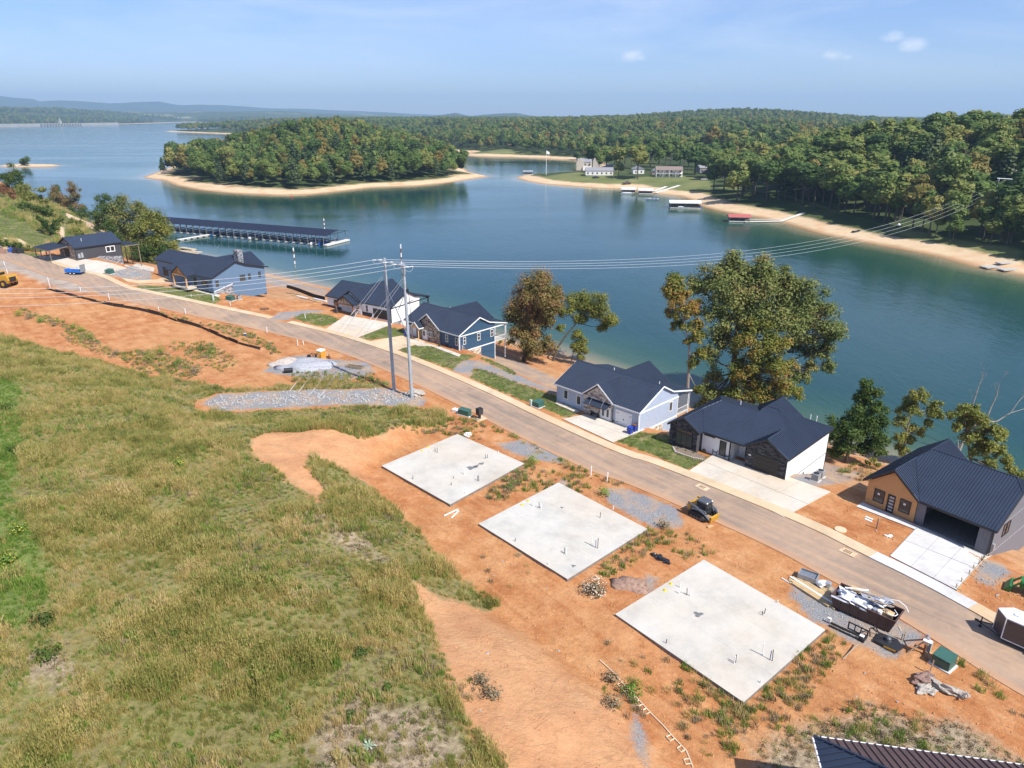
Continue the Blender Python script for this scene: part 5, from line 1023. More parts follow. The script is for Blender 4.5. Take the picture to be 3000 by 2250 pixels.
# ---- grass and weeds
def tuft(seed,n,h,w,spread,bend=.35,seedhead=False):
    rd=random.Random(seed); mb=MB()
    for _ in range(n):
        a=rd.uniform(0,6.28); r=spread*math.sqrt(rd.random()); x,y=math.cos(a)*r,math.sin(a)*r; hh=h*rd.uniform(.55,1.1); b=rd.uniform(0,6.28); ln=rd.uniform(.1,bend)*hh; dx,dy=math.cos(b)*ln,math.sin(b)*ln; px_,py_=-math.sin(b)*w*.5,math.cos(b)*w*.5
        mb.add([(x-px_,y-py_,-.05),(x+px_,y+py_,-.05),(x+dx*.35+px_*.9,y+dy*.35+py_*.9,hh*.6),(x+dx*.35-px_*.9,y+dy*.35-py_*.9,hh*.6),(x+dx,y+dy,hh)],[(0,1,2,3),(3,2,4)])
        if seedhead and rd.random()<.5: q_=w*1.2; mb.add([(x+dx-q_,y+dy,hh*.92),(x+dx+q_,y+dy,hh*.92),(x+dx*1.2,y+dy*1.2,hh*1.18)],[(0,1,2)])
    return mb
def hidden_proto(name,mb,mt):
    me=mb.mesh(name); me.materials.append(mt); return bpy.data.objects.new(name,me)
LF_GR=leafmat('grass_blades',[(.1,(.14,.18,.04)),(.32,(.31,.31,.08)),(.5,(.50,.43,.14)),(.68,(.66,.52,.23)),(.9,(.68,.50,.29))],.5,.5,True)
LF_GR2=leafmat('green_grass_blades',[(.1,(.10,.20,.03)),(.5,(.20,.32,.05)),(.9,(.34,.38,.09))],.45,.45)
LF_DRY=leafmat('dry_weeds',[(.1,(.12,.10,.055)),(.5,(.23,.185,.11)),(.9,(.36,.29,.18))],.2,.45)
TP=[hidden_proto('grass_tuft',tuft(1,34,.95,.035,.42,.5,True),LF_GR),hidden_proto('grass_tuft',tuft(2,30,1.15,.04,.38,.6,True),LF_GR),hidden_proto('grass_tuft',tuft(3,34,.7,.04,.45,.5),LF_GR),hidden_proto('grass_tuft',tuft(4,34,.6,.05,.4,.5),LF_GR2),hidden_proto('weed',tuft(5,22,.5,.05,.35,.7),LF_DRY),hidden_proto('short_grass',tuft(6,30,.22,.05,.4,.6),LF_GR2),hidden_proto('short_grass',tuft(7,30,.25,.05,.4,.7),LF_DRY)]
SQ=[[bp(*p,.3) for p in q_] for q_ in ([(1118,1365),(1318,1478),(1536,1358),(1340,1272)],[(1402,1535),(1662,1697),(1897,1550),(1636,1414)],[(1802,1800),(2178,2058),(2418,1845),(2062,1640)])]
def sample(polys,dens,seed,cond=None):
    r=np.random.default_rng(seed); out=[]
    for P in polys:
        A=np.array(P); x0,y0=A.min(0); x1,y1=A.max(0); y0=max(y0,14); x0=max(x0,-330); n=int((x1-x0)*(y1-y0)*dens); X=r.uniform(x0,x1,n); Y=r.uniform(y0,y1,n)
        ok=sdf(X,Y,P)>-.25; X,Y=X[ok],Y[ok]; out.append(np.stack([X,Y],1))
    A=np.concatenate(out); dc=dline(A[:,0],A[:,1],CURB); up_=inside(A[:,0],A[:,1],CURB+[(140,-400),(-900,-400),(-900,300)]); bad=(up_&(dc<6.8))|(~up_&(dc<1.8))
    for q_ in SQ: bad|=sdf(A[:,0],A[:,1],q_)>-.12
    A=A[~bad]; Z=height(A[:,0],A[:,1]); _,_,v_=view(A[:,0],A[:,1],Z,60); A=A[v_]; Z=Z[v_]
    k=r.random(len(A))<np.clip(90/np.hypot(A[:,0],A[:,1]),.3,1); return A[k,0],A[k,1],Z[k]
gp=[]
X,Y,Z=sample(Z_GRASS,9.5,11); r_=np.random.default_rng(8); br_=zmask(X,Y,Z_BROWN); bg_=zmask(X,Y,Z_BRIGHT); hd_=sdf(X,Y,HILL); d1=fbm(X,Y,9,4,60); d2=fbm(X,Y,3.4,3,61)
for i in range(len(X)):
    if br_[i]>0 and r_.random()<.55: 
        if r_.random()<.5: gp.append((X[i],Y[i],Z[i],r_.uniform(.5,.9),6)); 
        continue
    if d2[i]<.34 and r_.random()<.4: continue
    tall=1 if d1[i]>.42 else .62
    k=(3 if r_.random()<.92 else int(r_.choice([0,1,2]))) if bg_[i]>0 else (int(r_.choice([0,1,2,3])) if d1[i]>.40 else int(r_.choice([2,2,3,4])))
    gp.append((X[i],Y[i],Z[i],r_.uniform(.45,.85)*(.62+.85*sst(.30,.66,d2[i]))*(.75+.25*tall),k))
o=scatter('tall_grass',gp,TP,'tall olive and straw coloured grass covering the near hill','grass')
wp_=[]
WEED=[([(170,980),(230,965),(350,1040),(330,1050),(220,1010)],1.2),([(60,905),(180,940),(200,960),(90,935)],2.5),([(190,955),(250,965),(300,1010),(260,1010),(200,975)],2.0),([(340,1040),(450,1025),(600,1080),(560,1110),(420,1090)],2.2),([(480,1010),(600,1000),(700,1060),(650,1090),(560,1050)],.9),([(540,1020),(640,1015),(640,1050),(560,1050)],2.2),([(610,950),(700,960),(800,1010),(790,1020),(680,985)],2.0),([(420,905),(560,935),(640,965),(560,950)],.7),([(780,1010),(830,1030),(800,1040)],1.5),
 ([(1190,1215),(1420,1235),(1400,1290),(1300,1270),(1180,1250)],1.2),([(1380,1235),(1560,1290),(1680,1350),(1830,1420),(1820,1430),(1640,1365),(1520,1290)],1.0),([(1420,1460),(1535,1350),(1570,1370),(1470,1470)],2.6),([(1440,1450),(1600,1380),(1750,1400),(1700,1450),(1600,1440)],1.0),([(1750,1680),(1900,1560),(1960,1560),(1880,1640),(1760,1700)],1.8),([(1880,1550),(2010,1560),(2100,1640),(2000,1640)],.7),([(1960,1850),(2180,2060),(2190,2100),(2100,2050),(1950,1900)],2.6),([(2180,2060),(2420,1850),(2470,1880),(2400,2000),(2300,2120),(2150,2150),(2050,2080)],2.4),([(2000,2000),(2150,2120),(2150,2220),(2030,2200),(1980,2080)],1.2),([(2480,2060),(2700,2100),(2760,2250),(2400,2250),(2300,2150)],.9),([(2750,1850),(2900,1990),(3000,2100),(3000,2130),(2850,2000)],1.0),([(1330,1980),(1420,2010),(1400,2060),(1320,2040)],1.2),([(1770,2000),(1900,2080),(1860,2120),(1780,2060)],.8),
 ([(860,1090),(1090,1095),(1110,1120),(860,1130)],1.5),([(2500,1350),(2600,1390),(2560,1420),(2450,1390)],1.0),([(660,900),(780,930),(790,945),(690,920)],.8),([(1310,1700),(1500,1500),(1600,1600),(1500,1750)],.12),([(1750,1900),(1950,1800),(2050,2000),(1900,2050)],.25)]
for k,(p,dn) in enumerate(WEED):
    X,Y,Z=sample([P2(p)],dn*2.0,100+k)
    for i in range(len(X)): wp_.append((X[i],Y[i],Z[i],r_.uniform(.45,1.0),int(r_.choice([2,3,4,4]))))
for L_,dn in ((Z_LAWN,4.5),):
    X,Y,Z=sample(L_,dn,55); d3=fbm(X,Y,2.2,3,9)
    for i in range(len(X)):
        if d3[i]>.36: wp_.append((X[i],Y[i],Z[i],r_.uniform(.5,.9),5 if r_.random()<.7 else 6))
X,Y,Z=sample(Z_BROWN[2:3],5,56)
for i in range(len(X)): wp_.append((X[i],Y[i],Z[i],r_.uniform(.4,.8),6 if r_.random()<.8 else 5))
X,Y,Z=sample([P2([(0,620),(120,560),(240,610),(520,700),(540,790),(380,760),(200,700),(120,740),(0,720)])],3.2,57); sn=zmask(X,Y,Z_SANDT)
for i in range(len(X)):
    if sn[i]<0: wp_.append((X[i],Y[i],Z[i],r_.uniform(1.0,2.4),int(r_.choice([3,3,4,0]))))
scatter('weeds',wp_,TP,'patchy weeds and short grass on the clay and the lawns','weeds')
# ---- stones
rk=[hidden_proto('stone',MB().blob((0,0,.3),(1,.75,.6),i,1,.35),mat('crushed_stone',(.38,.375,.37),.9,0,.25,2)) for i in range(3)]+[hidden_proto('clod',MB().blob((0,0,.2),(1,.8,.6),9,1,.4),mat('clay_clod',(.46,.24,.11),.95,0,.25,2))]
sp=[]
for zi,dn,s0,s1 in ((0,9,.08,.24),(1,7,.04,.12),(2,5,.10,.28),(6,5,.04,.1),(7,5,.04,.1),(8,5,.04,.12)):
    X,Y,Z=sample(Z_GRAV[zi:zi+1],dn,200+zi); sd_g=sdf(X,Y,Z_GRAV[zi])+(fbm(X,Y,3,3,5)-.5)*3
    for i in range(len(X)):
        if r_.random()<np.clip(sd_g[i]/1.6+.05,0,1): sp.append((X[i],Y[i],Z[i],s0*.8+(s1-s0)*r_.random()**2.5,int(r_.integers(0,3))))
scatter('riprap',sp,rk,'loose crushed stone spread over the gravel pads','gravel')
cp=[]
for p,dn in (([(1000,1380),(1120,1280),(1700,1400),(2400,1720),(2700,1880),(3000,2110),(3000,2250),(2200,2250),(1500,2250),(1200,1700)],1.6),([(0,870),(600,960),(830,1040),(560,1100),(0,980)],.4),([(2350,1500),(2530,1470),(2660,1610),(2560,1625)],3),([(2850,1700),(3000,1690),(3000,1800),(2900,1780)],10)):
    X,Y,Z=sample([P2(p)],dn,300+len(p))
    for i in range(len(X)): cp.append((X[i],Y[i],Z[i],.03+.11*r_.random()**3,3 if r_.random()<.97 else int(r_.integers(0,3))))
scatter('clods',cp,rk,'clods and pebbles scattered on the red clay','clods')
# ---------------------------------------------------------------- drives, walks, slabs
def pz(px,py,z): p=bp(px,py,z); return (p[0],p[1])
def gq(*a): return [G(a[i],a[i+1])[:2] for i in range(0,len(a),2)]
def lerp2(a,b,t): return (a[0]+(b[0]-a[0])*t,a[1]+(b[1]-a[1])*t)
def panels(name,quad,nu,nv,mt,top=.10,gap=.012,skip=(),bk=1.0):
    """a slab-on-grade drive: quad corners in order, cut into nu x nv panels with joints"""
    A,B,C_,D=quad; C_=lerp2(B,C_,bk); D=lerp2(A,D,bk); base=drape(name,[lerp2(lerp2(A,B,.002),lerp2(D,C_,.002),.002),lerp2(B,A,.003),lerp2(C_,D,.003),lerp2(D,C_,.003)],top-.05,DARKJ,.25)
    for i in range(nu):
        for j in range(nv):
            if (i,j) in skip: continue
            u0,u1=i/nu+gap/nu*.5,(i+1)/nu-gap/nu*.5; v0_,v1=j/nv+gap/nv*.5,(j+1)/nv-gap/nv*.5
            P_=[lerp2(lerp2(A,B,u),lerp2(D,C_,u),v) for u,v in ((u0,v0_),(u1,v0_),(u1,v1),(u0,v1))]
            drape('concrete_panel',P_,top,mt,.1,2.0,base)
    return base
# cedar house: front walk and double drive
panels('house_walk',gq(2508,1480,2528,1466,2790,1615,2772,1628)[:4] and [pz(2508,1483,.1),pz(2682,1551,.1),pz(2694,1541,.1),pz(2527,1471,.1)],4,1,CON_N)
panels('driveway',[pz(2607,1628,.1),pz(2802,1728,.1),pz(2898,1622,.1),pz(2680,1551,.1)],3,2,CON_N,.10,bk=1.16)
panels('driveway',[pz(2018,1379,.1),pz(2296,1515,.1),pz(2411,1453,.1),pz(2086,1334,.1)],4,2,CON_D,.11,bk=1.22)
panels('driveway',[pz(1648,1227,.1),pz(1796,1296,.1),pz(1878,1263,.1),pz(1706,1215,.1)],2,2,CON_D,.10,bk=1.15)
panels('driveway',[pz(953,962,.3),pz(1048,986,.3),pz(1142,950,.3),pz(1006,928,.3)],2,2,CON_D,.12,bk=1.12)
panels('driveway',[pz(1080,1000,.12),pz(1158,1027,.12),pz(1236,1004,.12),pz(1180,982,.12)],1,2,CON_W,.11,bk=1.15)
def gpoly(name,mt,*a,top=.1): return drape(name,gq(*a),top,mt,.25,3.0)
gpoly('driveway',CON_D,112,754,205,787,250,798,300,806,303,800,372,787,330,773,290,765,222,757,150,750,top=.12)
gpoly('driveway',CON_D,365,780,420,793,450,796,452,785,400,772)
gpoly('driveway',CON_W,372,826,405,831,470,829,512,830,505,818,460,820,400,822,355,815,top=.12)
gpoly('house_walk',CON_D,1195,1000,1222,1014,1262,1015,1345,1047,1350,1040,1290,1018,1245,1005,1210,995,top=.12)
gpoly('house_walk',CON_D,625,866,640,872,645,866,575,848,565,852,top=.12)
# three poured slabs
def slab(label,quad,seed):
    t=thing('concrete_slab',label,'slab',(quad[0][0],quad[0][1],0),0,'three poured house slabs'); o=Vector(quad[0])
    Q=[(Vector(p)-o) for p in quad]; n=[]
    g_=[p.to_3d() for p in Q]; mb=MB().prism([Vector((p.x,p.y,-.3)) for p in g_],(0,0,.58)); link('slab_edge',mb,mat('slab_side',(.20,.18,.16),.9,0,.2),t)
    nu=nv=3
    for i in range(nu):
        for j in range(nv):
            P_=[Q[0].lerp(Q[1],u).lerp(Q[3].lerp(Q[2],u),v) for u,v in ((i/nu+.0003,j/nv+.0003),((i+1)/nu-.0003,j/nv+.0003),((i+1)/nu-.0003,(j+1)/nv-.0003),(i/nu+.0003,(j+1)/nv-.0003))]
            link('slab_panel',MB().prism([Vector((p.x,p.y,.27)) for p in P_],(0,0,.06)),CON_P,t)
    return t
S1=[pz(1118,1365,.3),pz(1318,1478,.3),pz(1536,1358,.3),pz(1340,1272,.3)]; S2=[pz(1402,1535,.3),pz(1662,1697,.3),pz(1897,1550,.3),pz(1636,1414,.3)]; S3=[pz(1802,1800,.3),pz(2178,2058,.3),pz(2418,1845,.3),pz(2062,1640,.3)]
slab('pale concrete slab with a long dark wet stain, farthest of the three',S1,1); slab('middle concrete slab of the three, beside the skid steer',S2,2); slab('nearest and largest looking concrete slab, above the red cut bank',S3,3)
PVC=mat('white_pvc',(.80,.80,.80),.4,0,.02); CONDUIT=mat('dark_conduit',(.04,.045,.06),.5,0,.1); CAPY=mat('yellow_cap',(.62,.50,.04),.5,0,.05); BLUE=mat('blue_pipe',(.03,.08,.30),.5,0,.05)
def pipe(px,py,h,mt=PVC,r=.05,label='',lean=(0,0)):
    x,y=pz(px,py,.33); mb=MB().tube((0,0,0),(lean[0],lean[1],h),r,r,8); nm={id(PVC):'stub_pipe',id(CONDUIT):'conduit_stub',id(BLUE):'blue_water_stub'}[id(mt)]
    return solo(nm,mb,mt,label,'pipe',(x,y,.33),0,'pipe stubs standing in the slabs')
def cap(px,py,label): x,y=pz(px,py,.33); mb=MB().lathe([(.19,0),(.19,.03),(.09,.05),(.07,.16)],n=10); solo('floor_drain',mb,CAPY,label,'cap',(x,y,.335),0,'yellow capped drains in the slabs')
Z7=lambda x,y:(1100+x/2.212,1150+y/2.212); Z8=lambda x,y:(1200+x/1.843,1700+y/1.843)
SL=[('farthest slab',Z7,[(400,390,.75,CONDUIT),(388,380,.5,CONDUIT),(355,385,.25,PVC),(712,428,.6,CONDUIT),(725,425,.5,CONDUIT),(242,562,.5,CONDUIT),(578,530,.75,PVC),(670,575,.8,CONDUIT),(662,570,.6,CONDUIT),(492,600,.4,CONDUIT),(505,555,.2,CONDUIT),(583,655,.3,PVC),(797,392,.3,PVC)],[(340,355),(302,380)]),
 ('middle slab',Z7,[(1022,735,.6,PVC),(1032,712,.4,PVC),(1062,748,.7,CONDUIT),(1075,750,.6,PVC),(1455,812,.7,CONDUIT),(1540,760,.5,PVC),(905,965,.4,CONDUIT),(1402,990,1.1,PVC),(1428,1005,.9,BLUE),(1440,1010,1.2,CONDUIT),(1235,1050,.85,PVC),(1225,1040,.6,CONDUIT),(1125,1115,.3,PVC)],[(988,702),(950,728)]),
 ('nearest slab',Z8,[(1460,40,.6,PVC),(1455,72,.55,PVC),(1497,80,.75,CONDUIT),(1516,85,.75,PVC),(1915,180,.55,CONDUIT),(1905,188,.4,CONDUIT),(1385,340,.45,CONDUIT),(1905,405,1.25,PVC),(1945,430,.9,BLUE),(1958,435,1.1,CONDUIT),(1752,450,.7,PVC),(1760,445,.8,CONDUIT),(1988,120,.3,PVC),(1895,555,.3,PVC)],[(1410,20),(1378,55)])]
POSN=['near its far corner','by its left edge','at its centre','at its right corner','near its front corner']
_seen={}
def where(p,nm):
    Q={'farthest slab':S1,'middle slab':S2,'nearest slab':S3}[nm]; w=pz(*p,.33); o=Vector(Q[0]); a=Vector(Q[1])-o; b2=Vector(Q[3])-o; d=Vector(w)-o; u=d.dot(a)/a.dot(a); v=d.dot(b2)/b2.dot(b2)
    k=('front' if v<.25 else 'middle' if v<.7 else 'back')+(' left' if u<.34 else ' right' if u>.67 else ''); n=_seen[(nm,k)]=_seen.get((nm,k),0)+1
    return k+['',', right beside its neighbour',', next in the cluster',', last in the cluster',', outermost'][min(n-1,4)]
for nm,Zf,ps,cs_ in SL:
    for i,(x,y,h,mt_) in enumerate(ps):
        what={id(PVC):'white pipe',id(CONDUIT):'dark conduit',id(BLUE):'bent blue water line stub'}[id(mt_)]
        pipe(*Zf(x,y),h,mt_,.035 if mt_ is not PVC else .045,f'{what} on the {nm}, {where(Zf(x,y),nm)}' if mt_ is not BLUE else f'{what} beside a tall white pipe on the {nm}',(U(-.05,.05),U(-.05,.05)))
    for i,(x,y) in enumerate(cs_): cap(*Zf(x,y),f'yellow capped drain on the {nm}, '+('the farther of its pair' if i==0 else 'the nearer of its pair'))
WET=mat('wet_stain',(.17,.17,.165),.35,0,.1)
def stain(px,py,r,label,sx=1,rot=0,path=None):
    x,y=pz(px,py,.335); rd=random.Random(int(px)); n=22; mb=MB()
    pts=[]
    for i in range(n): a=i*2*math.pi/n; k=r*(1+.3*math.sin(3*a+1)+.15*rd.uniform(-1,1)); X0,Y0=math.cos(a)*k*sx,math.sin(a)*k; pts.append((X0*math.cos(rot)-Y0*math.sin(rot),X0*math.sin(rot)+Y0*math.cos(rot),0))
    mb.add(pts,[tuple(range(n))]); o=solo('water_stain',mb,WET,label,'stain',(x,y,.334),0,'wet patches on the slabs')
stain(*Z7(622,487),.42,'left lobe of the long wet stain on the farthest slab',1.5,.2); stain(*Z7(686,460),.28,'right lobe of the long wet stain on the farthest slab',1.2,.5); stain(*Z7(655,474),.20,'narrow middle of the long wet stain on the farthest slab',2.2,.75); stain(*Z7(1208,745),.17,'small wet spot on the middle slab'); stain(*Z7(1283,1123),.2,'wet spot near the front corner of the middle slab'); stain(*Z8(1558,183),.33,'round wet patch in the middle of the nearest slab',1.2)
# ---------------------------------------------------------------- twin pole line structure
STEEL=mat('galvanised_pole',(.42,.46,.50),.55,.3,.12,1.2); WIRE=mat('wire_metal',(.62,.64,.66),.5,.3,.05); INS=mat('insulator',(.55,.57,.60),.4,.2,.05); BLK=mat('black_plastic',(.02,.02,.022),.5,0,.1)
pA=Vector(G(1155,1143)); pB=Vector(G(1207,1165)); hgtp=22.0
tpo=thing('power_pole_frame','two tall galvanised poles joined by a crossarm and a diagonal brace, beside the road','power pole',pA,0)
dAB=pB-pA; topA=Vector((-.25,0,21.6)); topB=dAB+Vector((-.2,0,21.4-dAB.z))
for b0,t0 in ((Vector((0,0,-.5)),topA),(dAB+Vector((0,0,-.5)),topB)): link('pole',MB().tube(b0,t0,.29,.19,14),STEEL,tpo)
ca=topA+Vector((0,0,-.5)); cb=topB+Vector((0,0,-.3)); dd=(cb-ca).normalized(); e0=ca-dd*1.9+Vector((0,-.25,0)); e1=cb+dd*1.2+Vector((0,-.25,0))
link('crossarm',MB().tube(e0,e1,.13,.13,4),STEEL,tpo); link('brace',MB().tube(topA+Vector((.1,-.2,-4.5)),topB+Vector((0,-.2,-10.8)),.07,.07,6),STEEL,tpo); link('brace',MB().tube(topB+Vector((0,-.15,-4.5)),topA.lerp(topB,.6)+Vector((0,-.15,-7.5)),.05,.05,6),STEEL,tpo)
AT=[e0,e0.lerp(e1,.36),e0.lerp(e1,.66),e1]; lineR=[]; FARP=wpx(2953,625,330); # far frame
def sag(p,q_,s,n=30): return [p.lerp(q_,i/n)-Vector((0,0,4*s*(i/n)*(1-i/n))) for i in range(n+1)]
for i,a in enumerate(AT):
    for sg in (-1,1):
        d=Vector((.75,.35,0))*sg; mb=MB().tube(a,a+d*.9,.03,.03,6)
        for k in range(5): mb.tube(a+d*(.25+k*.13),a+d*(.31+k*.13),.11,.11,8)
        link('insulator',mb,INS,tpo)
    mb=MB().path([a+Vector((-.7,-.3,0)),a+Vector((-.35,-.1,-.55)),a+Vector((.1,0,-.75)),a+Vector((.5,.2,-.5)),a+Vector((.7,.3,0))],.02,5); link('jumper_wire',mb,WIRE,tpo)
hw=MB().path([topB+Vector((.2,0,-3)),topB+Vector((.6,0,-5.2)),topB+Vector((.7,0,-9)),topB+Vector((.35,0,-11))],.04,5).cbox(topB+Vector((.4,-.1,-4)),(.3,.3,.4)).tube(topB+Vector((.2,0,-6)),topB+Vector((1.1,0,-5.6)),.05,.05,5); link('line_hardware',hw,BLK,tpo)
link('switch_rod',MB().path([topA+Vector((.3,-.2,-5)),topA+Vector((.33,-.2,-9.5))],.06,5).cbox(topA+Vector((.35,-.2,-12)),(.16,.16,5)),STEEL,tpo)
FG='conductors strung between the pole frames'
FZ=[Vector(wpx(px,py,265)) for px,py in ((2775,527),(2815,527),(2850,527),(2890,527))]
FZ=[wpx(2928,526,330).lerp(wpx(2982,528,330),k/3) for k in range(4)]
nmw=['topmost','second','third','lowest']
for i,a in enumerate(AT):
    p=pA+a+Vector((.7,.3,0)); q_=FZ[i]; pts=sag(p,q_,11+.3*i); o=p.copy(); solo('power_line',MB().path([x-o for x in pts],.028,4),WIRE,f'{nmw[i]} of the four conductors running right across the lake','wire',o,0,FG)
    p=pA+a+Vector((-.7,-.3,0)); q_=wpx([-200,-200,-200,-60][i],[838,852,866,880+0][i],150 if i<3 else 150)
    q_=wpx(-260,[843,858,872,900][i],95)
    pts=sag(p,q_,1.6); o=p.copy(); solo('power_line',MB().path([x-o for x in pts],.026,4),WIRE,f'{nmw[i]} of the four conductors running left from the pole frame','wire',o,0,FG)
for i,(t0,(gx,gy)) in enumerate(((topA-Vector((0,0,2.2)),(848,1146)),(topA-Vector((0,0,2.6)),(874,1150)),(topB-Vector((0,0,2.0)),(905,1160)),(topB-Vector((0,0,2.4)),(935,1166)))):
    gd=Vector(G(gx,gy)); a=pA+t0; o=thing('guy_wire',f"{['left','second','third','right'][i]} most guy wire slanting down from the pole frame to the gravel".replace('second most','second').replace('third most','third').replace('left most','leftmost').replace('right most','rightmost'),'wire',a,0,'guy wires of the pole frame')
    link('cable',MB().path([(0,0,0),gd-a],.022,4),WIRE,o); link('guard',MB().path([gd-a,(gd-a)*.93],.05,5),PVC,o); link('insulator',MB().path([(gd-a)*.30,(gd-a)*.34],.045,5),PVC,o)
# climbing vine hanging on the guy wires
fr=thing('power_pole_frame','distant galvanised pole frame among the trees of the right shore','power pole',FARP,0)
fa,fb=wpx(2928,523,330)-FARP,wpx(2982,526,330)-FARP
for p_ in (fa,fb): link('pole',MB().tube((p_.x*1.15,p_.y,-7),p_,.3,.2,8),STEEL,fr)
link('crossarm',MB().path([fa.lerp(fb,-.12),fa.lerp(fb,1.15)],.2,4),STEEL,fr); link('brace',MB().tube(fa-Vector((0,0,3)),fb-Vector((0,0,9)),.12,.12,6),STEEL,fr)
bl_=AT[1]+pA+Vector((.7,.3,0)); q_=sag(bl_,FZ[1],11.3)[19]; solo('marker_ball',MB().blob((0,0,0),.45,1,2,.0),PVC,'white aerial marker ball hanging on a conductor over the lake','marker',q_,smooth=True)
# ---------------------------------------------------------------- marina and docks
WL=WZ
DECK=mat('weathered_deck',(.42,.40,.36),.85,0,.15,2); DOCKW=mat('pale_dock',(.62,.61,.57),.8,0,.08,2)
def wl(px,py,z=None): return Vector((*bp(px,py,WZ if z is None else z),WZ if z is None else z))
a=wl(938,722); b_=wl(470,681); ax=(b_-a); LM=112.0; ax.normalize(); yawm=math.atan2(ax.y,ax.x)
mar=thing('boat_marina','long floating covered boat dock under a low navy gable roof','marina',a,yawm)
# local x along the roof, y toward the far side? find side
WM=15.0; MROOF=mat('dark_navy_dock_roof',(.018,.024,.048),.7,0,.05,spec=.2)
roof_plane(mar,[(-3,-1,4.2),(LM,-1,4.2),(LM,-WM/2-1,5.6),(-3,-WM/2-1,5.6)],MROOF,pw=3.0,ribs=2); roof_plane(mar,[(-3,-WM-1,4.2),(LM,-WM-1,4.2),(LM,-WM/2-1,5.6),(-3,-WM/2-1,5.6)],MROOF,pw=3.0,ribs=2)
link('main_walk',MB().box(-2,-WM/2-2,.2,LM,-WM/2,.6),DOCKW,mar); link('end_walk',MB().box(-3,-WM-1,.15,-1.2,-.6,.75),DOCKW,mar)
for i in range(29):
    x=-1+i*4.0; 
    if x>LM-1: break
    link('post',MB().box(x-.07,-1.15,.1,x+.07,-1.0,4.3).box(x-.07,-WM-.95,.1,x+.07,-WM-.8,4.3).box(x-.07,-WM/2-1.07,.1,x+.07,-WM/2-.93,5.5),ALU,mar); link('finger_pier',MB().box(x-.35,-WM/2,.25,x+.35,-.9,.55).box(x-.35,-WM-.6,.25,x+.35,-WM/2-1,.55),DECK,mar); link('truss',MB().box(x-.05,-WM-1,3.95,x+.05,-1,4.1),BLK,mar)
def boat(L_,W_2,hullm,label,loc,rz,group=None,cover=None,top=True):
    t=thing('motor_boat',label,'boat',loc,rz,group); mb=MB(); n=9; vs=[];fs=[]
    for i in range(n):
        f=i/(n-1); w=W_2/2*(1-max(0,(f-.55)/.45)**2*.95); z=.75+.25*f
        vs+=[(L_*f,-w,z),(L_*f,-w*.75,.05),(L_*f,0,-.15+.3*max(0,f-.7)),(L_*f,w*.75,.05),(L_*f,w,z)]
    for i in range(n-1):
        for k in range(4): o=i*5+k; fs.append((o,o+1,o+6,o+5))
    fs.append((0,1,2,3,4)); fs+= [(i*5,i*5+5,i*5+9,i*5+4) for i in range(n-1)]; mb.add(vs,fs); link('hull',mb,hullm,t)
    if cover: link('cover',MB().prism([(.2,-W_2*.42,.9),(L_*.9,-W_2*.2,1.05),(L_*.9,W_2*.2,1.05),(.2,W_2*.42,.9)],(0,0,.35)),cover,t)
    else: link('seat',MB().box(L_*.15,-W_2*.3,.8,L_*.3,W_2*.3,1.15).box(L_*.4,-W_2*.3,.8,L_*.5,W_2*.3,1.2),BLUE,t); link('windshield',MB().prism([(L_*.55,-W_2*.35,.9),(L_*.6,0,.95),(L_*.55,W_2*.35,.9),(L_*.5,W_2*.33,1.4),(L_*.54,0,1.45),(L_*.5,-W_2*.33,1.4)],(.04,0,0)),GLASS,t)
    if top: link('canopy',MB().box(L_*.2,-W_2*.42,2.1,L_*.6,W_2*.42,2.18),BLUE if top==1 else cover or BLK,t); link('canopy_frame',MB().tube((L_*.25,-W_2*.4,.8),(L_*.25,-W_2*.4,2.1),.03).tube((L_*.55,-W_2*.4,.8),(L_*.55,-W_2*.4,2.1),.03).tube((L_*.25,W_2*.4,.8),(L_*.25,W_2*.4,2.1),.03).tube((L_*.55,W_2*.4,.8),(L_*.55,W_2*.4,2.1),.03),ALU,t)
    return t
HULW=mat('white_hull',(.78,.78,.78),.3,0,.03); HULB=mat('blue_hull',(.03,.10,.35),.3,0,.05)
Mm=Matrix.Translation(a)@Matrix.Rotation(yawm,4,'Z')
for i,(x,hm,lb) in enumerate([(1,HULB,'blue and white boat in the first slip of the covered marina'),(5,HULW,'white boat in the second slip of the covered marina'),(38,HULW,'small white boat in a slip under the middle of the marina roof'),(60,HULB,'blue boat half way along the covered marina')]):
    p=Mm@Vector((x+1,-7.2,.05)); boat(6,2.3,hm,lb,p,yawm+math.pi/2,'boats in the marina slips')
g0=wl(660,683); g1=wl(522,706); gw_=thing('floating_walkway','pale floating walkway leading from the left bank to the marina','dock',g1,math.atan2((g0-g1).y,(g0-g1).x)); Lg=(g0-g1).length
link('deck',MB().box(0,-1.0,.4,Lg,1.0,.65),DOCKW,gw_); 
for i in range(8): link('float',MB().box(i*Lg/8+.5,-.9,-.3,(i+.6)*Lg/8+.5,.9,.4),DECK,gw_)
link('end_platform',MB().box(Lg-6,-2.4,.42,Lg-1,1.2,.7),DOCKW,gw_)
r_=random.Random(2)
for i,(x,y,l_,rz) in enumerate([(520,732,16,-.35),(535,740,15,-.45),(545,746,12,-.5),(515,742,12,-.4),(560,744,9,-.3),(550,736,9,-.6)]):
    g=G(x,y); solo('washed_up_dock_board',MB().cbox((0,0,.3),(l_,2.2,.35),0,U(-.1,.1),U(-.04,.04)),mat('driftwood',(.48,.40,.28),.9,0,.15,2),['long tan section of broken dock lying on the beach by the thicket','tan dock section tilted over the others on the beach','short dock section nearest the water on the beach','dock section half under the pile on the beach','short tilted plank raft at the right end of the beach pile','small raft of planks at the back of the beach pile'][i],'driftwood',(g[0],g[1],g[2]+.15*i),rz,'broken dock sections on the left beach')
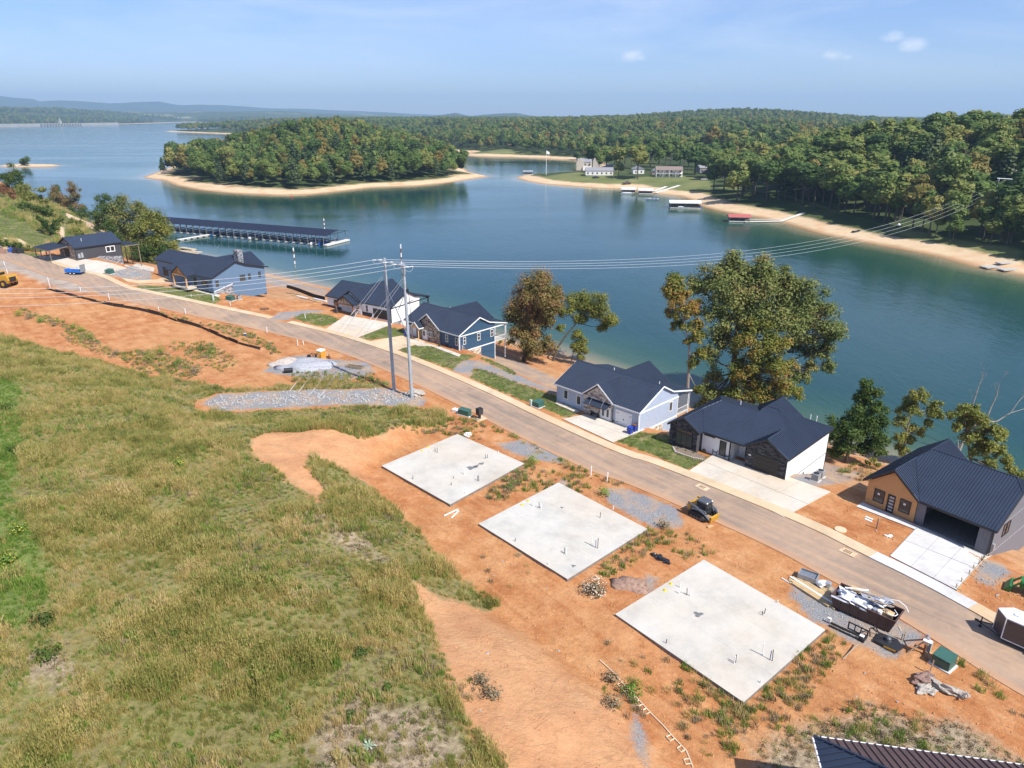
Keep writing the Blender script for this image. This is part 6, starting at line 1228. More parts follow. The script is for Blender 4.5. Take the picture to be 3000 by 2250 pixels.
def pile(px,py,h,label,r=.22):
    g=wl(px,py); t=thing('mooring_pile',label,'pile',g,0,'banded mooring piles in the lake'); 
    for i in range(6): link('band',MB().tube((0,0,-1+(h+1)*i/6),(0,0,-1+(h+1)*(i+1)/6),r,r,8),(PVC if i%2 else mat('rust',(.16,.08,.05),.8,0,.2)),t)
pile(864,775,6,'banded mooring pile in front of the marina'); pile(1177,782,8,'banded mooring pile seen just above the right pole top'); pile(951,672,5,'white mooring pile beyond the right end of the marina')
solo('snag',MB().tube((0,0,-.5),(1.6,.3,1.6),.1,.05,5),BARKG,'pale snag poking out of the water below the walkway','branch',wl(633,728)); solo('buoy',MB().lathe([(.5,0),(.5,.5),(.2,.9),(.05,1.8)],n=8),mat('red_paint',(.5,.05,.03),.5),'red buoy off the island beach','buoy',wl(855,577))
def dock_house(px,py,L_,W_2,roofm,label,ang,post_=True,low=2.6):
    t=thing('boat_dock',label,'dock',wl(px,py),ang); link('deck',MB().box(0,0,.2,L_,W_2,.6),DOCKW,t)
    for x in (.3,L_/2,L_-.3):
        for y in (.3,W_2-.3): link('post',MB().box(x-.1,y-.1,.5,x+.1,y+.1,low),ALU,t)
    link('roof',MB().prism([(-.5,-.5,low),(-.5,W_2/2,low+1.1),(-.5,W_2+.5,low)],(L_+1,0,0)).prism([(-.5,-.5,low),(-.5,W_2+.5,low),(-.5,W_2+.5,low-.15),(-.5,-.5,low-.15)],(L_+1,0,0)),roofm,t)
    link('skirt',MB().box(.1,.1,.6,L_-.1,W_2-.1,low*.55),BLK,t); return t
REDR=mat('red_roof',(.42,.11,.10),.5,0,.05); WHR=mat('pale_roof',(.70,.70,.70),.5,0,.05)
dock_house(2136,651,10,6,REDR,'small floating dock with pink red roof by the right beach',-.15)
dock_house(1963,611,17,10,WHR,'large covered dock with pale flat roof and a shrink wrapped boat',-.12,low=3.2); dock_house(1822,566,9,7,WHR,'white roofed boat dock nearest the brown pickup',-.1); dock_house(1872,569,9,7,WHR,'white roofed boat dock beside the long ramp',-.1); dock_house(1533,512,8,7,mat('grey_roof',(.25,.27,.30),.6),'dark little dock house off the tip of the point',-.1)
boat(8,2.8,HULW,'white cruiser lying off the beach left of the large covered dock',wl(1930,586),math.pi-.15,None,None,False); boat(7,2.6,HULW,'white wrapped boat moored in front of the large covered dock',wl(2018,611),math.pi,None,PVC,False); boat(3,1.0,HULB,'blue kayak beside the large covered dock',wl(2040,609),0,None,None,False); boat(7,2.6,HULW,'white boat under the first white dock roof',wl(1850,569),math.pi,None,PVC,False)
def gangway(label,p0,p1,w=1.6,rails=False,z0=None):
    a_,b2=Vector(p0),Vector(p1); d=b2-a_; t=thing('gangway',label,'gangway',a_,math.atan2(d.y,d.x)); L_=math.hypot(d.x,d.y); link('deck',MB().prism([(0,-w/2,.5),(L_,-w/2,d.z+.5),(L_,w/2,d.z+.5),(0,w/2,.5)][::-1],(0,0,-.2)),DOCKW,t)
    if rails:
        for s_ in (-1,1): link('rail',MB().path([(0,s_*w/2,1.4),(L_,s_*w/2,d.z+1.4)],.05,5).path([(0,s_*w/2,.5),(0,s_*w/2,1.4)],.05,5).path([(L_,s_*w/2,d.z+.5),(L_,s_*w/2,d.z+1.4)],.05,5),PVC,t)
gangway('white railed gangway from the red roofed dock to the beach',wl(2180,652),wl(2290,650),2.2,True); gangway('pale ramp climbing the bank above the right beach',G(2288,650),G(2355,626),1.8); gangway('long concrete boat ramp running down the beach on the point',G(1990,545),G(1920,567),2.5); gangway('second pale ramp on the beach of the point',G(1952,548),G(1915,562),2.2)
for i,(x,y,l_,w_) in enumerate([(2925,788,13,3.5),(2965,775,13,2.5),(2975,795,9,3)]):
    g=G(x,y); solo('stranded_dock',MB().box(0,0,.1,l_,w_,.45),DECK,['grey dock platform stranded on the right beach, leftmost of three','narrow dock section behind the stranded platform at the right edge','dock section cut off by the right edge of the picture'][i],'dock',(g[0]-4,g[1],g[2]),.2,'stranded docks on the right beach')
g=G(2515,681); solo('black_jon_boat',MB().box(0,0,0,6,1.6,.5).box(2.4,.3,.5,3.4,1.3,.8),BLK,'black flat boat lying on the right beach','boat',(g[0]-2,g[1],g[2]),.25)
# ---------------------------------------------------------------- far houses
FW=mat('far_white_wall',(.74,.72,.68),.7,0,.03); FB=mat('far_brick_wall',(.33,.20,.15),.8,0,.08); FG_=mat('far_grey_roof',(.24,.24,.26),.8,0,.08); FD=mat('far_dark_wall',(.10,.07,.055),.8,0,.1)
def far_house(px,py,W_2,D_,H_,wallm,roofm,label,ang=0,gable=False,porch=False,rh=2.4,z=None):
    g=G(px,py); t=thing('far_house',label,'house',(g[0],g[1],g[2]-.2),ang,None); w,d=W_2/2,D_/2
    link('wall',MB().box(-w,-d,0,w,d,H_),wallm,t)
    if gable: link('roof',MB().prism([(-w-.4,-d-.4,H_),(w+.4,-d-.4,H_),(0,-d-.4,H_+rh)],(0,D_+.8,0)),roofm,t)
    else: link('roof',MB().prism([(-w-.4,-d-.4,H_),(-w-.4,d+.4,H_),(-w-.4,0,H_+rh)][::-1],(W_2+.8,0,0)),roofm,t)
    for i in range(max(2,int(W_2/3.2))):
        x=-w+(i+.5)*W_2/max(2,int(W_2/3.2))
        for zz_ in ([1.0] if H_<4.5 else [1.0,3.8]): f_=link('window',MB().box(x-.6,-d-.05,zz_,x+.6,-d+.02,zz_+1.4),GLASS,t)
    if porch:
        link('porch_roof',MB().box(-w,-d-2.6,H_-.2,w,-d,H_+.1),roofm,t); link('porch_deck',MB().box(-w,-d-2.6,H_/2-.1,w,-d,H_/2+.1),wallm,t)
        for i in range(5): x=-w+.2+i*(W_2-.4)/4; link('column',MB().box(x-.15,-d-2.5,0,x+.15,-d-2.2,H_),FW,t)
    return t
fh=far_house(1720,497,13,10,6.5,mat('far_tan_stone',(.46,.42,.36),.8,0,.1),FG_,'large stone and white house with steep grey gables at the end of the point',-.1)
for dx in (-5,5): link('gable',MB().prism([(dx-3,-6.2,0),(dx+3,-6.2,0),(dx+3,-6.2,6),(dx,-6.2,9.5),(dx-3,-6.2,6)],(0,5,0)),mat('far_tan_stone',(.4,.4,.4)),fh)
link('porch',MB().box(-3,-7.5,0,3,-6.2,3.2),FW,fh); fh.scale=(1.35,1.2,1.2)
far_house(1755,512,22,9,3.6,FW,FG_,'low long white house with brick base right of the stone house',-.05); far_house(1868,508,9,9,3.8,FW,FG_,'small white gabled cottage between two round trees',.0,True); far_house(1958,517,20,10,5.4,FW,mat('far_brown_roof',(.22,.17,.15),.8),'two storey white house with columned balcony on the point',-.12,False,True)
far_house(1918,510,5,4,2.6,mat('far_pink_wall',(.35,.22,.22),.8),FG_,'small reddish shed left of the columned white house',0,True); far_house(1790,500,9,6,3,FW,FG_,'white outbuilding behind the long white house'); far_house(2062,505,11,8,4,mat('far_grey_wall',(.25,.24,.25),.8),FG_,'grey house partly behind the dark tree on the shore',.2)
far_house(2715,625,13,10,6.2,FD,FD,'dark wooden hillside house with red roofed dormer and porch posts',.25,False,True,1.6); far_house(2985,535,12,8,4,FD,mat('far_plum_roof',(.20,.15,.16),.8),'roof of a house at the right edge above the trees',.2); far_house(1490,424,13,8,3.6,FB,FD,'small brick house at the edge of the field across the inlet'); far_house(1285,374,16,9,3.4,FB,FD,'lonely brick house on the far green field')
far_house(2395,572,16,9,3.4,FD,FG_,'low dark house glimpsed between the trunks of the right shore',.1)
g=G(1600,513); fl_=thing('flagpole','tall white flagpole with a flag on the tip of the point','flagpole',g); link('pole',MB().tube((0,0,0),(0,0,20),.22,.12,8),PVC,fl_); link('flag',MB().prism([(0,0,19.5),(2.6,.4,18.3),(2.4,.4,16.3),(0,0,17.4)],(.03,.08,0)),PVC,fl_)
for x,y,lb in ((1688,508,'utility pole standing in front of the stone house on the point'),(1796,528,'utility pole on the lawn below the small cottage')): g=G(x,y); solo('utility_pole',MB().tube((0,0,0),(0,0,11),.2,.14,6),mat('pole_wood',(.22,.17,.12),.9),lb,'utility pole',g,0,'wooden poles on the point')
def car(label,loc,rz,c,pick=False,s=1.):
    t=thing('parked_car',label,'car',loc,rz); t.scale=(s,s,s); link('body',MB().prism([(-2.4,-.95,.35),(2.4,-.95,.35),(2.4,-.95,.95),(1.1,-.95,1.05),(-2.4,-.95,1.05)],(0,1.9,0)),mat('paint_'+label[:6].strip().replace(' ','_'),c,.3,.2,.03),t); link('cabin',MB().cbox((-.1 if not pick else .3,0,1.35),(2.4 if not pick else 1.7,1.6,.65),taper=.8),GLASS,t)
    for x in (-1.5,1.5):
        for y in (-.95,.95): link('wheel',MB().tube((x,y-.1,.35),(x,y+.1,.35),.35,.35,12),BLK,t)
car('brown pickup truck parked on the beach of the point',G(1836,540),.1,(.12,.09,.07),True,1.3); car('dark car parked by the garage of the long white house',G(1745,522),.2,(.05,.05,.06),False,1.1); car('silver car on the lawn near the gravel pile on the point',G(2062,528),.2,(.5,.5,.52),False,1.1)
for nm,px_,h_ in (('left',1834,52),): pass
g=G(2483,352); solo('radio_mast',MB().tube((0,0,0),(0,0,42),1.2,.3,4),STEEL,'tall lattice mast on the distant right horizon','mast',(g[0],g[1],g[2]))
g=G(1871,338); solo('radio_mast',MB().tube((0,0,0),(0,0,48),.9,.3,4),STEEL,'thin mast above the woods in the middle of the horizon','mast',(g[0],g[1],g[2]+5))
# dam at the far left
DAM=mat('dam_concrete',(.36,.34,.31),.8,0,.1,.02); d0=wl(-140,374); d1=wl(345,366.5); dv=(d1-d0); dam=thing('dam','long pale concrete dam with gates and a small tower across the far left shore','dam',d0,math.atan2(dv.y,dv.x)); Ld=dv.length
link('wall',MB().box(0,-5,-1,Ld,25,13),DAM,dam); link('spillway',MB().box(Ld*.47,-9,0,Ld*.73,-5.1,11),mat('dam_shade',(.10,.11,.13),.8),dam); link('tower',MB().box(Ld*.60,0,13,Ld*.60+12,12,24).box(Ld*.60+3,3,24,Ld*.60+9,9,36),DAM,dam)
for i in range(14): link('pier',MB().box(Ld*(.475+.018*i),-16,0,Ld*(.475+.018*i)+4,-9.1,12),DAM,dam)
# ---------------------------------------------------------------- things on the building site
def gl(px,py,dz=0): g=G(px,py); return (g[0],g[1],g[2]+dz)
RDY=math.atan2(-.78,.62)   # heading of the road
YEL=mat('machine_yellow',(.50,.27,.025),.4,0,.08); GRYM=mat('machine_grey',(.10,.11,.125),.45,.2,.1); RUB=mat('rubber',(.018,.018,.018),.85,0,.2); DGLASS=mat('cab_glass',(.02,.025,.03),.08)
sk=thing('skid_steer','yellow and black tracked skid steer loader parked at the road edge','loader',gl(2058,1512),RDY+.02)
for s_ in (-1,1):
    pts=[(-1.15,.25),(-.9,.02),(.75,.02),(1.2,.3),(1.15,.5),(.55,.85),(-.75,.8),(-1.2,.5)]; tr_=link('track',MB().prism([(x,s_*.95-.2,z) for x,z in pts],(0,.42,0)),RUB,sk)
    tb=MB()
    for i in range(14): tb.box(-.95+i*.13,s_*.95-.22,0,-.88+i*.13,s_*.95+.24,.03)
    for x in (-.7,-.3,.1,.5): tb.tube((x,s_*1.12,.22),(x,s_*1.2,.22),.17,.17,10)
    tb.tube((.8,s_*1.12,.45),(.8,s_*1.2,.45),.24,.24,12); l_=link('track_wheels',tb,GRYM,tr_); l_['kind']='stuff'
    link('side_panel',MB().prism([(-1.15,s_*.72-.12,.8),(.9,s_*.72-.12,.8),(.8,s_*.72-.12,1.15),(-1.2,s_*.72-.12,1.25)],(0,.24,0)),GRYM,sk)
    link('lift_arm',MB().path([(-1.35,s_*.95,1.55),(-.5,s_*.98,1.5),(.95,s_*.98,.95),(1.45,s_*.85,.45)],[.13,.15,.13,.1],4),GRYM,sk); link('arm_cylinder',MB().tube((-.9,s_*.88,.95),(.2,s_*.9,1.15),.06,.05,8),ALU,sk); link('arm_post',MB().cbox((-1.25,s_*.86,1.2),(.35,.22,.9)),YEL,sk)
link('engine_body',MB().box(-1.3,-.62,.5,.2,.62,1.35),GRYM,sk); link('engine_hood',MB().prism([(-1.42,-.6,1.3),(-.45,-.6,1.45),(-.45,-.6,1.62),(-1.3,-.6,1.55)],(0,1.2,0)),YEL,sk); link('cab',MB().box(-.5,-.6,.6,.72,.6,2.0),BLK,sk); link('cab_roof',MB().cbox((.08,0,2.06),(1.35,1.3,.12),taper=.9),GRYM,sk)
for y in (-.615,.615): link('cab_window',MB().box(-.35,min(y,y*.98),1.15,.6,max(y,y*.98)+.0,1.9),DGLASS,sk)
link('cab_door',MB().box(.72,-.5,.9,.75,.5,1.9),DGLASS,sk); link('light',MB().box(.7,-.55,2.0,.78,-.35,2.1).box(.7,.35,2.0,.78,.55,2.1),PVC,sk); link('attachment_plate',MB().cbox((1.5,0,.42),(.2,1.5,.7),0,0,.2),YEL,sk); link('hoses',MB().path([(.9,-.3,.8),(1.2,-.3,1.0),(1.45,-.2,.7)],.03,5).path([(.9,.3,.8),(1.2,.3,1.0),(1.45,.2,.7)],.03,5),RUB,sk)
solo('wood_block',MB().cbox((0,0,.1),(.7,.2,.18),.4),mat('raw_lumber',(.50,.36,.19),.8,0,.12,3),'short timber block lying in front of the skid steer','lumber',gl(2080,1545))
LUM=MC['raw_lumber']
# portable toilet
pt=thing('portable_toilet','orange portable toilet with white roof beside the grey gravel heap','toilet',gl(943,1058),-.5); OR=mat('orange_plastic',(.70,.30,.03),.5,0,.04)
link('base',MB().box(-.6,-.6,0,.6,.6,.12),BLK,pt); link('body',MB().box(-.56,-.56,.12,.56,.56,2.05),OR,pt); link('door',MB().box(-.45,-.59,.2,.45,-.561,1.95),mat('orange_door',(.62,.26,.03),.5),pt); link('roof',MB().cbox((0,0,2.16),(1.2,1.2,.22),taper=.8),PVC,pt); link('handle',MB().box(.28,-.62,1.0,.4,-.59,1.1),BLK,pt)
for i in range(4): link('side_rib',MB().box(.561,-.45+i*.27,.25,.59,-.35+i*.27,1.95),OR,pt)
bk=thing('junk_scooter','dark heap of old bicycle parts left of the portable toilet','junk',gl(917,1048),.3); link('frame',MB().path([(-.7,0,.4),(-.2,0,.9),(.4,0,.85),(.7,0,.4)],.05,5).path([(-.2,0,.9),(.1,0,.3),(.4,0,.85)],.05,5),BLK,bk)
for x in (-.7,.7): link('wheel',MB().tube((x,-.05,.35),(x,.05,.35),.36,.36,14),RUB,bk)
bk2=thing('traffic_cone','dark leaning cone beside the plank right of the portable toilet','cone',gl(965,1050)); link('base',MB().box(-.25,-.25,0,.25,.25,.05),RUB,bk2); link('body',MB().lathe([(.2,.05),(.04,.95)],n=8),mat('dark_orange',(.20,.07,.03),.7),bk2)
solo('plywood_sheet',MB().cbox((0,0,.2),(1.3,.05,.5),.3,.9),LUM,'small tan board lying right of the portable toilet','board',gl(957,1047))
tro=thing('metal_trough','open tan metal trough tipped on the gravel beside the road','trough',gl(1040,1078),-.35); TRM=mat('rusty_tan_metal',(.30,.24,.17),.7,.2,.15)
link('tray',MB().prism([(-1.6,-.5,.0),(1.6,-.5,0),(1.6,-.5,.06),(-1.6,-.5,.06)],(0,1.0,0)),TRM,tro)
for y in (-.5,.46): link('side',MB().box(-1.6,y,0,1.6,y+.04,.42),TRM,tro)
for x in (-1.6,1.56): link('end',MB().box(x,-.46,0,x+.04,.46,.42),TRM,tro)
tu=thing('black_tub','black plastic barrel lying on the gravel heap','barrel',gl(846,1092,.45),.2); link('barrel',MB().tube((-.7,0,0),(.7,0,0),.42,.42,14),BLK,tu); link('rim',MB().tube((-.75,0,0),(-.7,0,0),.46,.46,14),RUB,tu)
HP=mat('heaped_gravel',(.36,.37,.40),.95,0,.2,4,bump=.8,bscale=8)
for px_,py_,r,h,lb in ((900,1072,5.0,1.3,'large grey gravel heap below the portable toilet'),(842,1068,3.2,1.2,'pale rounded dirt and gravel heap left of the barrel')):
    g=gl(px_,py_,-.3); solo('gravel_heap',MB().blob((0,0,0),(r,r*.7,h),int(px_),3,.18,flat=-.2),HP if r>4 else mat('dusty_heap',(.46,.40,.35),.95,0,.15,2,bump=.7,bscale=8),lb,'gravel heap',g,smooth=True)
solo('gravel_heap',MB().blob((0,0,0),(2.0,1.2,.55),4,3,.2,flat=-.1),mat('red_gravel_heap',(.30,.19,.14),.95,0,.3,3,bump=.7,bscale=8),'low reddish mound of gravel left of the nearest slab','gravel heap',gl(1845,1715,-.1),-.4,smooth=True)
# black silt fence
SILT=mat('silt_fence',(.022,.020,.02),.85,0,.2); sp_=[(137,848),(190,862),(260,880),(330,897),(400,908),(470,925),(520,942),(590,962),(640,985),(700,1008),(760,1025)]
sf=thing('silt_fence','long low black silt fence snaking along the uphill side of the road','fence',gl(137,848),0); P_=[Vector(G(*p)) for p in sp_]; o_=P_[0]; k=0
for a_,b2 in zip(P_[:-1],P_[1:]):
    n=max(1,int((b2-a_).length/3))
    for i in range(n):
        p=a_.lerp(b2,i/n)-o_; q2=a_.lerp(b2,(i+1)/n)-o_; z0=zg(p.x+o_.x,p.y+o_.y)-o_.z; z1=zg(q2.x+o_.x,q2.y+o_.y)-o_.z; h_=U(.45,.85)*(1 if k<26 else .5); l_=Vector((U(-.25,.25),U(-.25,.25),0))
        link('fabric_panel',MB().prism([(p.x,p.y,z0-.1),(q2.x,q2.y,z1-.1),(q2.x+l_.x,q2.y+l_.y,z1+h_),(p.x,p.y,z0+h_*U(.8,1.1))],(.04,.04,0)),SILT,sf); link('stake',MB().cbox((p.x,p.y,z0+.45),(.05,.05,1.1)),TIMBER,sf); k+=1
P_=[Vector(G(*p)) for p in [(840,843),(880,856),(920,872),(952,880)]]; sf2=thing('silt_fence','short black silt fence behind the scrap lumber above the red clay lot','fence',P_[0]); 
for a_,b2 in zip(P_[:-1],P_[1:]): link('fabric_panel',MB().prism([a_-P_[0],b2-P_[0],b2-P_[0]+Vector((0,0,1.0)),a_-P_[0]+Vector((0,0,1.0))],(.05,.05,0)),SILT,sf2)
# white stakes and stub markers
MK=[(147,842,2.6,'tall leaning white stake left of the silt fence'),(15,780,1.4,'white post at the far left road edge'),(24,805,1.5,'white stake right above the yellow loader'),(236,852,1.1,'short white pipe marker above the silt fence'),(321,878,1.6,'white pipe marker right of the silt fence top'),(466,910,.9,'white stub marker on the near road edge, left of two'),(544,920,1.3,'white pipe marker on the near road edge opposite the steel blue house'),(782,975,1.3,'white pipe marker by the road left of the bucket'),(781,978,.3,''),(872,1012,1.2,'white pipe marker left of the portable toilet'),(895,933,1.1,'white pipe marker on the lawn of the white timber porch house'),(676,895,.9,'white stub marker at the red clay edge right of the steel blue house'),(560,870,.7,'white stub in the lawn of the steel blue house'),(1731,1393,1.25,'white pipe marker by the road behind the middle slab, left one'),(1778,1413,1.35,'white pipe marker by the road behind the middle slab, right one'),(890,1010,.8,'thin stake right of the white pipe marker')]
for x,y,h_,lb in MK:
    if lb: solo('marker_pipe',MB().tube((0,0,-.1),(U(-.12,.12),0,h_),.07,.07,8),PVC,lb,'marker pipe',gl(x,y),0,'white marker pipes along the road')
for i,(x0,y0,x1,y1) in enumerate(((1301,1513,1341,1494),(1323,1519,1344,1498))):
    a_,b2=Vector(gl(x0,y0,.08)),Vector(gl(x1,y1,.08)); solo('loose_pipe',MB().path([(0,0,0),b2-a_],.075,8),PVC,['longer white pipe lying on the clay between the slabs','shorter white pipe lying on the clay between the slabs'][i],'pipe',a_,0,'loose white pipes on the clay')
bu=thing('plastic_bucket','white and blue bucket on the clay beside the road','bucket',gl(719,984)); link('body',MB().lathe([(.18,0),(.22,.5)],n=12),BLUE,bu); link('lid',MB().lathe([(.24,.5),(.24,.56)],n=12),PVC,bu)
# mailbox cluster + utility boxes
TGR=mat('utility_green',(.04,.115,.09),.5,0,.08); 
mbx=thing('mailbox_cluster','black pedestal mailbox unit on a small pad by the near road edge','mailbox',gl(1405,1228),.7); link('pad',MB().box(-.9,-.7,0,.9,.7,.12),CON_W,mbx); link('pedestal',MB().box(-.15,-.15,.12,.15,.15,.8),BLK,mbx); link('cabinet',MB().box(-.42,-.36,.8,.42,.36,1.75),BLK,mbx)
for i in range(4): link('mail_door',MB().box(-.36,-.38,.86+i*.21,.36,-.361,1.03+i*.21),mat('mail_door',(.05,.05,.055),.4),mbx)
def ubox(px,py,label,rz,s=(1.3,1.1,.95),m_=None):
    t=thing('utility_box',label,'utility box',gl(px,py),rz); x,y,z=s; link('pad',MB().box(-x*.62,-y*.62,-.1,x*.62,y*.62,.1),CON_N,t); link('cabinet',MB().box(-x/2,-y/2,.1,x/2,y/2,z*.85),m_ or TGR,t); link('lid',MB().prism([(-x/2-.03,-y/2-.03,z*.85),(x/2+.03,-y/2-.03,z*.85),(x/2+.03,y/2+.03,z*1.02),(-x/2-.03,y/2+.03,z*1.02)],(0,0,.07)),m_ or TGR,t); link('door_panel',MB().box(-x/2+.08,-y/2-.03,.2,x/2-.08,-y/2-.001,z*.78),m_ or TGR,t); return t
ubox(1362,1216,'long dark green utility box left of the black mailbox unit',-.6,(1.9,.8,.95)); solo('white_utility_lid',MB().box(-.6,-.4,0,.6,.4,.35),PVC,'pale low utility vault left of the dark green box','utility vault',gl(1337,1205),-.6)
ubox(1577,1191,'teal green transformer box on the grass left of the pale blue house',-.8,(1.3,1.2,.9)); ubox(676,880,'dark green transformer box right of the steel blue house',-.5,(1.9,1.2,1.1)); ubox(322,802,'green transformer box on the gravel beside the charcoal house drive',-.3,(1.8,1.4,1.2)); ubox(2762,1948,'teal green transformer on its pad in the nearest right corner',-.95,(1.35,1.25,1.05))
def pedestal(px,py,label,s=.3,h_=1.0): solo('utility_pedestal',MB().box(-s/2,-s/2,0,s/2,s/2,h_).box(-s/2-.02,-s/2-.02,h_*.7,s/2+.02,s/2+.02,h_+.05),mat('pedestal_green',(.42,.50,.46),.6,0,.04),label,'utility pedestal',gl(px,py),-.8,'pale utility pedestals')
pedestal(1555,1190,'pale pedestal left of the teal green transformer box'); pedestal(625,880,'pale pedestal at the lawn corner of the steel blue house',.35,1.3); pedestal(312,803,'pale pedestal beside the transformer on the gravel'); pedestal(2718,1908,'pale green pedestal beside the braced meter post',.35,.95)
# meter post
mp_=thing('meter_post','grey meter can on a post with two diagonal timber braces','meter post',gl(2706,1915),-.8); link('post',MB().box(-.08,-.08,-.2,.08,.08,1.9),TIMBER,mp_); link('meter_can',MB().box(-.2,-.22,1.05,.2,.0,1.75).tube((0,-.1,1.75),(0,-.1,2.05),.12,.1,10),ALU,mp_); link('meter_hood',MB().cbox((.1,-.25,1.55),(.6,.35,.06),0,.3),PVC,mp_)
WB=mat('weathered_brace',(.33,.25,.18),.85,0,.12,4)
for e in ((-1.75,.5,-.05),(-1.0,-.9,-.05)): link('brace',MB().tube((0,0,1.5),e,.07,.07,4),WB,mp_)
for e in ((-1.75,.5),(-1.9,.45)): link('stake',MB().cbox((e[0],e[1],.3),(.06,.1,.75)),WB,mp_)
# tin retaining tray
rt=thing('rusty_retaining_sheet','bent rusty steel sheet holding back the soil below the teal transformer','metal sheet',gl(2725,1935),-.8); Pp=[Vector(gl(*q2))-Vector(gl(2725,1935)) for q2 in ((2707,1918),(2733,1950),(2766,1955))]; M_=Matrix.Rotation(.8,3,'Z')
link('sheet',MB().prism([M_@Pp[0],M_@Pp[1],M_@(Pp[1]+Vector((0,0,.55))),M_@(Pp[0]+Vector((0,0,.4)))],(.04,.03,0)),TRM,rt); link('sheet_end',MB().prism([M_@Pp[1],M_@Pp[2],M_@(Pp[2]+Vector((0,0,.3))),M_@(Pp[1]+Vector((0,0,.55)))],(.04,.03,0)),TRM,rt)
solo('wood_stake',MB().tube((0,0,-.1),(.15,.1,1.3),.05,.05,4),WB,'dark stake standing in the clay below the teal transformer','stake',gl(2722,1976)); solo('leaning_pole',MB().path([(0,0,.05),Vector(gl(2516,1896,.5))-Vector(gl(2468,1933))],.06,5),WB,'long weathered pole leaning over the clay below the black attachment','timber',gl(2468,1933))
# dumpster with debris
DB=mat('brown_dumpster',(.10,.055,.045),.6,.1,.15,2); du=thing('dumpster','brown open dumpster heaped with white plastic, buckets and boards','dumpster',gl(2545,1806),RDY+.12); 
x0,x1,y0,y1=-2.7,2.0,-1.1,1.1
link('floor',MB().box(x0,y0,.1,x1,y1,.18),DB,du)
for y in (y0,y1-.06): link('side',MB().prism([(x0,y,.1),(x1,y,.1),(x1+.35,y,1.35),(x0-.35,y,1.35)],(0,.06,0)),DB,du)
for x,s_ in ((x0,-1),(x1,1)): link('end',MB().prism([(x,y0,.1),(x,y1,.1),(x+s_*.35,y1,1.35),(x+s_*.35,y0,1.35)],(s_*.06,0,0)),DB,du)
for x in np.arange(x0+.4,x1,.8): link('rib',MB().box(x,y0-.07,.15,x+.1,y0-.001,1.3),DB,du)
link('rim',MB().box(x0-.4,y0-.05,1.35,x1+.4,y0+.05,1.43).box(x0-.4,y1-.05,1.35,x1+.4,y1+.05,1.43).box(x1+.3,y0+.06,1.35,x1+.42,y1-.06,1.43),DB,du)
def at_(o_,x,y,z): a_=o_.rotation_euler.z; return (o_.location.x+x*math.cos(a_)-y*math.sin(a_),o_.location.y+x*math.sin(a_)+y*math.cos(a_),o_.location.z+z)
PLAS=mat('white_plastic_sheet',(.72,.74,.78),.35,0,.1,3); rd=random.Random(12); CARD=mat('cardboard',(.42,.30,.17),.85,0,.1)
def junk(n_,mb,mt_,lb,cat,o_,x,y,z,rz=0,gp='debris piled in the dumpster'): solo(n_,mb,mt_,lb,cat,at_(o_,x,y,z),o_.rotation_euler.z+rz,gp)
junk('plastic_sheeting',MB().blob((0,0,0),(.6,.45,.3),3,3,.5),PLAS,'crumpled white plastic sheeting at the left end of the dumpster','plastic sheeting',du,-2.2,0,1.3); junk('plastic_sheeting',MB().blob((0,0,0),(1.0,.5,.3),5,3,.5),PLAS,'larger crumpled plastic sheeting in the middle of the dumpster','plastic sheeting',du,-.1,.45,1.45)
junk('plastic_sheeting',MB().blob((0,0,0),(.9,.35,.25),8,3,.55),PLAS,'white plastic draped over the near rim of the dumpster','plastic sheeting',du,-1.3,-.9,1.35); junk('bag_heap',MB().blob((0,0,0),(1.1,.7,.35),9,3,.45),mat('grey_bag',(.30,.31,.36),.6,0,.2,3),'grey blue bag at the back of the dumpster','bag',du,.2,.6,1.5)
for i in range(9): l_=rd.uniform(1.0,2.6); junk('scrap_board',MB().cbox((0,0,0),(l_,.14,.05),0,rd.uniform(-.2,.2),rd.uniform(-.3,.3)),[LUM,PVC,CARD][i%3],f"{['tan','white','cardboard'][i%3]} scrap strip across the dumpster, {['lowest','lower','above the buckets','beside the sheeting','in the middle','crossing the carton','near the top','second from top','topmost'][i]}",'scrap',du,rd.uniform(-1.6,1.3),rd.uniform(-.6,.8),1.45+.07*i,rd.uniform(-.5,.5))
junk('cardboard_sheet',MB().cbox((0,0,0),(1.0,.6,.04),0,.4,.2),CARD,'folded cardboard at the far left of the dumpster','cardboard',du,-1.6,.8,1.6,.3); junk('cardboard_sheet',MB().cbox((0,0,0),(.9,.6,.3),0,.1,.1),LUM,'tan carton at the right end of the dumpster','cardboard',du,1.5,-.3,1.35)
for i in range(5): junk('paint_bucket',MB().lathe([(.17,0),(.2,.38),(.21,.42)],n=12),[PVC,ALU][i%2],['white bucket leaning at the left of the bucket row','grey bucket second in the row','white bucket in the middle of the row','grey bucket fourth in the row','white bucket at the right end of the row'][i],'bucket',du,-.7+i*.42,-.85,1.2,0,'buckets along the near rim of the dumpster')
junk('drain_hose',MB().path([(0,0,0),(.4,.1,.5),(1.0,.1,.6),(1.6,0,.3),(1.9,-.2,-.1)],.035,6),PVC,'white hose arching out of the right end of the dumpster','hose',du,.9,.5,1.6,.3); junk('drain_hose',MB().path([(0,0,0),(.5,-.5,.1),(1.0,-.4,.05),(1.1,.1,0),(.7,.5,.05)],.035,6),PVC,'white hose looped over the dumpster end','hose',du,1.1,-.2,1.5)
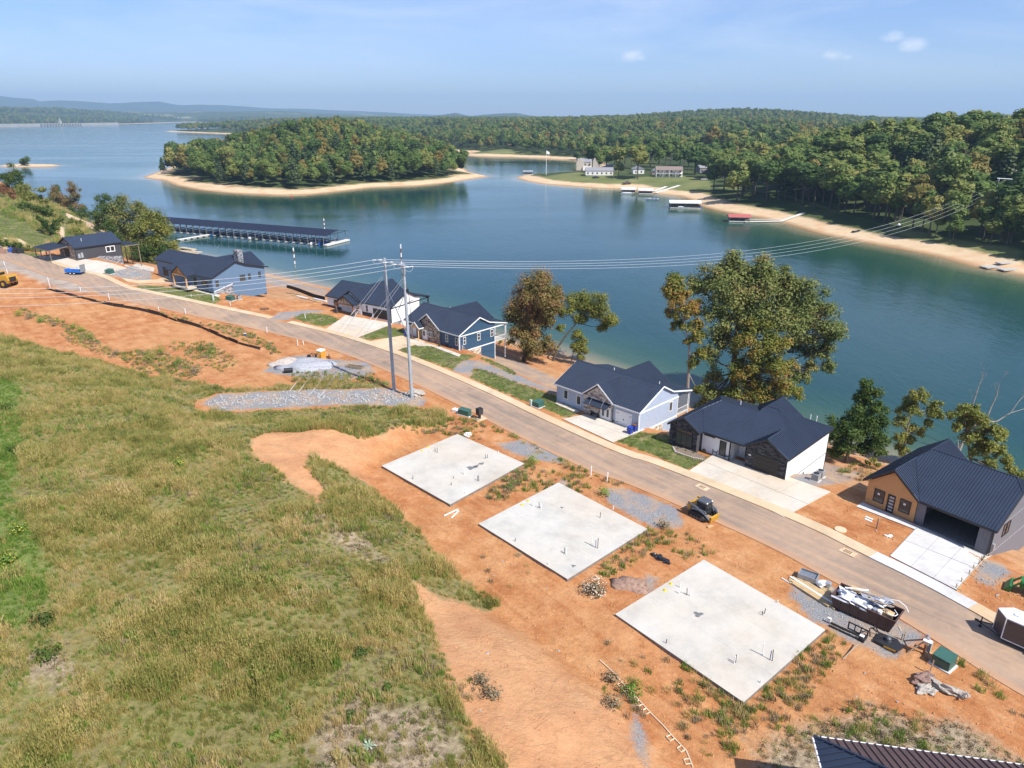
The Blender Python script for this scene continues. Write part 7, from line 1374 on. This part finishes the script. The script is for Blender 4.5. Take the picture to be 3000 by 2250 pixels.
# lumber pile, pallets, plywood box
for i in range(14):
    a_=Vector(gl(2318,1696,0)); b2=Vector(gl(2458,1783,0)); off=(i%7)*.22-.7; dirn=(b2-a_); yw=math.atan2(dirn.y,dirn.x); c_=a_.lerp(b2,.5+.03*rd.uniform(-1,1)); solo('long_board',MB().cbox((0,off,.08+.1*(i//7)),(dirn.length*rd.uniform(.75,1.02),.19,.07),rd.uniform(-.015,.015)),[LUM,LUM,PVC,mat('grey_board',(.30,.30,.36),.7,0,.1)][(i*3)%4 if i%7 in(3,4) else 0],['yellow board','yellow board','white strip','grey board'][(i*3)%4 if i%7 in(3,4) else 0]+f" of the lumber stack, {['lower','upper'][i//7]} layer, {['far edge','second','third','middle','third from near edge','second from near edge','near edge'][i%7]}",'board',(c_.x,c_.y,c_.z),yw,'boards of the long lumber stack')
a_=Vector(gl(2290,1695,.05)); b2=Vector(gl(2415,1772,.05)); solo('long_pipe',MB().path([(0,0,0),b2-a_],.06,6),PVC,'long white pipe lying in front of the lumber stack','pipe',a_)
a_=Vector(gl(2340,1715,.05)); b2=Vector(gl(2455,1790,.05)); solo('long_pipe',MB().path([(0,0,0),b2-a_],.04,6),BLK,'long dark rod along the near side of the lumber stack','pipe',a_)
bx_=thing('grey_bin','low grey open topped container behind the lumber stack','container',gl(2366,1700),RDY+.25); GP=mat('grey_panel',(.30,.31,.32),.6,.2,.1)
for args in ((-.85,-.6,0,.85,-.55,.75),(-.85,.55,0,.85,.6,.75),(-.85,-.55,0,-.8,.55,.75),(.8,-.55,0,.85,.55,.75)): link('side',MB().box(*args),GP,bx_)
link('cover_sheet',MB().box(-.83,-.53,.5,.83,.53,.56),mat('tarp_grey',(.16,.18,.22),.5),bx_)
pl=thing('wooden_pallet','wooden pallet with wrapped bundles between the grey bin and the dumpster','pallet',gl(2412,1728),RDY+.2)
for i in range(6): link('slat',MB().box(-.7,-.6+i*.22,.12,.7,-.46+i*.22,.15),LUM,pl)
solo('wrapped_bundle',MB().blob((0,0,.3),(.5,.4,.35),2,2,.3),PLAS,'white wrapped bundle on the pallet, left of the metal drum','bundle',gl(2405,1720,.1)); solo('metal_drum',MB().lathe([(.28,0),(.28,.55),(.26,.58)],n=12),ALU,'metal drum standing on the pallet','drum',gl(2425,1724,.1)); 
pl2=thing('wooden_pallet','wooden pallet under a heap of white plastic bags','pallet',gl(2468,1760),RDY+.2)
for i in range(6): link('slat',MB().box(-.8,-.65+i*.24,.1,.8,-.5+i*.24,.14),LUM,pl2)
for i in range(6): solo('plastic_bag',MB().blob((0,0,.25),(.4,.34,.28),20+i,2,.4),PLAS,'crumpled white bag on the pallet left of the dumpster, '+['lowest of the heap','second from the bottom','lower middle of the heap','upper middle of the heap','second from the top','topmost of the heap'][i],'bag',at_(pl2,rd.uniform(-.6,.6),rd.uniform(-.4,.4),.1+.12*i),rd.uniform(0,3),'white bags on the pallet')
# black attachments
fk=thing('fork_attachment','black pallet fork frame lying on the gravel below the dumpster','attachment',gl(2488,1848),RDY+.1)
link('frame',MB().box(-.2,.0,.1,1.5,.08,.2).box(-.2,.0,.75,1.5,.08,.85).box(-.2,0,.2,-.1,.08,.75).box(1.4,0,.2,1.5,.08,.75).box(.35,0,.2,.43,.08,.75).box(.85,0,.2,.93,.08,.75),BLK,fk)
for x in (-1.6,-.9): pass
link('fork',MB().box(-1.7,-.3,.05,1.4,-.15,.14),BLK,fk); link('fork',MB().box(-1.5,-.75,.05,1.3,-.6,.14),BLK,fk); link('side_bracket',MB().box(1.2,-.8,.05,1.5,0,.35),BLK,fk); link('white_cap',MB().cbox((-1.7,-.25,.3),(.3,.2,.4)).cbox((1.2,-.5,.45),(.35,.3,.08)),PVC,fk)
bc=thing('brush_cutter','black rotary brush cutter attachment with yellow lettered edge on the gravel','attachment',gl(2600,1886),RDY+.15)
link('deck',MB().prism([(-.9,-.75,.1),(.95,-.85,.1),(1.15,.1,.1),(.5,.75,.1),(-.9,.65,.1)],(0,0,.22)),BLK,bc); link('motor',MB().lathe([(.25,.32),(.22,.6),(.12,.7)],n=10),GRYM,bc); link('hitch_frame',MB().path([(-1.3,-.5,.3),(-1.5,-.3,.9),(-1.2,.3,.9),(-.9,.5,.3)],.05,5).path([(-.9,-.5,.35),(-.3,0,.6),(.3,.3,.35)],.05,5),BLK,bc); link('hose',MB().path([(-.6,0,.5),(-1.1,-.2,1.0),(-1.5,.1,.8),(-1.0,.2,.5)],.04,5),RUB,bc); link('yellow_strip',MB().box(-.1,-.89,.14,.85,-.86,.30),YEL,bc)
# tarp bundle, trash
tb_=MB()
for i in range(6): tb_.blob((-.9+i*.33,.12*math.sin(i*2),.12),(.34,.26,.16),30+i,2,.5)
solo('black_tarp',tb_,mat('black_poly',(.02,.022,.028),.35,0,.1),'crumpled strip of black plastic on the clay between the middle and nearest slabs','tarp',gl(1938,1640),RDY+.05)
solo('pipe_coil',MB().path([(.9*math.cos(a_/3),.5*math.sin(a_/3),.1+.01*a_) for a_ in range(30)],.06,5),BLK,'coil of black drain pipe lying on the red clay lot','pipe coil',gl(775,908)); 
for i,(x,y) in enumerate(((870,868),(885,872),(905,878),(925,884),(938,880),(860,862))): solo('scrap_lumber',MB().cbox((0,0,.15),(U(3.5,5.5),.4,.2),U(-.2,.2)),[LUM,PVC,WB][i%3],['tan plank at the back of the scrap pile','white plank in the scrap pile','grey plank in the scrap pile','long tan plank nearest the white house','white strip at the right end of the scrap pile','tangled grey board at the left end of the scrap pile'][i],'lumber',gl(x,y),-.5,'scrap lumber along the short silt fence')
# rocks, stump
ROCKB=mat('rust_rock',(.24,.15,.12),.9,0,.25,2,bump=.6); ROCKG=mat('grey_rock',(.36,.33,.29),.9,0,.25,3,bump=.6)
for x,y,r,mt_,lb in ((2706,1994,(.9,.6,.4),ROCKB,'dark rusty boulder on the clay in the lower right'),(2705,2020,(.75,.4,.25),ROCKG,'flat slabby rock in front of the dark rusty boulder'),(2728,2028,(.5,.35,.2),ROCKG,'small pale rock right of the flat slabby rock'),(1225,1158,(1.3,.8,.6),ROCKG,'big pale boulder at the foot of the right pole'),(1212,1152,(.8,.7,.5),ROCKG,'smaller boulder between the two poles'),(2610,1668,(.0,.0,.0),ROCKG,''),(1372,1278,(.5,.3,.45),PVC,'white rounded stone at the far corner of the farthest slab')):
    if lb: solo('boulder',MB().blob((0,0,r[2]*.4),r,int(x),3,.28),mt_,lb,'rock',gl(x,y),.5)
st_=thing('uprooted_stump','large weathered grey stump with tangled roots on the clay','stump',gl(2780,2030),RDY+.2); st_.scale=(.72,.6,.6); link('trunk',MB().blob((-.2,0,.5),(1.5,.55,.5),3,3,.45),mat('weathered_wood',(.42,.38,.33),.9,0,.25,5,bump=.8),st_)
for i in range(12): a_=i*.55; link('root',MB().path([(.9,0,.5),(1.3+.3*math.cos(a_),.7*math.sin(a_),.6+.5*math.cos(a_)),(1.5+.2*math.cos(a_*2),1.1*math.sin(a_),.5+.6*math.cos(a_*1.3))],[.12,.07,.03],4),MC['weathered_wood'],st_)
mh=MB().lathe([(.62,0),(.62,.1),(.5,.12)],n=20); solo('manhole_cover',mh,CON_W,'round concrete manhole cover in the clay by the road','manhole cover',gl(2462,1553)); 
for x,y,lb in ((2058,1428,'storm drain grate at the kerb below the white and black house'),(2485,1617,'storm drain grate in the road near the cedar fronted house')):
    x_,y_=pz(x,y,.06); gt=thing('storm_drain',lb,'drain',(x_,y_,zg(x_,y_)+.06),RDY); link('frame',MB().box(-.8,-.5,0,.8,.5,.02),CON_W,gt)
    for i in range(4): link('grate_bar',MB().box(-.4+i*.2,-.3,.02,-.3+i*.2,.3,.045),mat('rusty_grate',(.20,.11,.07),.8),gt)
for i in range(2): solo('white_offcut',MB().box(-.4,-.12,0,.4,.12,.05),PVC,['white offcut lying in front of the cedar fronted house, upper','white offcut lying in front of the cedar fronted house, lower'][i],'offcut',gl(2546+i*-2,1519+i*6,.02),RDY,'white offcuts on the orange clay')
solo('timber_post',MB().tube((0,0,0),(0,.0,1.3),.09,.09,4),WB,'square wooden post in the clay yard of the cedar fronted house','post',gl(2568,1549)); solo('crumpled_paper',MB().blob((0,0,.08),(.35,.22,.1),3,2,.4),PVC,'crumpled white scrap in the yard of the cedar fronted house','litter',gl(2603,1572))
# formwork stakes along the new drive
for i,(x,y) in enumerate(((2889,1624),(2874,1642),(2866,1655),(2850,1668),(2838,1683),(2815,1706),(2800,1724))):
    t=thing('form_stake',['stake','second stake','third stake','fourth stake','fifth stake','sixth stake','last stake'][i]+' of the form boards edging the new drive, counted from the house','stake',gl(x,y),RDY+1.57,'form stakes along the new drive'); link('stake',MB().cbox((0,0,.25),(.07,.07,.6)),LUM,t); link('strut',MB().tube((0,0,.4),(.0,-.6,.0),.035,.035,4),LUM,t)
a_=Vector((*pz(2895,1622,.1),0)); b2=Vector((*pz(2803,1729,.1),0)); solo('form_board',MB().prism([(0,0,0),(b2-a_),(b2-a_)+Vector((0,0,.16)),(0,0,.16)],(.05,.03,0)),LUM,'wooden form board edging the new concrete drive','form board',a_)
# enclosed trailer
TG=mat('trailer_charcoal',(.085,.065,.065),.35,.2,.04); TW=mat('trailer_white_roof',(.72,.74,.80),.4,0,.04)
tl_=thing('cargo_trailer','charcoal enclosed cargo trailer with white roof and V nose at the right edge','trailer',(*pz(2905,1850,.0),.0),RDY+.06)
bodyp=[(0,0),(.9,-1.0),(6.2,-1.0),(6.2,1.0),(.9,1.0)]
link('body',MB().prism([(x,y,.45) for x,y in bodyp][::1],(0,0,1.95)),TG,tl_); link('roof',MB().prism([(x*1.004-.01,y*1.01,2.4) for x,y in bodyp],(0,0,.1)),TW,tl_); 
for i,(p_,q2) in enumerate(((bodyp[0],bodyp[1]),)): link('corner_trim',MB().path([(p_[0],p_[1],.45),(p_[0],p_[1],2.45)],.04,5).path([(q2[0],q2[1]-.01,.45),(q2[0],q2[1]-.01,2.45)],.05,5).path([(.9,1.01,.45),(.9,1.01,2.45)],.05,5),TRIMW,tl_)
link('lower_trim',MB().box(.9,-1.03,.42,6.2,-1.0,.5),TRIMW,tl_)
for x in (3.6,4.6):
    for y in (-1.12,1.12):
        w_=link('wheel',MB().tube((x,y-.12,.36),(x,y+.12,.36),.36,.36,16),RUB,tl_); link('rim',MB().tube((x,y-.14,.36),(x,y+.14,.36),.2,.2,12),ALU,w_)
link('fender',MB().prism([(3.0,-1.3,.45),(3.25,-1.3,.85),(4.95,-1.3,.85),(5.2,-1.3,.45),(5.1,-1.3,.45),(4.9,-1.3,.78),(3.3,-1.3,.78),(3.1,-1.3,.45)],(0,.3,0)),ALU,tl_); link('tongue',MB().path([(.9,-.9,.42),(-1.2,0,.45)],.06,4).path([(.9,.9,.42),(-1.2,0,.45)],.06,4).cbox((-1.25,0,.5),(.3,.14,.14)),BLK,tl_); link('jack',MB().tube((-.9,0,.05),(-.9,0,1.0),.05,.05,6).tube((-.9,0,.02),(-.9,0,.1),.15,.15,8),BLK,tl_); link('vent_cap',MB().cbox((1.4,0,2.55),(.4,.4,.12)),TW,tl_); link('side_marker',MB().tube((1.2,-1.02,2.1),(1.2,-1.0,2.1),.07,.07,8),BLK,tl_)
gt_=thing('green_tractor','green and yellow tractor loader arm poking in at the right edge','tractor',gl(2993,1735),RDY+.2); GRT=mat('tractor_green',(.02,.17,.04),.4,0,.05); link('hood',MB().box(-.3,-.5,.6,1.6,.5,1.4),GRT,gt_); link('loader_arm',MB().path([(-.9,-.6,.5),(-.2,-.6,1.3),(.9,-.6,1.5)],.1,4).path([(-.9,.6,.5),(-.2,.6,1.3),(.9,.6,1.5)],.1,4),GRT,gt_)
for y in (-.7,.7): link('wheel',MB().tube((1.2,y-.15,.6),(1.2,y+.15,.6),.6,.6,16),RUB,gt_)
link('bucket',MB().prism([(-1.4,-.8,.1),(-.8,-.8,.1),(-.8,-.8,.7),(-1.0,-.8,.7)],(0,1.6,0)),GRT,gt_)
# yellow dump loader, blue trailer
ld=thing('articulated_loader','yellow wheeled loader with dark cab at the left edge','loader',gl(12,838),-.25); ld.scale=(1.15,)*3
link('front_body',MB().prism([(-4.2,-1,1.0),(-1.6,-1,1.0),(-1.6,-1,2.0),(-3.9,-1,2.1),(-4.2,-1,1.6)],(0,2,0)),YEL,ld); link('rear_body',MB().prism([(-.4,-1.2,.9),(2.6,-1.2,.9),(2.9,-1.2,1.6),(2.6,-1.2,2.6),(.6,-1.2,2.6),(-.4,-1.2,1.6)],(0,2.4,0)),YEL,ld); link('cab',MB().cbox((-.7,0,2.25),(1.9,1.7,1.7),taper=.88),DGLASS,ld); link('cab_roof',MB().cbox((-.7,0,3.15),(1.9,1.8,.14)),YEL,ld)
for x in (-2.9,1.6):
    for y in (-1.25,1.25): w_=link('wheel',MB().tube((x,y-.3,.8),(x,y+.3,.8),.8,.8,18),RUB,ld); link('rim',MB().tube((x,y-.32,.8),(x,y+.32,.8),.4,.4,12),YEL,w_)
link('mirror',MB().cbox((-1.5,-1.2,2.5),(.1,.3,.4)),BLK,ld); link('grille',MB().box(2.7,-.8,1.2,2.92,.8,2.2),BLK,ld)
tr2=thing('utility_trailer','bright blue tandem trailer with grey grated ramp on the far left road','trailer',gl(225,803),-.15); TB=mat('trailer_blue',(.02,.16,.55),.4,0,.04)
link('bed',MB().box(-2.6,-1.0,.6,2.0,1.0,.75),TB,tr2)
for y in (-1.0,.96): link('side_rail',MB().box(-2.6,y,.75,2.0,y+.04,1.15),TB,tr2)
link('front_panel',MB().box(-2.64,-.96,.75,-2.6,.96,1.4),TB,tr2); link('ramp_gate',MB().box(2.0,-.95,.7,2.06,.95,2.6),mat('expanded_mesh',(.25,.27,.29),.6,.3,.1),tr2)
for i in range(7): link('gate_bar',MB().box(2.07,-.93+i*.3,.7,2.12,-.89+i*.3,2.65),ALU,tr2)
link('toolbox',MB().box(-.2,-.6,.76,1.2,.5,1.25).tube((.4,0,1.25),(.4,0,2.0),.05,.05),TB,tr2)
for x in (-.9,.2):
    for y in (-1.1,1.1): w_=link('wheel',MB().tube((x,y-.1,.36),(x,y+.1,.36),.36,.36,14),RUB,tr2); link('rim',MB().tube((x,y-.12,.36),(x,y+.12,.36),.18,.18,10),PVC,w_)
for i,(x,y,m_,lb) in enumerate(((8,742,FB,'reddish brick stack'),(22,738,LUM,'tan crate'),(35,739,BLUE,'blue barrel group'),(48,741,BLK,'black tub left of its twin'),(60,742,BLK,'black tub at the right end')) ): solo('building_material',MB().box(-.9,-.6,0,.9,.6,1.1).box(-.7,-.4,1.1,.3,.4,1.5),m_,lb+' among the building materials at the far left road end','materials',gl(x,y),.2*i,'building materials at the far left road end')
# ---------------------------------------------------------------- round the houses
def bin_(px,py,label,rz,lid):
    t=thing('wheelie_bin',label,'bin',(*pz(px,py,.1),.1),rz,'blue wheeled bins'); B_=mat('bin_blue',(.012,.045,.33),.45,0,.05); link('body',MB().cbox((0,0,.5),(.55,.6,.9),taper=1.15),B_,t); link('lid',MB().cbox((0,0,1.0),(.66,.74,.1)),lid,t); link('handle',MB().tube((-.25,.38,.95),(.25,.38,.95),.03,.03,6),B_,t)
    for x in (-.25,.25): link('wheel',MB().tube((x-.03,.3,.1),(x+.03,.3,.1),.11,.11,10),RUB,t)
bin_(1845,1270,'blue wheeled bin with blue lid in front of the white garage door',-.75,mat('bin_blue_lid',(.015,.055,.38),.45)); bin_(1858,1263,'blue wheeled bin with brown lid beside its blue lidded twin',-.75,mat('bin_brown_lid',(.16,.07,.035),.5)); bin_(1191,985,'blue wheeled bin beside the garage of the navy house',-.75,mat('bin_blue_lid',(.015,.055,.38),.45))
def chair(px,py,rz,label):
    t=thing('garden_chair',label,'chair',(*pz(px,py,.11),.11),rz,'two black chairs on the porch'); link('seat',MB().cbox((0,0,.38),(.55,.55,.05),0,.1),BLK,t)
    for i in range(5): link('back_slat',MB().cbox((-.22+i*.11,.32,.78),(.09,.03,.8),0,-.3),BLK,t)
    for s_ in (-1,1): link('armrest',MB().cbox((s_*.34,.02,.6),(.12,.7,.03)),BLK,t); link('leg',MB().cbox((s_*.32,-.26,.3),(.05,.06,.6)),BLK,t); link('leg',MB().cbox((s_*.32,.26,.3),(.05,.06,.6)),BLK,t)
chair(2097,1330,-.9,'black slatted garden chair below the small high window, left one'); chair(2130,1343,-.5,'black slatted garden chair beside the tall window, right one')
be=thing('garden_bench','black slatted bench under the awning of the pale blue house','bench',(*pz(1742,1219,.1),.1),-.8); link('seat',MB().box(-.65,-.25,.42,.65,.25,.47),BLK,be)
for i in range(4): link('back_slat',MB().box(-.65,.25,.5+i*.12,.65,.29,.59+i*.12),BLK,be)
for s_ in (-.62,.58): link('leg',MB().box(s_,-.25,0,s_+.05,.28,.42),BLK,be); link('armrest',MB().box(s_,-.25,.62,s_+.05,.28,.66),BLK,be)
def ac(px,py,z,label,rz=-.8):
    g=G(px,py); t=thing('air_conditioner',label,'air conditioner',(g[0],g[1],g[2]),rz,'air conditioner units beside the houses'); link('pad',MB().box(-.55,-.55,0,.55,.55,.1),CON_N,t); link('case',MB().box(-.42,-.42,.1,.42,.42,.95),ACM,t); link('top',MB().box(-.44,-.44,.95,.44,.44,1.0),ALU,t); link('fan_grille',MB().tube((0,0,1.0),(0,0,1.04),.34,.34,16),BLK,t)
ac(1972,1276,0,'air conditioner between the pale blue and the black stone house'); ac(2389,1408,0,'left one of the two air conditioners beside the white side wall'); ac(2402,1398,0,'right one of the two air conditioners beside the white side wall'); ac(701,877,0,'air conditioner at the corner of the steel blue house')
def bush(px,py,r,leaf_,label,n=90,size=.16,fl=None,group='garden plants',h_=.8):
    g=G(px,py); mb=MB(); rd=random.Random(int(px*py)%999); leaves(mb,(0,0,r*h_*.7),r,n,size,rd,.2,h_); t=thing('bush',label,'bush',g,0,group); link('foliage',mb,leaf_,t)
    if fl: m2=MB(); leaves(m2,(0,0,r*h_*.75),r*1.05,int(n*.45),size*.6,rd,.85,h_); link('flowers',m2,fl,t)
    link('stem',MB().tube((0,0,-.1),(0,0,r*.6),.03,.02,4),BARK,t); return t
FLW=mat('white_flowers',(.70,.68,.60),.8,0,.1,island=.5); FLY=mat('yellow_flowers',(.50,.40,.04),.8,0,.2,island=.5)
bush(1742,1738,1.25,LF_DRY,'dry bush covered in white blossoms between the middle and nearest slabs',420,.22,FLW,None)
for x,y,r,lf,lb,fl in ((1660,1172,.6,LF_GRN,'leafy shrub in the bed below the left window of the pale blue house',None),(1682,1190,.5,LF_GRN,'second shrub in the bed of the pale blue house',None),(1722,1207,.45,LF_GRN,'potted fern left of the black bench',None),(1793,1236,.3,LF_RED,'straw coloured plant beside the white double door',None),(2062,1323,.35,LF_YG,'bright green sapling at the white porch wall',None),(1306,1015,.5,LF_RED,'small red leafed tree against the navy wall',None),(1286,1016,.4,LF_GRN,'green shrub beside the stone gable of the navy house',None),(587,852,.45,LF_GRN,'shrub on the porch edge of the steel blue house',None)): bush(x,y,r,lf,lb,110,.15,fl)
for i,(x,y,r,lf,lb,fl) in enumerate([(55,925,1.2,LF_GR2,'yellow flowering weed clump, leftmost on the red field',FLY),(85,935,1.3,LF_DRY,'dark weed clump beside the leftmost yellow flowers',None),(120,945,1.2,LF_GR2,'green weed clump right of the dark one on the red field',None),(160,955,1.0,LF_DRY,'low dry clump at the end of the left weed row',None),(215,965,1.4,LF_GR2,'big green weed clump heading the second weed row',None),(237,972,1.2,LF_GR2,'yellow flowering clump in the second weed row',FLY),(268,995,1.4,LF_GR2,'green clump at the foot of the second weed row',None),(590,1030,1.6,LF_GRN,'dark green bush on the red field left of the dusty heap',None),(622,1040,1.2,LF_GR2,'yellow tipped bush beside the dark green bush',FLY),(340,1040,1.0,LF_DRY,'dry bush at the left of the middle thicket',None),(470,1040,1.8,LF_GR2,'widest bush of the middle thicket',None),(440,1060,1.6,LF_GR2,'front left bush of the middle thicket',None),(520,1075,1.8,LF_GR2,'front bush of the middle thicket',None),(570,1095,1.6,LF_DRY,'dry front bush at the right of the middle thicket',None),
 (1440,2040,.9,LF_DRY,'dry brown bush above the plastic edging',None),(1790,1995,.7,LF_DRY,'round dry bush left of the plastic edging',None),(1852,2030,1.0,LF_GR2,'green bush growing over the plastic edging',None),(1793,2070,.9,LF_DRY,'reddish brown bush on the cut slope',None),(1410,2005,.8,LF_DRY,'spiky dry bush at the grass edge of the cut slope',None),(1558,1358,1.2,LF_GR2,'weedy bush at the right corner of the farthest slab',None),(1770,1450,1.0,LF_GR2,'weedy bush at the edge of the gravel behind the middle slab',None),(1945,1545,.8,LF_DRY,'dry weed at the right corner of the middle slab',None),(980,1520,.5,LF_GRN,'',None),(1055,1920,.6,LF_GRN,'isolated dark green leafy weed in the straw grass, middle',None),(455,1810,.7,LF_GRN,'dark green leafy weed in the tall grass, upper left one',None),(505,1875,.65,LF_GRN,'dark green leafy weed below its upper left neighbour',None),(55,1560,.8,LF_GR2,'yellow flowered weed in the bright grass strip at the left edge',FLY),(20,1650,.8,LF_GR2,'yellow flowered weed at the very left edge',FLY),(20,1200,1.0,LF_GRN,'leafy green weed clump in the upper bright grass strip',None),(40,1330,1.0,LF_GRN,'leafy green weed clump in the middle of the bright grass strip',None),(525,1365,.7,LF_GR2,'yellow flowering weed in the tall grass by the washed out gully',FLY),(130,1830,1.1,LF_GRN,'dark green patch of broad leaves at the left',None),(140,1930,1.0,LF_GRN,'second dark green patch of broad leaves at the left',None),(1135,2020,.35,LF_GRN,'small green weed in the brown dry grass',None),(1028,2100,.4,LF_GRN,'small green weed right of the pale rosette plant',None),(810,2165,.45,LF_GR2,'bright green tuft left of the pale rosette plant',None)]):
    if lb: bush(x,y,r,lf,lb,int(150*r+60),.2,fl,'weed clumps and wild bushes')
ag=thing('rosette_plant','pale silvery rosette plant in the dry grass near the bottom edge','plant',gl(1080,2190)); mb=MB()
for i in range(16): a_=i*.39*2; l_=.28+.16*(i%3); mb.add([(0,0,.05),(math.cos(a_-.2)*l_*.6,math.sin(a_-.2)*l_*.6,.2),(math.cos(a_)*l_,math.sin(a_)*l_,.12),(math.cos(a_+.2)*l_*.6,math.sin(a_+.2)*l_*.6,.2)],[(0,1,2,3)])
link('leaf_rosette',mb,mat('silver_leaf',(.30,.40,.28),.7,0,.1),ag)
# flower bed of the black and white house
fb_=[(1971,1311),(1978,1325),(2000,1333),(2030,1343),(2062,1349)]; fbz=thing('garden_bed','mulched garden bed edged with pale scalloped blocks before the black stone bay','garden bed',(*pz(1971,1311,.05),0.05)); o2=Vector(pz(1971,1311,.05)); q3=[Vector(pz(*p,.05))-o2 for p in fb_]; back=[Vector(pz(2066,1338,.05))-o2,Vector(pz(1985,1306,.05))-o2]
link('mulch',MB().prism([(p.x,p.y,-.05) for p in q3+back][::-1],(0,0,.12)),mat('mulch',(.20,.15,.12),.9,0,.25,4),fbz)
for a_,b2 in zip(q3[:-1],q3[1:]):
    n=int((b2-a_).length/.22)
    for i in range(n): p=a_.lerp(b2,i/n); link('edging_block',MB().cbox((p.x,p.y,.07),(.17,.13,.2),RDY),CON_D,fbz)
for i,(x,y) in enumerate(((1985,1316),(2008,1322),(2030,1328))): bush(x,y,.22,LF_GRN,['small shrub at the left end of the scalloped bed','small shrub in the middle of the scalloped bed','small shrub at the right end of the scalloped bed'][i],60,.12)
fb2=thing('garden_bed','pebble bed with pale kerb under the left windows of the pale blue house','garden bed',(*pz(1632,1180,.05),.05)); o2=Vector(pz(1632,1180,.05)); P_=[Vector(pz(x,y,.05))-o2 for x,y in ((1627,1183),(1640,1190),(1660,1198),(1685,1210),(1698,1207),(1690,1200),(1632,1176))]
link('pebbles',MB().prism([(p.x,p.y,-.05) for p in P_],(0,0,.1)),CON_D,fb2); link('kerb',MB().path([(p.x,p.y,.08) for p in P_[:5]],.09,5),CON_D,fb2)
# plastic edging chain on the clay
ch_=thing('plastic_edging','long pale plastic edging strip with square loops lying on the red clay','edging',gl(1757,1936)); o2=Vector(gl(1757,1936)); PB=mat('beige_plastic',(.60,.48,.34),.7,0,.08)
cp_=[(1757,1936),(1790,1965),(1830,2010),(1870,2050),(1900,2085),(1945,2130),(1975,2165),(2010,2200),(2030,2250)]; C3=[Vector(G(*p))+Vector((0,0,.06))-o2 for p in cp_]; link('strip',MB().path(C3,.06,5),PB,ch_)
for k in (1.8,2.05,2.3,2.55,2.8,3.1,3.45,3.8,5.7,6.6,7.5):
    i=int(k); p=C3[i].lerp(C3[min(i+1,8)],k-i); d=(C3[min(i+1,8)]-C3[i]).normalized(); n2=Vector((-d.y,d.x,0)); n2=-n2 if n2.x>0 else n2; link('loop',MB().path([p,p+n2*.42,p+n2*.42+d*.4,p+d*.4],.045,4),PB,ch_)
# islet tree, distant debris
hero_tree('islet_tree','lone dark tree on the tiny sand islet at the far left','' and 0 or (72,484),blobrow(70,468,8,78,470,8,64,474,6,72,476,7),LF_GRN,BARK,.3,1.5,1.6,None,seed=90,sub=5)
